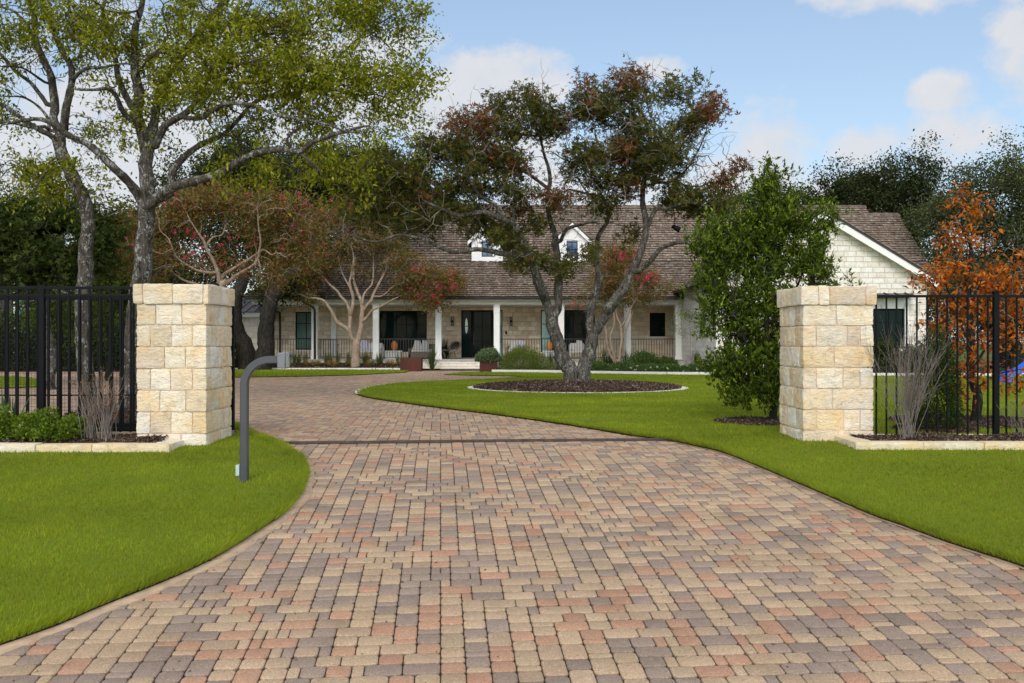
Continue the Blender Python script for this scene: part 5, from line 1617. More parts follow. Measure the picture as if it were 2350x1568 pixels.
    # ridge caps
    def cap(x0, x1, y, z):
        V = []; F = []; C = []; x = x0; k = 0
        while x < x1:
            t = .03+.012*(k % 2); e = min(x+.26, x1)
            vs = [(x, y-.17, z-.115+t), (e, y-.17, z-.125+t), (e, y, z+.02+t-.01), (x, y, z+.02+t), (x, y-.17, z-.15), (e, y-.17, z-.15), (e, y+.17, z-.125), (x, y+.17, z-.115)]
            V += vs; b = 8*k; F += [(b, b+1, b+2, b+3), (b+4, b+5, b+1, b), (b+3, b+2, b+6, b+7), (b+4, b, b+3, b+7)]; C += [np.array([.16, .12, .10])*r.uniform(.7, 1.3)]*8; x += .235; k += 1
        return np.array(V), np.array(F), np.array(C)
    v_, f_, c_ = cap(-7.6, 19.9, 56, 8.93)
    def tri(f): return f
    c.add((v_, f_, c_)); c.add(cap(19.9, 21.5, 55.25, 8.36))
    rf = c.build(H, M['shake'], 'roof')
    a = Acc()
    a.poly([(-12.85, 47.45, 3.40), (21.4, 47.45, 3.40), (21.4, 51.5, 5.42), (xl_(51.5)+.05, 51.5, 5.42)]); a.poly([(xl_(51.5)+.05, 51.5, 5.42), (21.4, 51.5, 5.42), (21.4, 55.2, 8.25), (19.8, 55.25, 8.27), (19.8, 56, 8.86), (xl_(56)+.05, 56, 8.86)])
    a.poly([(xl_(56)+.05, 56, 8.86), (19.8, 56, 8.86), (21.4, 64.6, 3.4), (-12.8, 64.6, 3.4)]); a.poly([(-12.85, 47.45, 3.40), (xl_(56)+.05, 56, 8.86), (-12.8, 64.6, 3.4)])
    a.poly([(21.38, 47.5, 3.4), (21.38, 51.5, 5.42), (21.38, 55.2, 8.25), (21.38, 64.6, 3.4)]); a.poly([(19.79, 55.2, 8.22), (19.79, 56, 8.86), (19.79, 57, 8.2)])
    a.poly([(21.37, 51, 0), (21.37, 64, 0), (21.37, 64, 3.4), (21.37, 51, 3.4)])
    a.build('roof_deck', M['bronze'], H)
    a = Acc(); a.box(X0, X0+.3, YW+.301, 62, 0, 3.4); a.box(X0+.301, 21, 61.7, 62, 0, 3.4); a.build('rear_wall', M['stone_wall'], H)
    # ---- dormers
    for uc in (1118, 1313):
        yf = 51.42; xc = px(uc, yf); zb, ze, za_ = 5.40, 6.52, 7.42; hw = .80; ho = 1.0
        a = Acc(); ww, wb, wt = .285, zv(589.5, yf), zv(539.5, yf)
        # face round the window opening
        for (p0, p1, q0, q1) in ((xc-hw, xc-ww, zb, ze), (xc+ww, xc+hw, zb, ze), (xc-ww, xc+ww, zb, wb), (xc-ww, xc+ww, wt, ze)):
            if q1 > q0+.01: a.box(p0, p1, yf, yf+.15, q0, q1)
        a.prism([(xc-hw, ze+.001), (xc+hw, ze+.001), (xc, ze+hw*.9)], yf, yf+.15)
        a.box(xc-hw, xc-hw+.15, yf+.151, 53.2, zb, ze-.0); a.box(xc+hw-.15, xc+hw, yf+.151, 53.2, zb, ze-.0)
        d = a.build('dormer', M['white_stucco'], H)
        # rake boards and returns
        a = Acc(); th = .15
        for s_ in (-1, 1):
            p = [(xc, za_), (xc, za_-th*1.3), (xc+s_*ho, ze-.10-th), (xc+s_*ho, ze-.10+.04)]
            if s_ > 0: p = p[::-1]
            a.prism(p, yf-.20, yf-.14)
        a.build('rake_board', M['white_stucco'], d)
        a = Acc()
        for s_ in (-1, 1):
            p = [(xc, za_+.07), (xc, za_+.005), (xc+s_*(ho+.03), ze-.055), (xc+s_*(ho+.03), ze+.01)]
            if s_ > 0: p = p[::-1]
            a.prism(p, yf-.22, 54.4)
        a.build('dormer_roof', M['bronze'], d)
        window(d, xc-ww, xc+ww, wb, wt, yf-.02, 2, 3, 'blue_glass', fr=.04, mu=.025)

    # ---- left utility wing with a seamed metal roof
    a = Acc(); a.box(-19.0, X0-.30, 50.2, 58, 0, zv(728, 50.2)); 
    a.build('left_wing', M['pale_stone'], H)
    a = Acc(); a.box(-19.2, X0-.2, 49.95, 50.195, zv(728, 50), zv(718, 50)+.0); a.build('wing_fascia', M['white_trim'], H)
    a = Acc(); z0 = zv(717.5, 50); a.prismx([(49.9, z0), (49.9, z0+.035), (53.9, z0+1.1), (58, z0+.035), (58, z0)], -19.3, X0-.1)
    x = -19.2
    while x < X0-.15:
        a.beam((x, 49.9, z0+.055), (x, 53.85, z0+1.11), .03, .05); x += .42
    a.build('metal_roof', simple('metal_roof', (.085, .07, .085), .45, .5, .3), H)

    # ---- right gabled wing
    yg = 40.0; xc = px(1885, yg); zA = zv(489, yg); xe, zE = px(2150, yg), zv(651, yg); hs = xe-xc; sl = (zA-zE)/hs
    xw = px(2127, yg); hw = xw-xc; wt = zA-.16-sl*hw
    wx0, wx1, wz0, wz1 = px(1972, yg), px(2076, yg), zv(800.5, yg), zv(708.5, yg)
    vx0, vx1, vz0, vz1 = xc-.45, xc+.02, 4.15, 5.0
    a = Acc(); wall_open(a, xc-hw, xw, 0, wt, yg, .3, [(wx0, wx1, wz0, wz1)])
    a.prism([(xc-hw, wt+.001), (xw, wt+.001), (xc, zA-.16)], yg, yg+.3)
    a.box(xc-hw, xc-hw+.3, yg+.301, 50.5, 0, wt); a.box(xw-.3, xw, yg+.301, 50.5, 0, wt)
    wg = a.build('gabled_wing', M['white_stone_wall'], H)
    a = Acc(); a.box(xc-.30, xc-.02, yg-.03, yg-.002, zv(600, yg), zv(560, yg)); a.build('gable_vent', M['bronze'], wg)
    # rake boards
    a = Acc()
    for s_ in (-1, 1):
        p = [(xc, zA), (xc, zA-.30), (xc+s_*hs, zE-.27), (xc+s_*hs, zE+.0)]
        if s_ > 0: p = p[::-1]
        a.prism(p, yg-.42, yg-.36); 
        q = [(xc, zA-.03), (xc, zA-.06), (xc+s_*hs, zE-.06), (xc+s_*hs, zE-.03)]
        if s_ > 0: q = q[::-1]
        a.prism(q, yg-.359, yg-.003)
    a.build('rake_board', M['white_trim'], wg)
    a = Acc()
    for s_ in (-1, 1):
        p = [(xc, zA+.075), (xc, zA+.004), (xc+s_*(hs+.06), zE-.032), (xc+s_*(hs+.06), zE+.035)]
        if s_ > 0: p = p[::-1]
        a.prism(p, yg-.46, 51)
    a.build('wing_roof_deck', M['bronze'], H)
    # shakes on both slopes, built along y then turned
    cr = Crown()
    for s_ in (-1, 1):
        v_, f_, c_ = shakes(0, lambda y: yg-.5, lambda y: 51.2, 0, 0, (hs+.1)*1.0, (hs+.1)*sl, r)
        # local: x -> along y, y -> towards the ridge
        V = np.stack([xc+s_*((hs+.1)-v_[:, 1]), v_[:, 0], zE+.035+v_[:, 2]-.0], 1)
        if s_ < 0: pass
        cr.add((V, f_ if s_ > 0 else f_[:, ::-1], c_))
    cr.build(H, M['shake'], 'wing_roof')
    # white surround, sill, window, awning
    a = Acc(); t = .14
    a.box(wx0-t, wx0-.001, yg-.04, yg-.002, wz0-.001, zv(684, yg)); a.box(wx1+.001, wx1+t, yg-.04, yg-.002, wz0-.001, zv(684, yg)); a.box(wx0, wx1, yg-.04, yg-.002, wz1, zv(684, yg))
    a.box(wx0-.2, wx1+.2, yg-.09, yg-.003, wz0-.11, wz0-.002); a.build('window_trim', M['white_trim'], wg)
    window(wg, wx0, wx1, wz0, wz1, yg, 3, 3, 'dark_glass')
    a = Acc(); za_, zb_ = zv(673, yg), zv(685, yg); xa, xb = wx0-.3, px(2090, yg)
    a.prismx([(yg-.003, za_), (yg-.75, zb_+.04), (yg-.75, zb_), (yg-.003, za_-.06)], xa, xb)
    x = xa+.02
    while x < xb: a.beam((x, yg-.01, za_+.02), (x, yg-.75, zb_+.06), .025, .04); x += .42
    a.build('awning', M['bronze'], wg)
    for x in (xa+.4, (xa+xb)/2, xb-.3):
        a = Acc(); a.beam((x, yg-.05, zb_-.4), (x, yg-.5, zb_+.0), .05, .05); a.build('awning_bracket', M['white_trim'], wg)
    return H
house()

# ---- corten planters either side of the steps
def corten(label, u0, u1, v0, v1, D):
    x0, x1, z1 = px(u0, D), px(u1, D), zv(v0, D); z0 = float(ground(D))
    r_ = thing('steel_planter', label, 'planter', ((x0+x1)/2, D+.4, 0), 'rust brown steel planters by the front steps')
    w_ = x1-x0; t = .035
    a = Acc(); a.box(x0, x1, D, D+t, z0, z1); a.box(x0, x1, D+w_-t, D+w_, z0, z1); a.box(x0, x0+t, D+t, D+w_-t, z0, z1); a.box(x1-t, x1, D+t, D+w_-t, z0, z1)
    a.build('box', M['corten'], r_)
    a = Acc(); a.box(x0+t, x1-t, D+t, D+w_-t, z0, z1-.06); a.build('soil', M['mulch'], r_)
    return (x0+x1)/2, D+w_/2, z1
PL1 = corten('rust brown steel planter box left of the front steps, nearly empty', 918, 966, 822.5, 852.5, 43.3)
PL2 = corten('rust brown steel planter box right of the front steps, filled with a leafy shrub', 1100.5, 1141, 827, 855, 41.6)

# ---- porch furniture
wick = simple('wicker', (.17, .135, .105), .85, .2, var=.35, scale=60, bump=.8)
wick2 = simple('light_wicker', (.30, .23, .165), .85, .2, var=.35, scale=60, bump=.8)
cush = simple('cushion', (.50, .485, .455), .95, .1, var=.05)
lav = simple('lavender_pillow', (.50, .47, .60), .95, .1, var=.06)
whitep = simple('white_table', (.56, .56, .545), .6, .3, var=.05)
clay = simple('orange_clay', (.46, .17, .045), .7, .3, var=.3, scale=30, bump=.4)
def armchair(label, u0, u1, v0, D, m, flip=1, pil=(cush,)):
    x0, x1, zt = px(u0, D), px(u1, D), zv(v0, D); w_ = x1-x0; f = ZF
    r_ = thing('wicker_armchair', label, 'armchair', ((x0+x1)/2, D, f), 'wicker armchairs on the porch')
    a = Acc(); a.box(x0+.12, x1-.12, D-.38, D+.32, f+.02, f+.34, 0, .05); a.build('seat', m, r_)
    a = Acc()
    N_ = 22; V = []; 
    for i in range(N_+1):
        t = math.pi*(i/N_); cxx = (x0+x1)/2-math.cos(t)*w_/2; cy = D-.34+math.sin(t)*.80
        h = f+.50+(zt-f-.50)*max(0, math.sin(t))**.8 if flip == 0 else f+.48+(zt-f-.48)*min(1, max(0, (i/N_ if flip > 0 else 1-i/N_)*1.5))
        for k_, (dz, ins) in enumerate(((f+.02, .0), (h, 0), (h, .09), (f+.3, .09))):
            V.append((cxx+math.cos(t)*ins, cy-math.sin(t)*ins, dz))
    F = []
    for i in range(N_):
        for k_ in range(3): F.append((4*i+k_, 4*i+4+k_, 4*i+5+k_, 4*i+1+k_))
    F += [(0, 1, 2, 3), (4*N_+3, 4*N_+2, 4*N_+1, 4*N_)]
    a.add(V, F); a.build('backrest', m, r_)
    a = Acc(); a.box(x0+.14, x1-.14, D-.34, D+.28, f+.342, f+.47, 0, .04); a.build('seat_cushion', cush, r_)
    for i, pm in enumerate(pil):
        a = Acc(); xx = x0+.18+i*.38; a.prism([(xx, f+.475), (xx+.45, f+.48), (xx+.40, f+.90), (xx+.12, f+.93)], D+.05+i*.02, D+.17+i*.02); a.build('pillow', pm, r_)
armchair('dark wicker armchair with white cushions on the porch left of the door', 938, 999, 790, 49.7, wick, 1, (cush, cush))
armchair('pale wicker armchair with a lavender pillow on the porch right of the door', 1160, 1208, 792, 49.9, wick2, 0, (cush, lav))
armchair('dark wicker armchair at the far right end of the porch', 1590, 1650, 785, 49.7, wick, -1, (cush,))
def table(label, u0, u1, v0, D, vase, vl):
    x0, x1, zt = px(u0, D), px(u1, D), zv(v0, D)
    r_ = thing('side_table', label, 'table', ((x0+x1)/2, D, ZF), 'white side tables on the porch')
    a = Acc(); a.box(x0, x1, D-.35, D+.35, zt-.06, zt, 0, .008); a.build('tabletop', whitep, r_)
    a = Acc(); a.box(x0+.06, x1-.06, D-.29, D+.29, ZF, zt-.0605, 0, .006); a.build('base', whitep, r_)
    x = px(vase, D); v = thing('vase', vl, 'vase', (x, D, zt), 'orange vases on the side tables')
    a = Acc(); a.lathe(x, D, [(.08, zt), (.13, zt+.08), (.165, zt+.22), (.15, zt+.36), (.09, zt+.45), (.10, zt+.48)], 18); a.build('body', clay, v, True)
table('white side table left of the door with an orange vase', 883, 924, 805, 49.6, 905, 'carved orange vase on the white side table left of the door')
table('white side table right of the door with an orange vase', 1245, 1282, 805, 49.6, 1261, 'carved orange vase on the white side table right of the door')
def bench(label, u0, u1, D, pm):
    x0, x1 = px(u0, D), px(u1, D); f = ZF
    r_ = thing('white_bench', label, 'bench', ((x0+x1)/2, D, f), 'white framed seats on the porch')
    a = Acc(); a.box(x0+.06, x1-.06, D-.3, D+.3, f+.34, f+.41); a.build('seat', whitep, r_)
    for s_ in (x0, x1-.06):
        a = Acc(); a.box(s_, s_+.06, D-.32, D-.26, f, f+.66); a.box(s_, s_+.06, D+.26, D+.32, f, f+.66); a.box(s_, s_+.06, D-.32, D+.32, f+.6605, f+.71); a.build('arm', whitep, r_)
    a = Acc(); a.box(x0+.07, x1-.07, D+.2, D+.26, f+.42, f+.78); a.build('backrest', whitep, r_)
    a = Acc(); a.box(x0+.1, x1-.1, D-.28, D+.18, f+.412, f+.5, 0, .03); a.build('seat_cushion', cush, r_)
    a = Acc(); xx = x0+.3; a.prism([(xx, f+.505), (xx+.4, f+.51), (xx+.34, f+.90), (xx+.08, f+.93)], D+.02, D+.14); a.build('pillow', pm, r_)
bench('white framed bench with a lavender pillow behind the left crepe myrtle trunk', 812, 880, 49.6, lav)
bench('white framed seat on the porch just behind the forked oak trunk', 1306, 1343, 49.6, cush)
bench('white framed bench near the right end of the porch', 1561, 1592, 49.9, cush)
# looped chair: one continuous woven ribbon
def loopchair():
    D = 49.2; c = lambda x, y: (px(516+.2441*x, D), zv(602+.2441*y, D))
    r_ = thing('loop_chair', 'curved taupe woven chair standing beside the front door', 'chair', (px(1036, D), D, ZF))
    pr = [(2165, 742), (2205, 745), (2218, 765), (2212, 800), (2195, 826), (2150, 832), (2158, 860), (2168, 893), (2200, 897)]
    top = [c(*q) for q in [(2125, 760), (2160, 742), (2200, 746), (2214, 768), (2206, 800), (2180, 830)]]
    seat = [c(*q) for q in [(2125, 765), (2112, 815), (2085, 828), (2056, 822), (2052, 838), (2068, 870), (2072, 898)]]
    leg = [c(*q) for q in [(2180, 832), (2156, 838), (2162, 870), (2172, 898)]]
    def rib(pl, w_, th, nm):
        p = resample(np.array([(x, 0, z) for x, z in pl]), .05); t = np.gradient(p, axis=0); t /= np.linalg.norm(t, axis=1)[:, None]; n = np.c_[-t[:, 2], np.zeros(len(t)), t[:, 0]]
        V = []; F = []
        for q, nn in zip(p, n):
            for yy, s_ in ((-w_, -th), (w_, -th), (w_, th), (-w_, th)): V.append((q[0]+nn[0]*s_, D+yy, q[2]+nn[2]*s_))
        for i in range(len(p)-1):
            for k in range(4): F.append((4*i+k, 4*i+(k+1) % 4, 4*i+4+(k+1) % 4, 4*i+4+k))
        F += [(3, 2, 1, 0), tuple(4*(len(p)-1)+k for k in range(4))]
        mesh(nm, V, F, wick, r_)
    rib(top, .29, .022, 'backrest'); rib(seat, .30, .022, 'seat'); rib(leg, .27, .02, 'leg')
    a = Acc(); q = [c(*k) for k in [(2128, 765), (2160, 748), (2200, 752), (2208, 775), (2198, 822), (2118, 822)]]; a.prism(q[::-1], D+.24, D+.27); a.build('back_shell', wick, r_)
loopchair()

# ---- play slide at the right edge
def slide():
    D = 30.0; r_ = thing('play_slide', 'bright blue plastic play slide far right on the lawn behind the fence', 'slide', (px(2330, D), D, 0))
    pts = resample(np.array([tuple(P(2300, 868, D)), tuple(P(2312, 862, D)), tuple(P(2330, 857, D)), tuple(P(2352, 845, D)), tuple(P(2390, 815, D)), tuple(P(2440, 770, D+.2))]), .1)
    V = []; F = []; w_ = .24
    pr = [(-w_, .12), (-w_, 0), (w_, 0), (w_, .12), (w_+.02, .12), (w_+.02, -.03), (-w_-.02, -.03), (-w_-.02, .12)]
    for q in pts:
        for a_, z in pr: V.append((q[0], q[1]+a_, q[2]+z))
    n = len(pr)
    for i in range(len(pts)-1):
        for k in range(n): F.append((i*n+k, i*n+(k+1) % n, (i+1)*n+(k+1) % n, (i+1)*n+k))
    mesh('chute', V, F, M['blue_plastic'], r_)
    a = Acc(); a.prism([(px(2298, D), 0.02), (px(2312, D), .02), (px(2316, D), zv(862, D)-.04), (px(2299, D), zv(866, D)-.04)], D-.2, D+.2); a.build('foot', M['blue_plastic'], r_)
    a = Acc(); 
    for y in (D-.35, D+.35): a.tube([(px(2440, D), y, 0), (px(2440, D), y, 2.6)], .04, 8)
    a.box(px(2440, D), px(2500, D), D-.4, D+.4, 1.38, 1.44); a.build('tower', M['green_plastic'], r_)
slide()

# ================================================================ other vegetation
TV = lambda x, y: (x, y)
def bgtree(name, label, D, ells, trunk, pal, pw, nleaf, size, seed, group=None, bark='bark_dark', lobes=1, tw=.3, clump=.42, bare=0, twm='twig_dark', mat_='leaf', zmin=.4):
    """a whole tree from picture-space ellipses; trunk = [(u, v, dy)...] from the ground up, tw = base radius"""
    r = np.random.default_rng(seed); t = Tree(seed)
    u0, v0 = trunk[0][:2]
    root = thing(name, label, 'tree', (px(u0, D), D, 0), group)
    pts = [P(u, v, D+(q[0] if q else 0)) for u, v, *q in trunk]; pts[0].z = -.15
    t.limb(pts, tw, tw*.45, root=True, jit=.04, step=.3)
    tot = sum(e[2]*e[3] for e in ells); C = []; W = []
    for e in ells:
        n = max(5, int(150*e[2]*e[3]/tot*(e[4] if len(e) > 4 else 1)))
        C.append(crown_tips(r, [(e[0], e[1], e[2], e[3], n, e[5] if len(e) > 5 else 0, e[6] if len(e) > 6 else None)], D, TV))
    C = np.vstack(C); C = C[C[:, 2] > zmin]
    t.grow(C, .5, .7, .06)
    k = r.integers(0, len(C), 450); F_ = C[k]+r.normal(0, clump*.9, (450, 3)); t.grow(F_[F_[:, 2] > zmin], .35, .5, .05)
    t.build(root, M[bark], M[twm], rtip=.008, thick=.05, flare=.3, ex=2.4)
    nleaf = int(nleaf*2.1); size = size*1.12
    cc = np.vstack([C, F_]); kk = r.integers(0, len(cc), nleaf)
    pos = cc[kk]+r.normal(0, 1, (nleaf, 3))*clump*np.array([1, 1, .62])
    g = fbm(pos, 1.1, seed, 2) > -.30
    pos = pos[g & (pos[:, 2] > .15)]
    cr = Crown(); cr.add(leaves(pos, np.zeros((len(pos), 3)), size, pal, pw, r, lobes, .6, .1, .15, 1, .2))
    cr.build(root, M[mat_])
    return root
LO = [(.034, .044, .016), (.052, .064, .022), (.082, .092, .032), (.020, .028, .011)]
LP = [.34, .3, .16, .2]
bg = 'dark live oaks in the background'
bgtree('live_oak', 'dark live oak with a black leaning trunk just right of the left gate pillar', 45.5,
       [(480, 400, 110, 80, 1, 2.5), (560, 360, 100, 60, 1, 3), (430, 480, 90, 80, 1, 2), (560, 470, 120, 90, 1, 3), (520, 590, 110, 80, 1, 2), (400, 600, 70, 80, 1, 1), (620, 560, 80, 70, 1, 3), (350, 520, 60, 80, 1, 1)],
       [(570, 842), (556, 790), (541, 740), (545, 690), (560, 650), (565, 600)], LO, LP, 30000, .13, 201, tw=.48)
bgtree('live_oak', 'dark live oak whose black trunk leans right in front of the stone utility wing', 44.5,
       [(740, 400, 110, 70, 1, 5), (850, 400, 100, 55, 1, 5.5), (680, 480, 110, 80, 1, 4.5), (820, 490, 130, 70, 1, 6), (690, 570, 70, 45, 1, 4.5), (930, 450, 60, 50, 1, 6), (640, 650, 55, 36, .6, 1)],
       [(600, 838), (610, 780), (617, 730), (628, 690), (655, 650), (690, 610), (720, 560)], LO, LP, 28000, .13, 202, tw=.42)
bgtree('live_oak', 'dark live oak showing above the roof of the house near its left end', 68,
       [(820, 420, 120, 60), (930, 430, 90, 55), (700, 400, 120, 70), (560, 420, 120, 80)], [(800, 850), (800, 700), (800, 520)], LO, LP, 16000, .18, 203, tw=.5, clump=.6)
MG = [(.04, .062, .014), (.062, .085, .018), (.026, .04, .011), (.10, .12, .03)]
bgtree('maple_tree', 'mid green broadleaf tree behind the fence at the far left, over bare grey twigs', 27,
       [(60, 520, 100, 60), (170, 500, 80, 50), (0, 560, 90, 70), (140, 580, 90, 60), (-120, 520, 90, 90), (210, 560, 50, 60), (60, 640, 120, 40, .5)],
       [(112, 905), (112, 800), (108, 700), (100, 640)], MG, [.35, .3, .2, .15], 15000, .12, 204, bark='bark_oak', lobes=3, tw=.2, clump=.33, twm='twig')
YG = [(.12, .17, .025), (.09, .13, .02), (.16, .19, .03), (.06, .085, .015)]
bgtree('young_tree', 'light green small tree showing between the two tall left trunks', 33,
       [(245, 540, 45, 60), (250, 640, 60, 60), (270, 700, 70, 50), (150, 720, 90, 40)], [(250, 870), (250, 780), (250, 680)], YG, [.4, .3, .1, .2], 9000, .10, 205, tw=.1, clump=.3)
bgtree('live_oak', 'very dark oak far behind the left fence at the edge of the photo', 50,
       [(-60, 560, 130, 110), (60, 650, 130, 80), (-140, 680, 120, 120), (200, 640, 90, 90), (320, 600, 80, 90), (300, 700, 80, 80)], [(60, 852), (60, 750), (60, 650)], LO, LP, 30000, .15, 206, tw=.45, clump=.5)
RG = [(.078, .09, .038), (.12, .13, .056), (.05, .06, .026), (.16, .17, .08)]
bgtree('live_oak', 'dark oak rising behind the right end of the shake roof', 66,
       [(1960, 450, 90, 55), (2040, 430, 80, 60), (2110, 480, 80, 90), (1900, 460, 50, 40), (2000, 520, 110, 60), (2120, 400, 40, 35)], [(2060, 860), (2060, 700), (2060, 560)], LO, LP, 26000, .16, 207, tw=.5, clump=.5)
bgtree('live_oak', 'grey green oak filling the right edge of the photo behind the orange tree', 52,
       [(2280, 420, 80, 80), (2200, 480, 90, 70), (2330, 500, 110, 110), (2180, 560, 80, 80), (2280, 620, 130, 100), (2400, 400, 90, 90), (2170, 660, 60, 60), (2450, 600, 120, 140)],
       [(2300, 855), (2300, 760), (2290, 640)], RG, [.35, .25, .3, .1], 42000, .13, 208, tw=.5, clump=.48)
bgtree('live_oak', 'low dark oak behind the blue slide and the orange tree', 46,
       [(2180, 720, 60, 60), (2260, 700, 90, 70), (2350, 730, 110, 60), (2480, 700, 120, 120), (2180, 790, 40, 30)], [(2330, 862), (2330, 810), (2330, 740)], LO, LP, 16000, .13, 209, tw=.35, clump=.42)
bgtree('live_oak', 'dark oak crown behind the house roof between the forked oak and the green tree', 70,
       [(1700, 480, 90, 35), (1800, 470, 80, 40), (1600, 500, 60, 25), (1900, 490, 60, 40)], [(1740, 850), (1740, 700), (1740, 540)], LO, LP, 9000, .17, 210, tw=.45, clump=.5)

# ---- crepe myrtles -------------------------------------------------------------------
CM = [(.17, .13, .032), (.25, .105, .048), (.12, .145, .035), (.30, .14, .065), (.18, .175, .045)]
CP = [.3, .24, .2, .1, .16]
def crepe(label, D, limbs, T, wk, ells, flow, seed, nl, nf, leafsize=.065, pal=CM, pw=CP, nt=900, fs=.15, thick=.02):
    r = np.random.default_rng(seed); t = Tree(seed)
    u0, v0 = T(*limbs[0][0][0])
    root = thing('crepe_myrtle', label, 'tree', (px(u0, D), D, 0), 'crepe myrtles with smooth tan trunks')
    W = D/FPX*(T(1, 0)[0]-T(0, 0)[0])/2*wk
    for i, (pts, w0, w1, y0, y1) in enumerate(limbs):
        p = path(T, pts, D, y0, y1)
        if i == 0: p[0].z = -.1
        t.limb(p, w0*W, w1*W, root=(i == 0), jit=.012, step=.12)
    C = crown_tips(r, ells, D, T); C[:, 1] += r.normal(0, .3, len(C))
    t.grow(C, .2, .6, .06)
    k = r.integers(0, len(C), nt); t.grow(C[k]+r.normal(0, .26, (nt, 3)), .13, .5, .03)
    t.build(root, M['bark_crepe'], M['bark_crepe'] if D < 40 else M['twig'], rtip=.0075, thick=thick, flare=.2, ex=2.5)
    nl = int(nl*1.35); leafsize *= 1.22
    kk = r.integers(0, len(C), nl); pos = C[kk]+r.normal(0, 1, (nl, 3))*np.array([.26, .26, .20])
    pos[:, 1] += .3; g = fbm(pos, 1.9, seed, 2) > -.18; pos = pos[g]
    cr = Crown(); cr.add(leaves(pos, np.zeros((len(pos), 3)), leafsize, pal, pw, r, 1, .55, .0, .15, 1, .2)); cr.build(root, M['leaf'])
    F_ = crown_tips(r, flow, D, T); k = r.integers(0, len(F_), nf)
    # panicles: tight knots of small petals
    ck = F_[k]; m = 13; pos = np.repeat(ck, m, 0)+r.normal(0, 1, (nf*m, 3))*np.array([.042, .042, .055])*fs/.15
    fl = Crown(); fl.add(leaves(pos, np.zeros((len(pos), 3)), .05*fs/.15, [(.78, .06, .17), (.86, .13, .28), (.60, .035, .11)], [.5, .25, .25], r, 1, .8, 0, .2, 1, .15)); fl.build(root, M['petal'], 'blossom')
crepe('crepe myrtle with pale branches and pink flowers right behind the left gate pillar', 30,
      [([(1150, 2010), (1152, 1800), (1150, 1600), (1155, 1480)], 60, 50, 0, 0), ([(1150, 1500), (1135, 1420), (1080, 1290), (1050, 1240), (1000, 1160), (960, 1090)], 30, 6, 0, -.5), ([(1155, 1500), (1165, 1440), (1280, 1370), (1400, 1280), (1470, 1200), (1540, 1130)], 28, 6, 0, .4),
       ([(1120, 1430), (1000, 1405), (920, 1340), (900, 1290), (860, 1250)], 20, 6, 0, -.8), ([(1100, 1510), (1050, 1490), (960, 1462), (900, 1420), (850, 1390)], 24, 6, 0, .5), ([(1070, 1290), (1110, 1240), (1160, 1220), (1185, 1150), (1200, 1080)], 16, 5, -.2, .3), ([(1190, 1480), (1230, 1440), (1330, 1380), (1360, 1280), (1350, 1180), (1350, 1090)], 24, 6, 0, -.5), ([(1050, 1240), (1050, 1160), (1020, 1090), (1060, 1010)], 10, 4, 0, .4), ([(910, 1330), (880, 1250), (840, 1200), (830, 1140)], 10, 4, -.6, -.8)],
      T6, .78, [(1000, 1060, 160, 70, 46), (900, 1150, 120, 90, 30), (1150, 1030, 140, 60, 30), (650, 1180, 70, 110, 30), (660, 1330, 80, 110, 26), (850, 1330, 110, 110, 22), (1280, 1120, 130, 100, 30), (1420, 1080, 130, 90, 40), (1550, 1120, 130, 110, 40), (1450, 1250, 150, 90, 36), (1350, 1380, 140, 80, 20), (1560, 1330, 120, 100, 30), (1050, 1350, 110, 90, 14), (760, 1430, 80, 60, 14), (1420, 1440, 120, 50, 14)],
      [(950, 1060, 160, 60, 60), (660, 1250, 70, 180, 40), (1400, 1050, 220, 60, 40), (1550, 1200, 120, 150, 30), (1100, 1300, 300, 120, 40)], 301, 26000, 260, .075, fs=.095)
crepe('crepe myrtle with a stout tan trunk in front of the porch, left of the steps', 46,
      [([(1225, 1005), (1228, 900), (1238, 780), (1236, 740)], 62, 58, 0, 0), ([(1236, 760), (1190, 700), (1165, 640), (1060, 560), (1005, 460), (935, 372), (850, 342), (750, 320), (670, 280)], 34, 10, 0, -.6), ([(1170, 650), (1180, 480), (1140, 385), (1050, 270), (960, 180), (900, 80)], 32, 9, 0, .4), ([(1182, 500), (1200, 340), (1178, 200), (1205, 0), (1190, -150)], 26, 8, 0, -.5),
       ([(1245, 760), (1262, 690), (1285, 540), (1290, 385), (1235, 260), (1205, 130), (1230, -60)], 40, 9, 0, .3), ([(1292, 460), (1330, 400), (1380, 340), (1450, 190), (1545, 20), (1600, -150)], 26, 8, .1, .7), ([(1290, 560), (1330, 520), (1385, 455), (1480, 405), (1560, 360), (1640, 330)], 22, 6, 0, -.7), ([(1300, 400), (1310, 300), (1380, 200), (1400, 60), (1380, -120)], 18, 6, 0, .4), ([(1400, 330), (1500, 300), (1600, 200), (1700, 100)], 12, 5, .3, 0), ([(1210, 300), (1130, 150), (1080, 20), (1060, -150)], 14, 5, 0, .5)],
      T2, 1.4, [(1900, 130, 220, 110, 60), (2100, 200, 150, 110, 40), (1750, 230, 140, 120, 36), (1950, 330, 160, 90, 36), (700, 150, 160, 130, 40), (850, 50, 200, 120, 40), (700, 0, 200, 150, 30), (1000, -180, 250, 120, 44), (1250, -300, 200, 150, 36), (1450, -200, 200, 150, 30), (1100, -420, 250, 140, 40), (850, -350, 250, 150, 40), (620, -250, 180, 170, 30), (1500, -450, 160, 120, 20), (800, 320, 120, 70, 14), (1650, 0, 200, 120, 30), (580, 100, 120, 150, 20), (1300, 0, 250, 200, 14)],
      [(1850, 150, 260, 140, 80), (2120, 190, 170, 130, 50), (1920, 320, 190, 90, 50), (750, 0, 280, 280, 36), (1000, -460, 420, 130, 60), (1400, -350, 280, 150, 30)], 302, 48000, 300, .085, nt=1300, fs=.15)
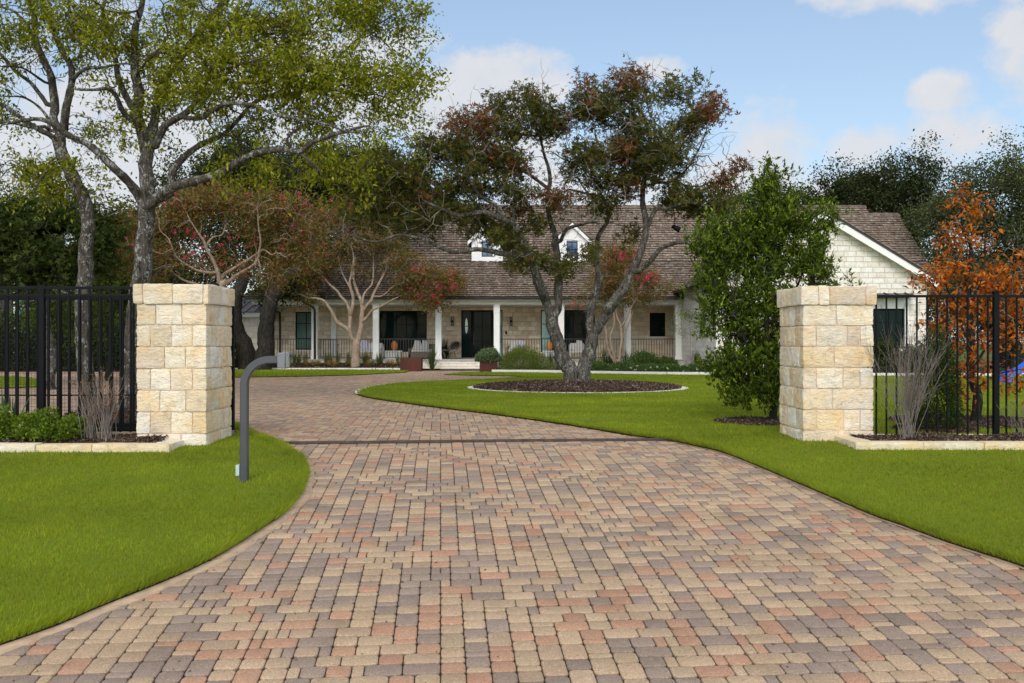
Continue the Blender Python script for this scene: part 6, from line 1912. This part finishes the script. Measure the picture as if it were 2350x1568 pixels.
crepe('crepe myrtle with pink blossom in the porch bed, just right of the forked oak', 44.5,
      [([(2245, 1075), (2240, 1040)], 50, 46, 0, 0), ([(2245, 1050), (2180, 940), (2140, 800), (2128, 620), (2100, 480)], 28, 14, 0, -.3), ([(2250, 1050), (2205, 900), (2185, 720), (2225, 560), (2215, 400), (2180, 260)], 24, 10, 0, .3), ([(2255, 1050), (2285, 960), (2310, 760), (2300, 600), (2250, 480), (2225, 360)], 34, 12, 0, .1), ([(2302, 620), (2370, 500), (2420, 380), (2500, 280)], 20, 8, 0, -.3), ([(2310, 760), (2380, 620), (2450, 420), (2560, 250)], 16, 7, .1, .5)],
      T3, 1.25, [(2250, 100, 160, 160, 36), (2420, 0, 150, 150, 36), (2150, -80, 170, 170, 40), (2350, -230, 150, 150, 36), (2600, 80, 180, 110, 36), (2750, 130, 150, 90, 24), (2050, 120, 140, 140, 20), (2300, 250, 220, 80, 24), (2550, 230, 220, 80, 24), (2200, -280, 120, 80, 12), (1900, 330, 180, 40, 10)],
      [(2350, -250, 200, 80, 40), (2150, -150, 200, 150, 30), (2650, 50, 170, 90, 40), (1800, 340, 120, 40, 12), (2350, 50, 300, 150, 20)], 303, 19000, 110, .075, nt=600, fs=.16)

# ---- bright green evergreen behind the right pillar -------------------------------------
def holly():
    D = 15.9; r = np.random.default_rng(401); t = Tree(401)
    root = thing('evergreen_tree', 'dense bright green broadleaf evergreen tree left of the right gate pillar', 'tree', (px(1774, D), D, 0))
    t.limb([P(1776, 982, D), P(1772, 930, D), P(1766, 850, D), P(1762, 700, D), P(1768, 560, D), P(1772, 430, D), P(1773, 385, D)], .07, .012, root=True, jit=.02)
    t.limb([P(1766, 880, D), P(1735, 840, D-.1), P(1700, 760, D-.3), P(1670, 650, D-.4)], .03, .01); t.limb([P(1764, 800, D), P(1810, 700, D+.2), P(1850, 600, D+.2), P(1880, 520, D+.3)], .03, .01)
    ells = [(1772, 410, 22, 34, 26), (1765, 460, 60, 45, 60), (1745, 520, 90, 60, 100), (1800, 520, 80, 70, 90), (1690, 560, 85, 60, 100), (1880, 545, 30, 75, 36), (1620, 560, 42, 50, 50), (1640, 640, 55, 60, 66), (1730, 640, 110, 80, 150), (1840, 640, 60, 70, 80), (1870, 620, 42, 50, 34), (1650, 720, 60, 60, 66), (1740, 740, 90, 70, 120), (1810, 730, 60, 60, 60), (1700, 800, 75, 60, 90), (1770, 820, 50, 60, 60), (1660, 850, 40, 40, 40), (1720, 870, 65, 50, 70), (1770, 890, 40, 50, 40), (1690, 910, 40, 30, 30), (1745, 930, 40, 25, 20), (1905, 500, 14, 40, 10), (1890, 660, 25, 30, 12), (1930, 672, 10, 12, 5)]
    C = crown_tips(r, ells, D, TV); C[:, 1] = D+(C[:, 1]-D)*.95
    ok = C[:, 2] > .35; C = C[ok]
    t.grow(C[::5], .2, .7, .04); t.grow(C, .16, .7, .04)
    k = r.integers(0, len(C), 2500); T_ = C[k]+r.normal(0, .12, (2500, 3))+np.array([0, 0, .06])
    t.grow(T_, .1, .9, .01, k_up=-.15)
    t.build(root, M['bark_dark'], M['twig_dark'], rtip=.0028, thick=.02, flare=.25)
    idx = np.array(t.tips); a = t.p[idx]; b = t.p[t.par[idx]]; dv = a-b; dv /= np.linalg.norm(dv, axis=1)[:, None]; dv += np.array([0, 0, .7]); dv /= np.linalg.norm(dv, axis=1)[:, None]
    a = np.vstack([a, C]); dv = np.vstack([dv, np.tile([0, 0, 1.0], (len(C), 1))+r.normal(0, .25, (len(C), 3))])
    rep = np.repeat(np.arange(len(a)), 12); x = r.uniform(-.16, .07, len(rep))[:, None]
    pos = a[rep]+dv[rep]*x+r.normal(0, .018, (len(rep), 3))
    g_ = fbm(pos, 3.2, 5, 2) > -.34; pos = pos[g_]; rep = rep[g_]; x = x[g_]
    pal = [(.082, .125, .010), (.050, .078, .009), (.135, .185, .012), (.026, .042, .007), (.19, .245, .02)]
    def cf(p, c):
        top = np.clip((x[:, 0]+.16)/.23, 0, 1)[:, None]   # young leaves at the shoot ends are paler
        return c*(.75+.65*top)
    cr = Crown(); cr.add(leaves(pos, dv[rep]*1.4, .078, pal, [.3, .27, .2, .13, .1], r, 1, .36, -.15, .2, .55, .15, cf)); cr.build(root, M['gloss_leaf'])
    # little black irrigation stake at the foot
    x, y = G(1757, 958); s = thing('irrigation_stake', 'small bent black irrigation stake at the foot of the evergreen tree', 'stake', (x, y, 0))
    a_ = Acc(); a_.tube([(x, y, -.05), (x-.01, y, .10), (x-.02, y, .17), (x+.04, y, .20)], .012, 8); a_.build('tube', M['rubber'], s)
holly()

# ---- orange autumn tree -----------------------------------------------------------------
def orange_tree():
    D = 15.6; r = np.random.default_rng(402); t = Tree(402)
    root = thing('autumn_tree', 'slender tree with bright orange autumn leaves behind the right fence', 'tree', (px(2240, D), D, 0))
    t.limb([P(2240, 985, D), P(2238, 930, D), P(2232, 850, D), P(2228, 720, D), P(2222, 600, D), P(2212, 520, D), P(2200, 455, D)], .085, .012, root=True, jit=.02)
    for pts in ([(2232, 860), (2270, 780), (2310, 700), (2350, 640)], [(2230, 800), (2190, 720), (2140, 650), (2095, 625)], [(2226, 700), (2260, 600), (2262, 520), (2258, 455)], [(2230, 760), (2290, 690), (2350, 600)], [(2234, 900), (2290, 860), (2340, 850)], [(2234, 880), (2190, 850), (2150, 810)], [(2228, 720), (2180, 680), (2160, 610)]):
        t.limb([P(u, v, D+r.normal(0, .15)) for u, v in pts], .022, .006)
    ells = [(2195, 460, 18, 28, 9), (2255, 470, 20, 28, 10), (2190, 540, 26, 34, 13), (2240, 550, 36, 36, 14), (2170, 610, 45, 26, 16), (2230, 640, 60, 36, 24), (2130, 640, 46, 18, 16), (2330, 610, 36, 30, 12), (2300, 660, 55, 36, 22), (2190, 690, 70, 34, 28), (2260, 720, 60, 36, 24), (2340, 700, 40, 50, 20), (2160, 740, 46, 34, 15), (2230, 790, 55, 42, 20), (2310, 780, 50, 40, 14), (2250, 850, 60, 30, 18), (2180, 840, 40, 30, 9), (2330, 880, 40, 28, 12), (2210, 905, 50, 20, 10), (2400, 650, 60, 60, 20), (2400, 780, 60, 60, 20)]
    C = crown_tips(r, ells, D, TV); t.grow(C, .15, .7, .05)
    k = r.integers(0, len(C), 520); t.grow(C[k]+r.normal(0, .13, (520, 3)), .1, .6, .02)
    b = crown_tips(r, [(2320, 560, 50, 60, 40), (2300, 800, 70, 90, 50)], D, TV); t.grow(b, .12, .5, .04)
    t.tips = [i for i in range(t.n-1-0) if False] or t.tips
    t.build(root, M['bark_dark'], M['twig'], rtip=.003, thick=.018, flare=.3)
    kk = r.integers(0, len(C), 3500); pos = C[kk]+r.normal(0, .085, (3500, 3))
    cr = Crown(); cr.add(leaves(pos, np.zeros((len(pos), 3)), .098, [(.50, .14, .016), (.36, .085, .014), (.60, .21, .028), (.20, .05, .016)], [.36, .28, .2, .16], r, 1, .42, .35, .28, .9, .16)); cr.build(root, M['leaf'])
orange_tree()

# ---- bushes ---------------------------------------------------------------------------
def bush(label, x, y, rx, ry, h, n, size, pal, pw, seed, z0=0.0, name='shrub', width=.45, stems=14, up=.3, flowers=0, mat_='leaf', shape=.5, fcol=(.8, .8, .78), cat='shrub', group=None, lump=.12, sz=.035):
    r = np.random.default_rng(seed); root = thing(name, label, cat, (x, y, z0), group)
    t = Tree(seed); first = True
    t.limb([(x, y, z0-.05), (x, y, z0+h*.12)], .03*h+.008, .02*h+.006, root=True, step=.05)
    d = r.normal(0, 1, (stems*8, 3)); d[:, 2] = np.abs(d[:, 2]); d /= np.linalg.norm(d, axis=1)[:, None]
    tips = np.array([x, y, z0+h*.15])+d*np.array([rx, ry, h*.8])*r.uniform(.5, .97, (len(d), 1))
    t.grow(tips, .12*max(1, h), .5, .04); t.build(root, M['bark_dark'], M['twig_dark'], rtip=.003, thick=.5, twigs='stems')
    d = r.normal(0, 1, (n, 3)); d[:, 2] = np.abs(d[:, 2])*1.0; d /= np.linalg.norm(d, axis=1)[:, None]
    q = r.uniform(.25, 1, n)**.42
    lm = 1+lump*2.2*fbm(d*1.0+seed, 2.1, seed, 3)
    pos = np.array([x, y, z0+h*.06])+d*np.array([rx, ry, h*.92])*(q*lm)[:, None]
    ext = r.random(n) < .1; pos[ext] += d[ext]*np.array([rx, ry, h])*r.uniform(.02, .14, (ext.sum(), 1))
    dirs = d+np.array([0, 0, up])
    cr = Crown(); cr.add(leaves(pos, dirs, size, pal, pw, r, 1, width, -.1, .15, .7, .2)); cr.build(root, M[mat_], 'foliage')
    if flowers:
        k = r.integers(0, n, flowers); c = pos[k]+d[k]*.03; m = 14
        p2 = np.repeat(c, m, 0)+r.normal(0, sz*.32, (flowers*m, 3)); cr = Crown(); cr.add(leaves(p2, np.zeros((len(p2), 3)), sz*.6, [fcol], [1], r, 1, .9, 0, .1, 1, .06)); cr.build(root, M['petal'], 'flowers')
    return root
GN = [(.045, .095, .014), (.07, .13, .018), (.028, .055, .012), (.10, .16, .03)]; GW = [.35, .3, .2, .15]
x, y = G(2147, 993)
bush('upright dark green shrub behind the right fence, left of the orange tree', x, y, .40, .36, 1.52, 9500, .042, [(.035, .062, .014), (.055, .085, .018), (.022, .038, .01), (.085, .12, .03)], GW, 501, stems=20, up=.6)
for i, (u, D, rx_, h, lab) in enumerate(((30, 12.35, .42, .33, 'leafy green shrub with white flowers at the left end of the left planter'), (105, 12.3, .36, .28, 'leafy green shrub with white flowers in the middle of the left planter'), (165, 12.45, .22, .27, 'leafy green shrub in the left planter next to the dried stems'), (-60, 12.3, .4, .36, 'leafy green shrub in the left planter beyond the yucca'))):
    bush(lab, px(u, D), D, rx_, .36, h, int(5200*rx_/.4), .040, [(.11, .17, .016), (.155, .225, .022), (.065, .105, .014), (.21, .27, .035)], GW, 510+i, z0=.1, width=.6, lump=.34, flowers=(9, 5, 1, 6)[i], name='flowering_shrub', group='green shrubs in the left planter')

def swords(label, x, y, z0, n, L_, wd, col, seed, spread=.5, name='yucca', group=None, curve=.25, cat='plant', var=.2, tipc=None):
    """strap leaved plant: long tapering blades from one crown"""
    r = np.random.default_rng(seed); V = []; F = []; C = []
    for i in range(n):
        a = r.uniform(0, 2*np.pi); s = abs(r.normal(0, spread)); l = L_*r.uniform(.6, 1.1); w_ = wd*r.uniform(.7, 1.2)
        d = np.array([math.cos(a)*s, math.sin(a)*s, 1]); d /= np.linalg.norm(d); side = np.cross(d, [math.cos(a+.3), math.sin(a+.3), .2]); side /= np.linalg.norm(side)
        b0 = np.array([x+r.normal(0, wd*1.5), y+r.normal(0, wd*1.5), z0]); c = np.array(col)*(1+r.normal(0, var)); k0 = len(V)
        for k in range(6):
            t = k/5; p = b0+d*l*t+np.array([math.cos(a), math.sin(a), 0])*(curve*l*t*t*s*1.5)-np.array([0, 0, 1])*curve*l*t**3*s
            ww = w_*(1-t**1.8)*.5+.0006
            V += [p-side*ww, p+side*ww]; C += [c, c]
            if k: F.append((k0+2*k-2, k0+2*k-1, k0+2*k+1, k0+2*k))
    o = mesh(name, np.array(V), np.array(F), M['leaf'], None, col=np.clip(np.array(C), .003, 1), origin=(x, y, z0))
    tag(o, label, cat, group)
swords('spiky grey green yucca rising from the left planter in front of the fence', px(18, 12.55), 12.55, .1, 26, .62, .035, (.075, .115, .07), 520, .42, curve=.1)

def stems(label, x, y, z0, n, h, fan, base, seed, mtw='twig_grey', fork=3, leafn=0, lcol=None, name='bare_shrub', rt=.0018, ztop_tight=False):
    r = np.random.default_rng(seed); root = thing(name, label, 'shrub', (x, y, z0)); A = [[], [], 0]
    pts_all = []
    for i in range(n):
        a = r.uniform(0, 2*np.pi); s = r.uniform(0, 1)**.7*fan; l = h*r.uniform(.7, 1.05)*(1-.25*s)
        b0 = np.array([x+r.normal(0, base), y+r.normal(0, base), z0-.03]); d = np.array([math.cos(a)*s, math.sin(a)*s*.7, 1]); d /= np.linalg.norm(d)
        m = 9; p = [b0]; dd = d.copy()
        for k in range(m):
            dd = dd+r.normal(0, .07, 3); dd /= np.linalg.norm(dd); p.append(p[-1]+dd*l/m)
        p = np.array(p); V, F = tube(p, np.linspace(rt*2.2, rt*.8, len(p)), 4, False); A[0].append(V); A[1].append(np.array(F)+A[2]); A[2] += len(V); pts_all.append(p[-4:])
        for q in range(fork):
            k = r.integers(3, m); e = dd+r.normal(0, .45, 3); e[2] = abs(e[2])+.6; e /= np.linalg.norm(e); ll = l*r.uniform(.15, .36); p2 = [p[k]]
            for _ in range(4): e = e+r.normal(0, .12, 3); e /= np.linalg.norm(e); p2.append(p2[-1]+e*ll/4)
            p2 = np.array(p2); V, F = tube(p2, np.linspace(rt*1.1, rt*.5, 5), 3, False); A[0].append(V); A[1].append(np.array(F)+A[2]); A[2] += len(V); pts_all.append(p2[-3:])
    mesh('stems', np.vstack(A[0]), np.vstack([f for f in A[1]]), M[mtw], root)
    if leafn:
        q = np.vstack(pts_all); k = r.integers(0, len(q), leafn); cr = Crown(); cr.add(leaves(q[k]+r.normal(0, .01, (leafn, 3)), np.zeros((leafn, 3)), .035, lcol, [1/len(lcol)]*len(lcol), r, 1, .5, .3, .3, 1, .2)); cr.build(root, M['leaf'], 'dry_leaves')
OR = [(.30, .12, .035), (.22, .08, .03), (.36, .17, .06)]
stems('bundle of dried grey stems with rusty leaves, thinner one in the left planter', px(210, 12.35), 12.35, .1, 24, .76, .12, .035, 530, leafn=90, lcol=OR, fork=2, name='dried_stems')
stems('bundle of dried grey stems with rusty leaves, thicker one nearest the left pillar', px(241, 12.3), 12.3, .1, 46, .84, .14, .045, 531, leafn=200, lcol=OR, fork=2, name='dried_stems')
stems('bare grey twiggy shrub in the right planter beside the pillar', px(2082, 12.5), 12.5, .07, 42, 1.45, .42, .04, 532, leafn=60, lcol=OR, fork=11)
stems('small sparse twiggy shrub at the right edge of the photo in the planter', px(2352, 12.5), 12.5, .07, 14, .62, .6, .03, 533, leafn=20, lcol=[(.2, .2, .04), (.1, .12, .03)], fork=5)

ORD = ['first', 'second', 'third', 'fourth', 'fifth', 'sixth', 'seventh', 'eighth', 'ninth', 'tenth', 'eleventh', 'twelfth']
# ---- planting in front of the porch ----------------------------------------------------
GT = 'green grass tufts below the porch'; YT = 'straw coloured grass tufts below the porch'
gl = 'green grass tuft below the left half of the porch, %s from the left'
for i, c2 in enumerate((655, 690, 745, 950, 985, 1050, 1160, 1310, 1330, 1440, 1465, 1620)):
    swords(gl % ORD[i], px(516+.2441*c2, 46.6), 46.6+.15*(i % 3), .26, 46, .62, .022, (.10, .13, .035), 540+i, .35, 'grass_tuft', GT)
yl = 'low straw yellow grass tuft below the left porch railings, %s from the left'
for i, c2 in enumerate((600, 760, 830, 875, 975, 1020, 1150, 1180, 1350, 1390, 1540, 1570)):
    swords(yl % ORD[i], px(516+.2441*c2, 46.1), 46.1+.1*(i % 2), .20, 60, .36, .02, (.34, .22, .06) if i % 3 else (.20, .17, .045), 560+i, .8, 'grass_tuft', YT)
swords('tall green grass clump left of the front steps beside the porch column', px(992, 45.4), 45.4, .0, 130, 1.15, .026, (.075, .11, .045), 580, .28, 'grass_clump')
swords('dark strappy potted plant behind the loop chair on the porch', px(1021, 50.2), 50.2, ZF, 70, 1.15, .05, (.025, .05, .02), 581, .25, 'porch_plant')
bush('round sage green shrub overflowing the right steel planter', PL2[0], PL2[1], .56, .5, .56, 5200, .085, [(.12, .17, .08), (.18, .23, .12), (.07, .11, .05), (.24, .28, .15)], GW, 590, z0=PL2[2]-.08, width=.5, stems=8)
stems('few dry sprigs in the left steel planter', PL1[0], PL1[1], PL1[2]-.05, 12, .2, .9, .2, 591, fork=1, leafn=60, lcol=[(.10, .06, .035), (.12, .10, .04)])
bush('large feathery light green bush right of the steel planter by the steps', px(1197, 42.2), 42.2, 1.08, .9, 1.12, 20000, .085, [(.16, .21, .045), (.21, .26, .065), (.10, .14, .03), (.27, .30, .10)], GW, 592, width=.13, up=1.0, stems=30, lump=.16)
def tufts(us, D, z, L_, wd, col, lab, grp, seed, n=60, sp=.5, nm='strappy_plant'):
    for i, u in enumerate(us): swords(lab+', '+ORD[i]+' from the left', px(u, D), D+.3*math.sin(i*2.1), z, n, L_, wd, col, seed+i, sp, nm, grp)
tufts((1262, 1280, 1300), 45.5, .1, .85, .035, (.045, .075, .02), 'dark strappy plant just left of the forked oak', 'dark strappy plants below the porch left of the oak', 600)
tufts((1258, 1272, 1288), 43.4, .08, .5, .028, (.24, .26, .13), 'pale grass right of the feathery bush', 'pale variegated grasses', 610)
tufts((1292, 1306, 1362, 1378), 42.6, .08, .55, .03, (.22, .25, .03), 'yellow green strappy tuft behind the forked oak', 'yellow green tufts', 615)
tufts((1360, 1388, 1402, 1438, 1452), 45, .1, .95, .035, (.045, .08, .025), 'dark strappy plant near the right crepe myrtle', 'dark strappy plants right of the oak', 620)
tufts((1598, 1615, 1632, 1650), 43.5, .1, .9, .035, (.04, .07, .022), 'dark strappy plant near the evergreen tree', 'dark strappy plants by the evergreen', 630)
MP = [(.075, .13, .03), (.11, .17, .045), (.05, .085, .02), (.16, .21, .08)]
for i, (u, D, rx_, h, lab) in enumerate(((1375, 40.5, .55, .48, 'low green mound with white flowers just right of the forked oak trunk'), (1428, 40.2, .80, .45, 'low green mound with white flowers under the right crepe myrtle'), (1487, 40.0, .75, .36, 'low green mound with white flowers below the taller round shrub'), (1545, 39.8, .75, .42, 'low green mound with white flowers left of the young staked tree'), (1602, 39.7, .8, .40, 'low green mound with white flowers right of the young staked tree'), (1668, 39.5, .8, .42, 'low green mound with white flowers partly behind the bright evergreen tree'))):
    bush(lab, px(u, D), D, rx_, .6, h, 4200, .07, MP, GW, 640+i, width=.5, flowers=16, sz=.07, name='flowering_shrub', group='flowering mounds along the bed kerb', stems=8)
bush('taller loose green shrub in the bed right of the right crepe myrtle', px(1480, 42.5), 42.5, .85, .7, .85, 6500, .085, MP, GW, 650, stems=14)
bush('loose green shrub in the bed in front of the right railing', px(1532, 42.8), 42.8, .55, .5, .65, 3500, .08, MP, GW, 651)
bush('dark green hedge shrub under the window of the gabled wing', px(2030, 38.6), 38.6, .95, .6, 1.45, 9000, .09, [(.03, .05, .015), (.05, .08, .02), (.02, .033, .01), (.075, .11, .03)], GW, 652)
bush('dark green hedge shrub under the gabled wing, right end', px(2100, 38.4), 38.4, .75, .6, 1.15, 6500, .09, [(.03, .05, .015), (.05, .08, .02), (.02, .033, .01), (.075, .11, .03)], GW, 653)
# white rose bushes glimpsed through the evergreen, and the small staked tree
def staked():
    D = 42.4; r = np.random.default_rng(660); t = Tree(660); root = thing('young_tree', 'thin young feathery tree tied to a stake in the porch bed', 'tree', (px(1586, D), D, 0))
    t.limb([P(1586, 860, D), P(1585, 800, D), P(1584, 750, D), P(1580, 725, D)], .02, .008, root=True)
    C = crown_tips(r, [(1570, 715, 20, 22, 26), (1595, 730, 24, 22, 26), (1610, 755, 20, 14, 14), (1560, 760, 18, 14, 10), (1545, 745, 12, 12, 6)], D, TV); t.grow(C, .12, .7, .03); t.build(root, M['bark_crepe'], M['twig'], rtip=.004, thick=.015)
    kk = r.integers(0, len(C), 2600); pos = C[kk]+r.normal(0, .13, (2600, 3)); cr = Crown(); cr.add(leaves(pos, np.zeros((2600, 3)), .075, [(.09, .15, .04), (.13, .19, .06), (.06, .10, .03)], [.4, .3, .3], r, 1, .18, .3, .1, 1, .2)); cr.build(root, M['leaf'])
    s = thing('tree_stake', 'grey wooden stake holding the young feathery tree', 'stake', (px(1589, D), D-.1, 0)); a = Acc(); a.tube([(px(1589, D), D-.1, -.1), (px(1589, D), D-.1, zv(805, D))], .03, 8); a.tube([(px(1586, D), D-.1, zv(822, D)), (px(1589.5, D), D-.14, zv(823, D))], .04, 8); a.build('post', M['twig_grey'], s)
staked()

# ---- far left: dark fence, hedge and the neighbouring house ----------------------------
def far_left():
    D = 41; root = thing('pool_fence', 'low thin black fence in the shade far behind the left fence', 'fence', (px(190, D), D, 0))
    x0, x1 = px(-200, D), px(420, D); zt = zv(757, D); xs = np.arange(x0, x1, .19)
    for i, x in enumerate(xs[:99]):
        a = Acc(); a.box(x-.010, x+.010, D-.010, D+.010, .06, zt-.03); a.build('picket', M['black_metal'], root)
    for z in (zt-.015, .08):
        a = Acc(); a.box(x0, x1, D-.02, D+.02, z-.018, z+.018); a.build('rail', M['black_metal'], root)
    DK = [(.028, .045, .014), (.045, .065, .018), (.018, .03, .01), (.085, .11, .025)]
    for i, (u, d, rx_, h) in enumerate(((-120, 44, 2.2, 3.0), (30, 43.5, 2.0, 2.6), (150, 44, 1.8, 2.9), (255, 43.5, 1.7, 2.6), (350, 44, 1.8, 2.9), (450, 44.5, 1.7, 3.0))):
        lab = ['shaded hedge bush behind the pool fence, leftmost', 'shaded hedge bush behind the pool fence under the white corner post', 'shaded hedge bush behind the pool fence, middle', 'shaded hedge bush behind the pool fence right of the first big trunk', 'shaded hedge bush behind the pool fence beside the second big trunk', 'shaded hedge bush hidden behind the left gate pillar'][i]
        bush(lab, px(u, d), d, rx_, 1.2, h, 9000, .14, DK, [.35, .3, .25, .1], 670+i, name='hedge_bush', group='hedge bushes behind the pool fence', stems=10, lump=.2)
    D = 47; h = thing('neighbouring_house', 'dark shaded house with a white corner post behind trees far left', 'house', (px(60, D), D, 0))
    xa, xb = px(-160, D), px(300, D)
    a = Acc(); a.box(xa, xb, D, D+6, 0, zv(640, D)); a.build('wall', simple('dark_brick', (.055, .045, .04), .9, .1, var=.3), h)
    a = Acc(); a.box(px(34, D), px(40, D), D-.12, D-.003, 0, zv(598, D)); a.build('corner_post', M['white_trim'], h)
    a = Acc(); a.box(px(44, D), px(52, D), D-.08, D-.002, 1.5, zv(600, D)); a.build('shutter', M['green_plastic'], h)
    a = Acc(); z0 = zv(712, D-2); z1 = zv(662, D); a.prismx([(D-2.4, z0), (D-2.4, z0+.06), (D-.01, z1+.06), (D-.01, z1)], px(78, D-1), px(150, D-1)); a.build('porch_roof', simple('weathered_roof', (.16, .15, .15), .8, .2, var=.4), h)
    a = Acc(); z2 = zv(640, D)+.002; a.prismx([(D-.6, z2), (D+3, z2+1.6), (D+6.6, z2)], xa-.4, xb+.4); a.build('roof', M['bronze'], h)
    w_ = window(h, px(84, D), px(135, D), 1.2, 2.5, D-.15, 2, 2, 'dark_glass')
far_left()

# ---- bits blown onto the paving ---------------------------------------------------------
def litter():
    r = np.random.default_rng(700); n = 260
    Y = r.uniform(4.9, 13, n)**1.0; X = r.uniform(-.6, .6, n)*Y
    e = E1[r.integers(0, len(E1)-20, 60)]+r.uniform(.0, .25, (60, 2)); f = E2[r.integers(0, len(E2), 90)]-np.c_[r.uniform(0, .25, 90), r.uniform(-.1, .2, 90)*0]
    X = np.r_[X, e[:, 0], f[:, 0]]; Y = np.r_[Y, e[:, 1], f[:, 1]]
    s = ~(inpoly(X, Y, L1) | inpoly(X, Y, L2)) & (Y > 4.6); X, Y = X[s], Y[s]; n = len(X)
    pos = np.c_[X, Y, ground(Y)+.004]
    d = r.normal(0, 1, (n, 3)); d[:, 2] = .02
    V, F, C = leaves(pos, d*3, .024, [(.10, .055, .02), (.20, .12, .03), (.05, .03, .02), (.15, .16, .04)], [.35, .2, .3, .15], r, 1, .5, 0, .1, .05, .2)
    V[:, 2] = np.maximum(V[:, 2], np.repeat(pos[:, 2], 4)); o = mesh('fallen_leaves', V, F, M['leaf'], col=C); tag(o, kind='stuff')
litter()
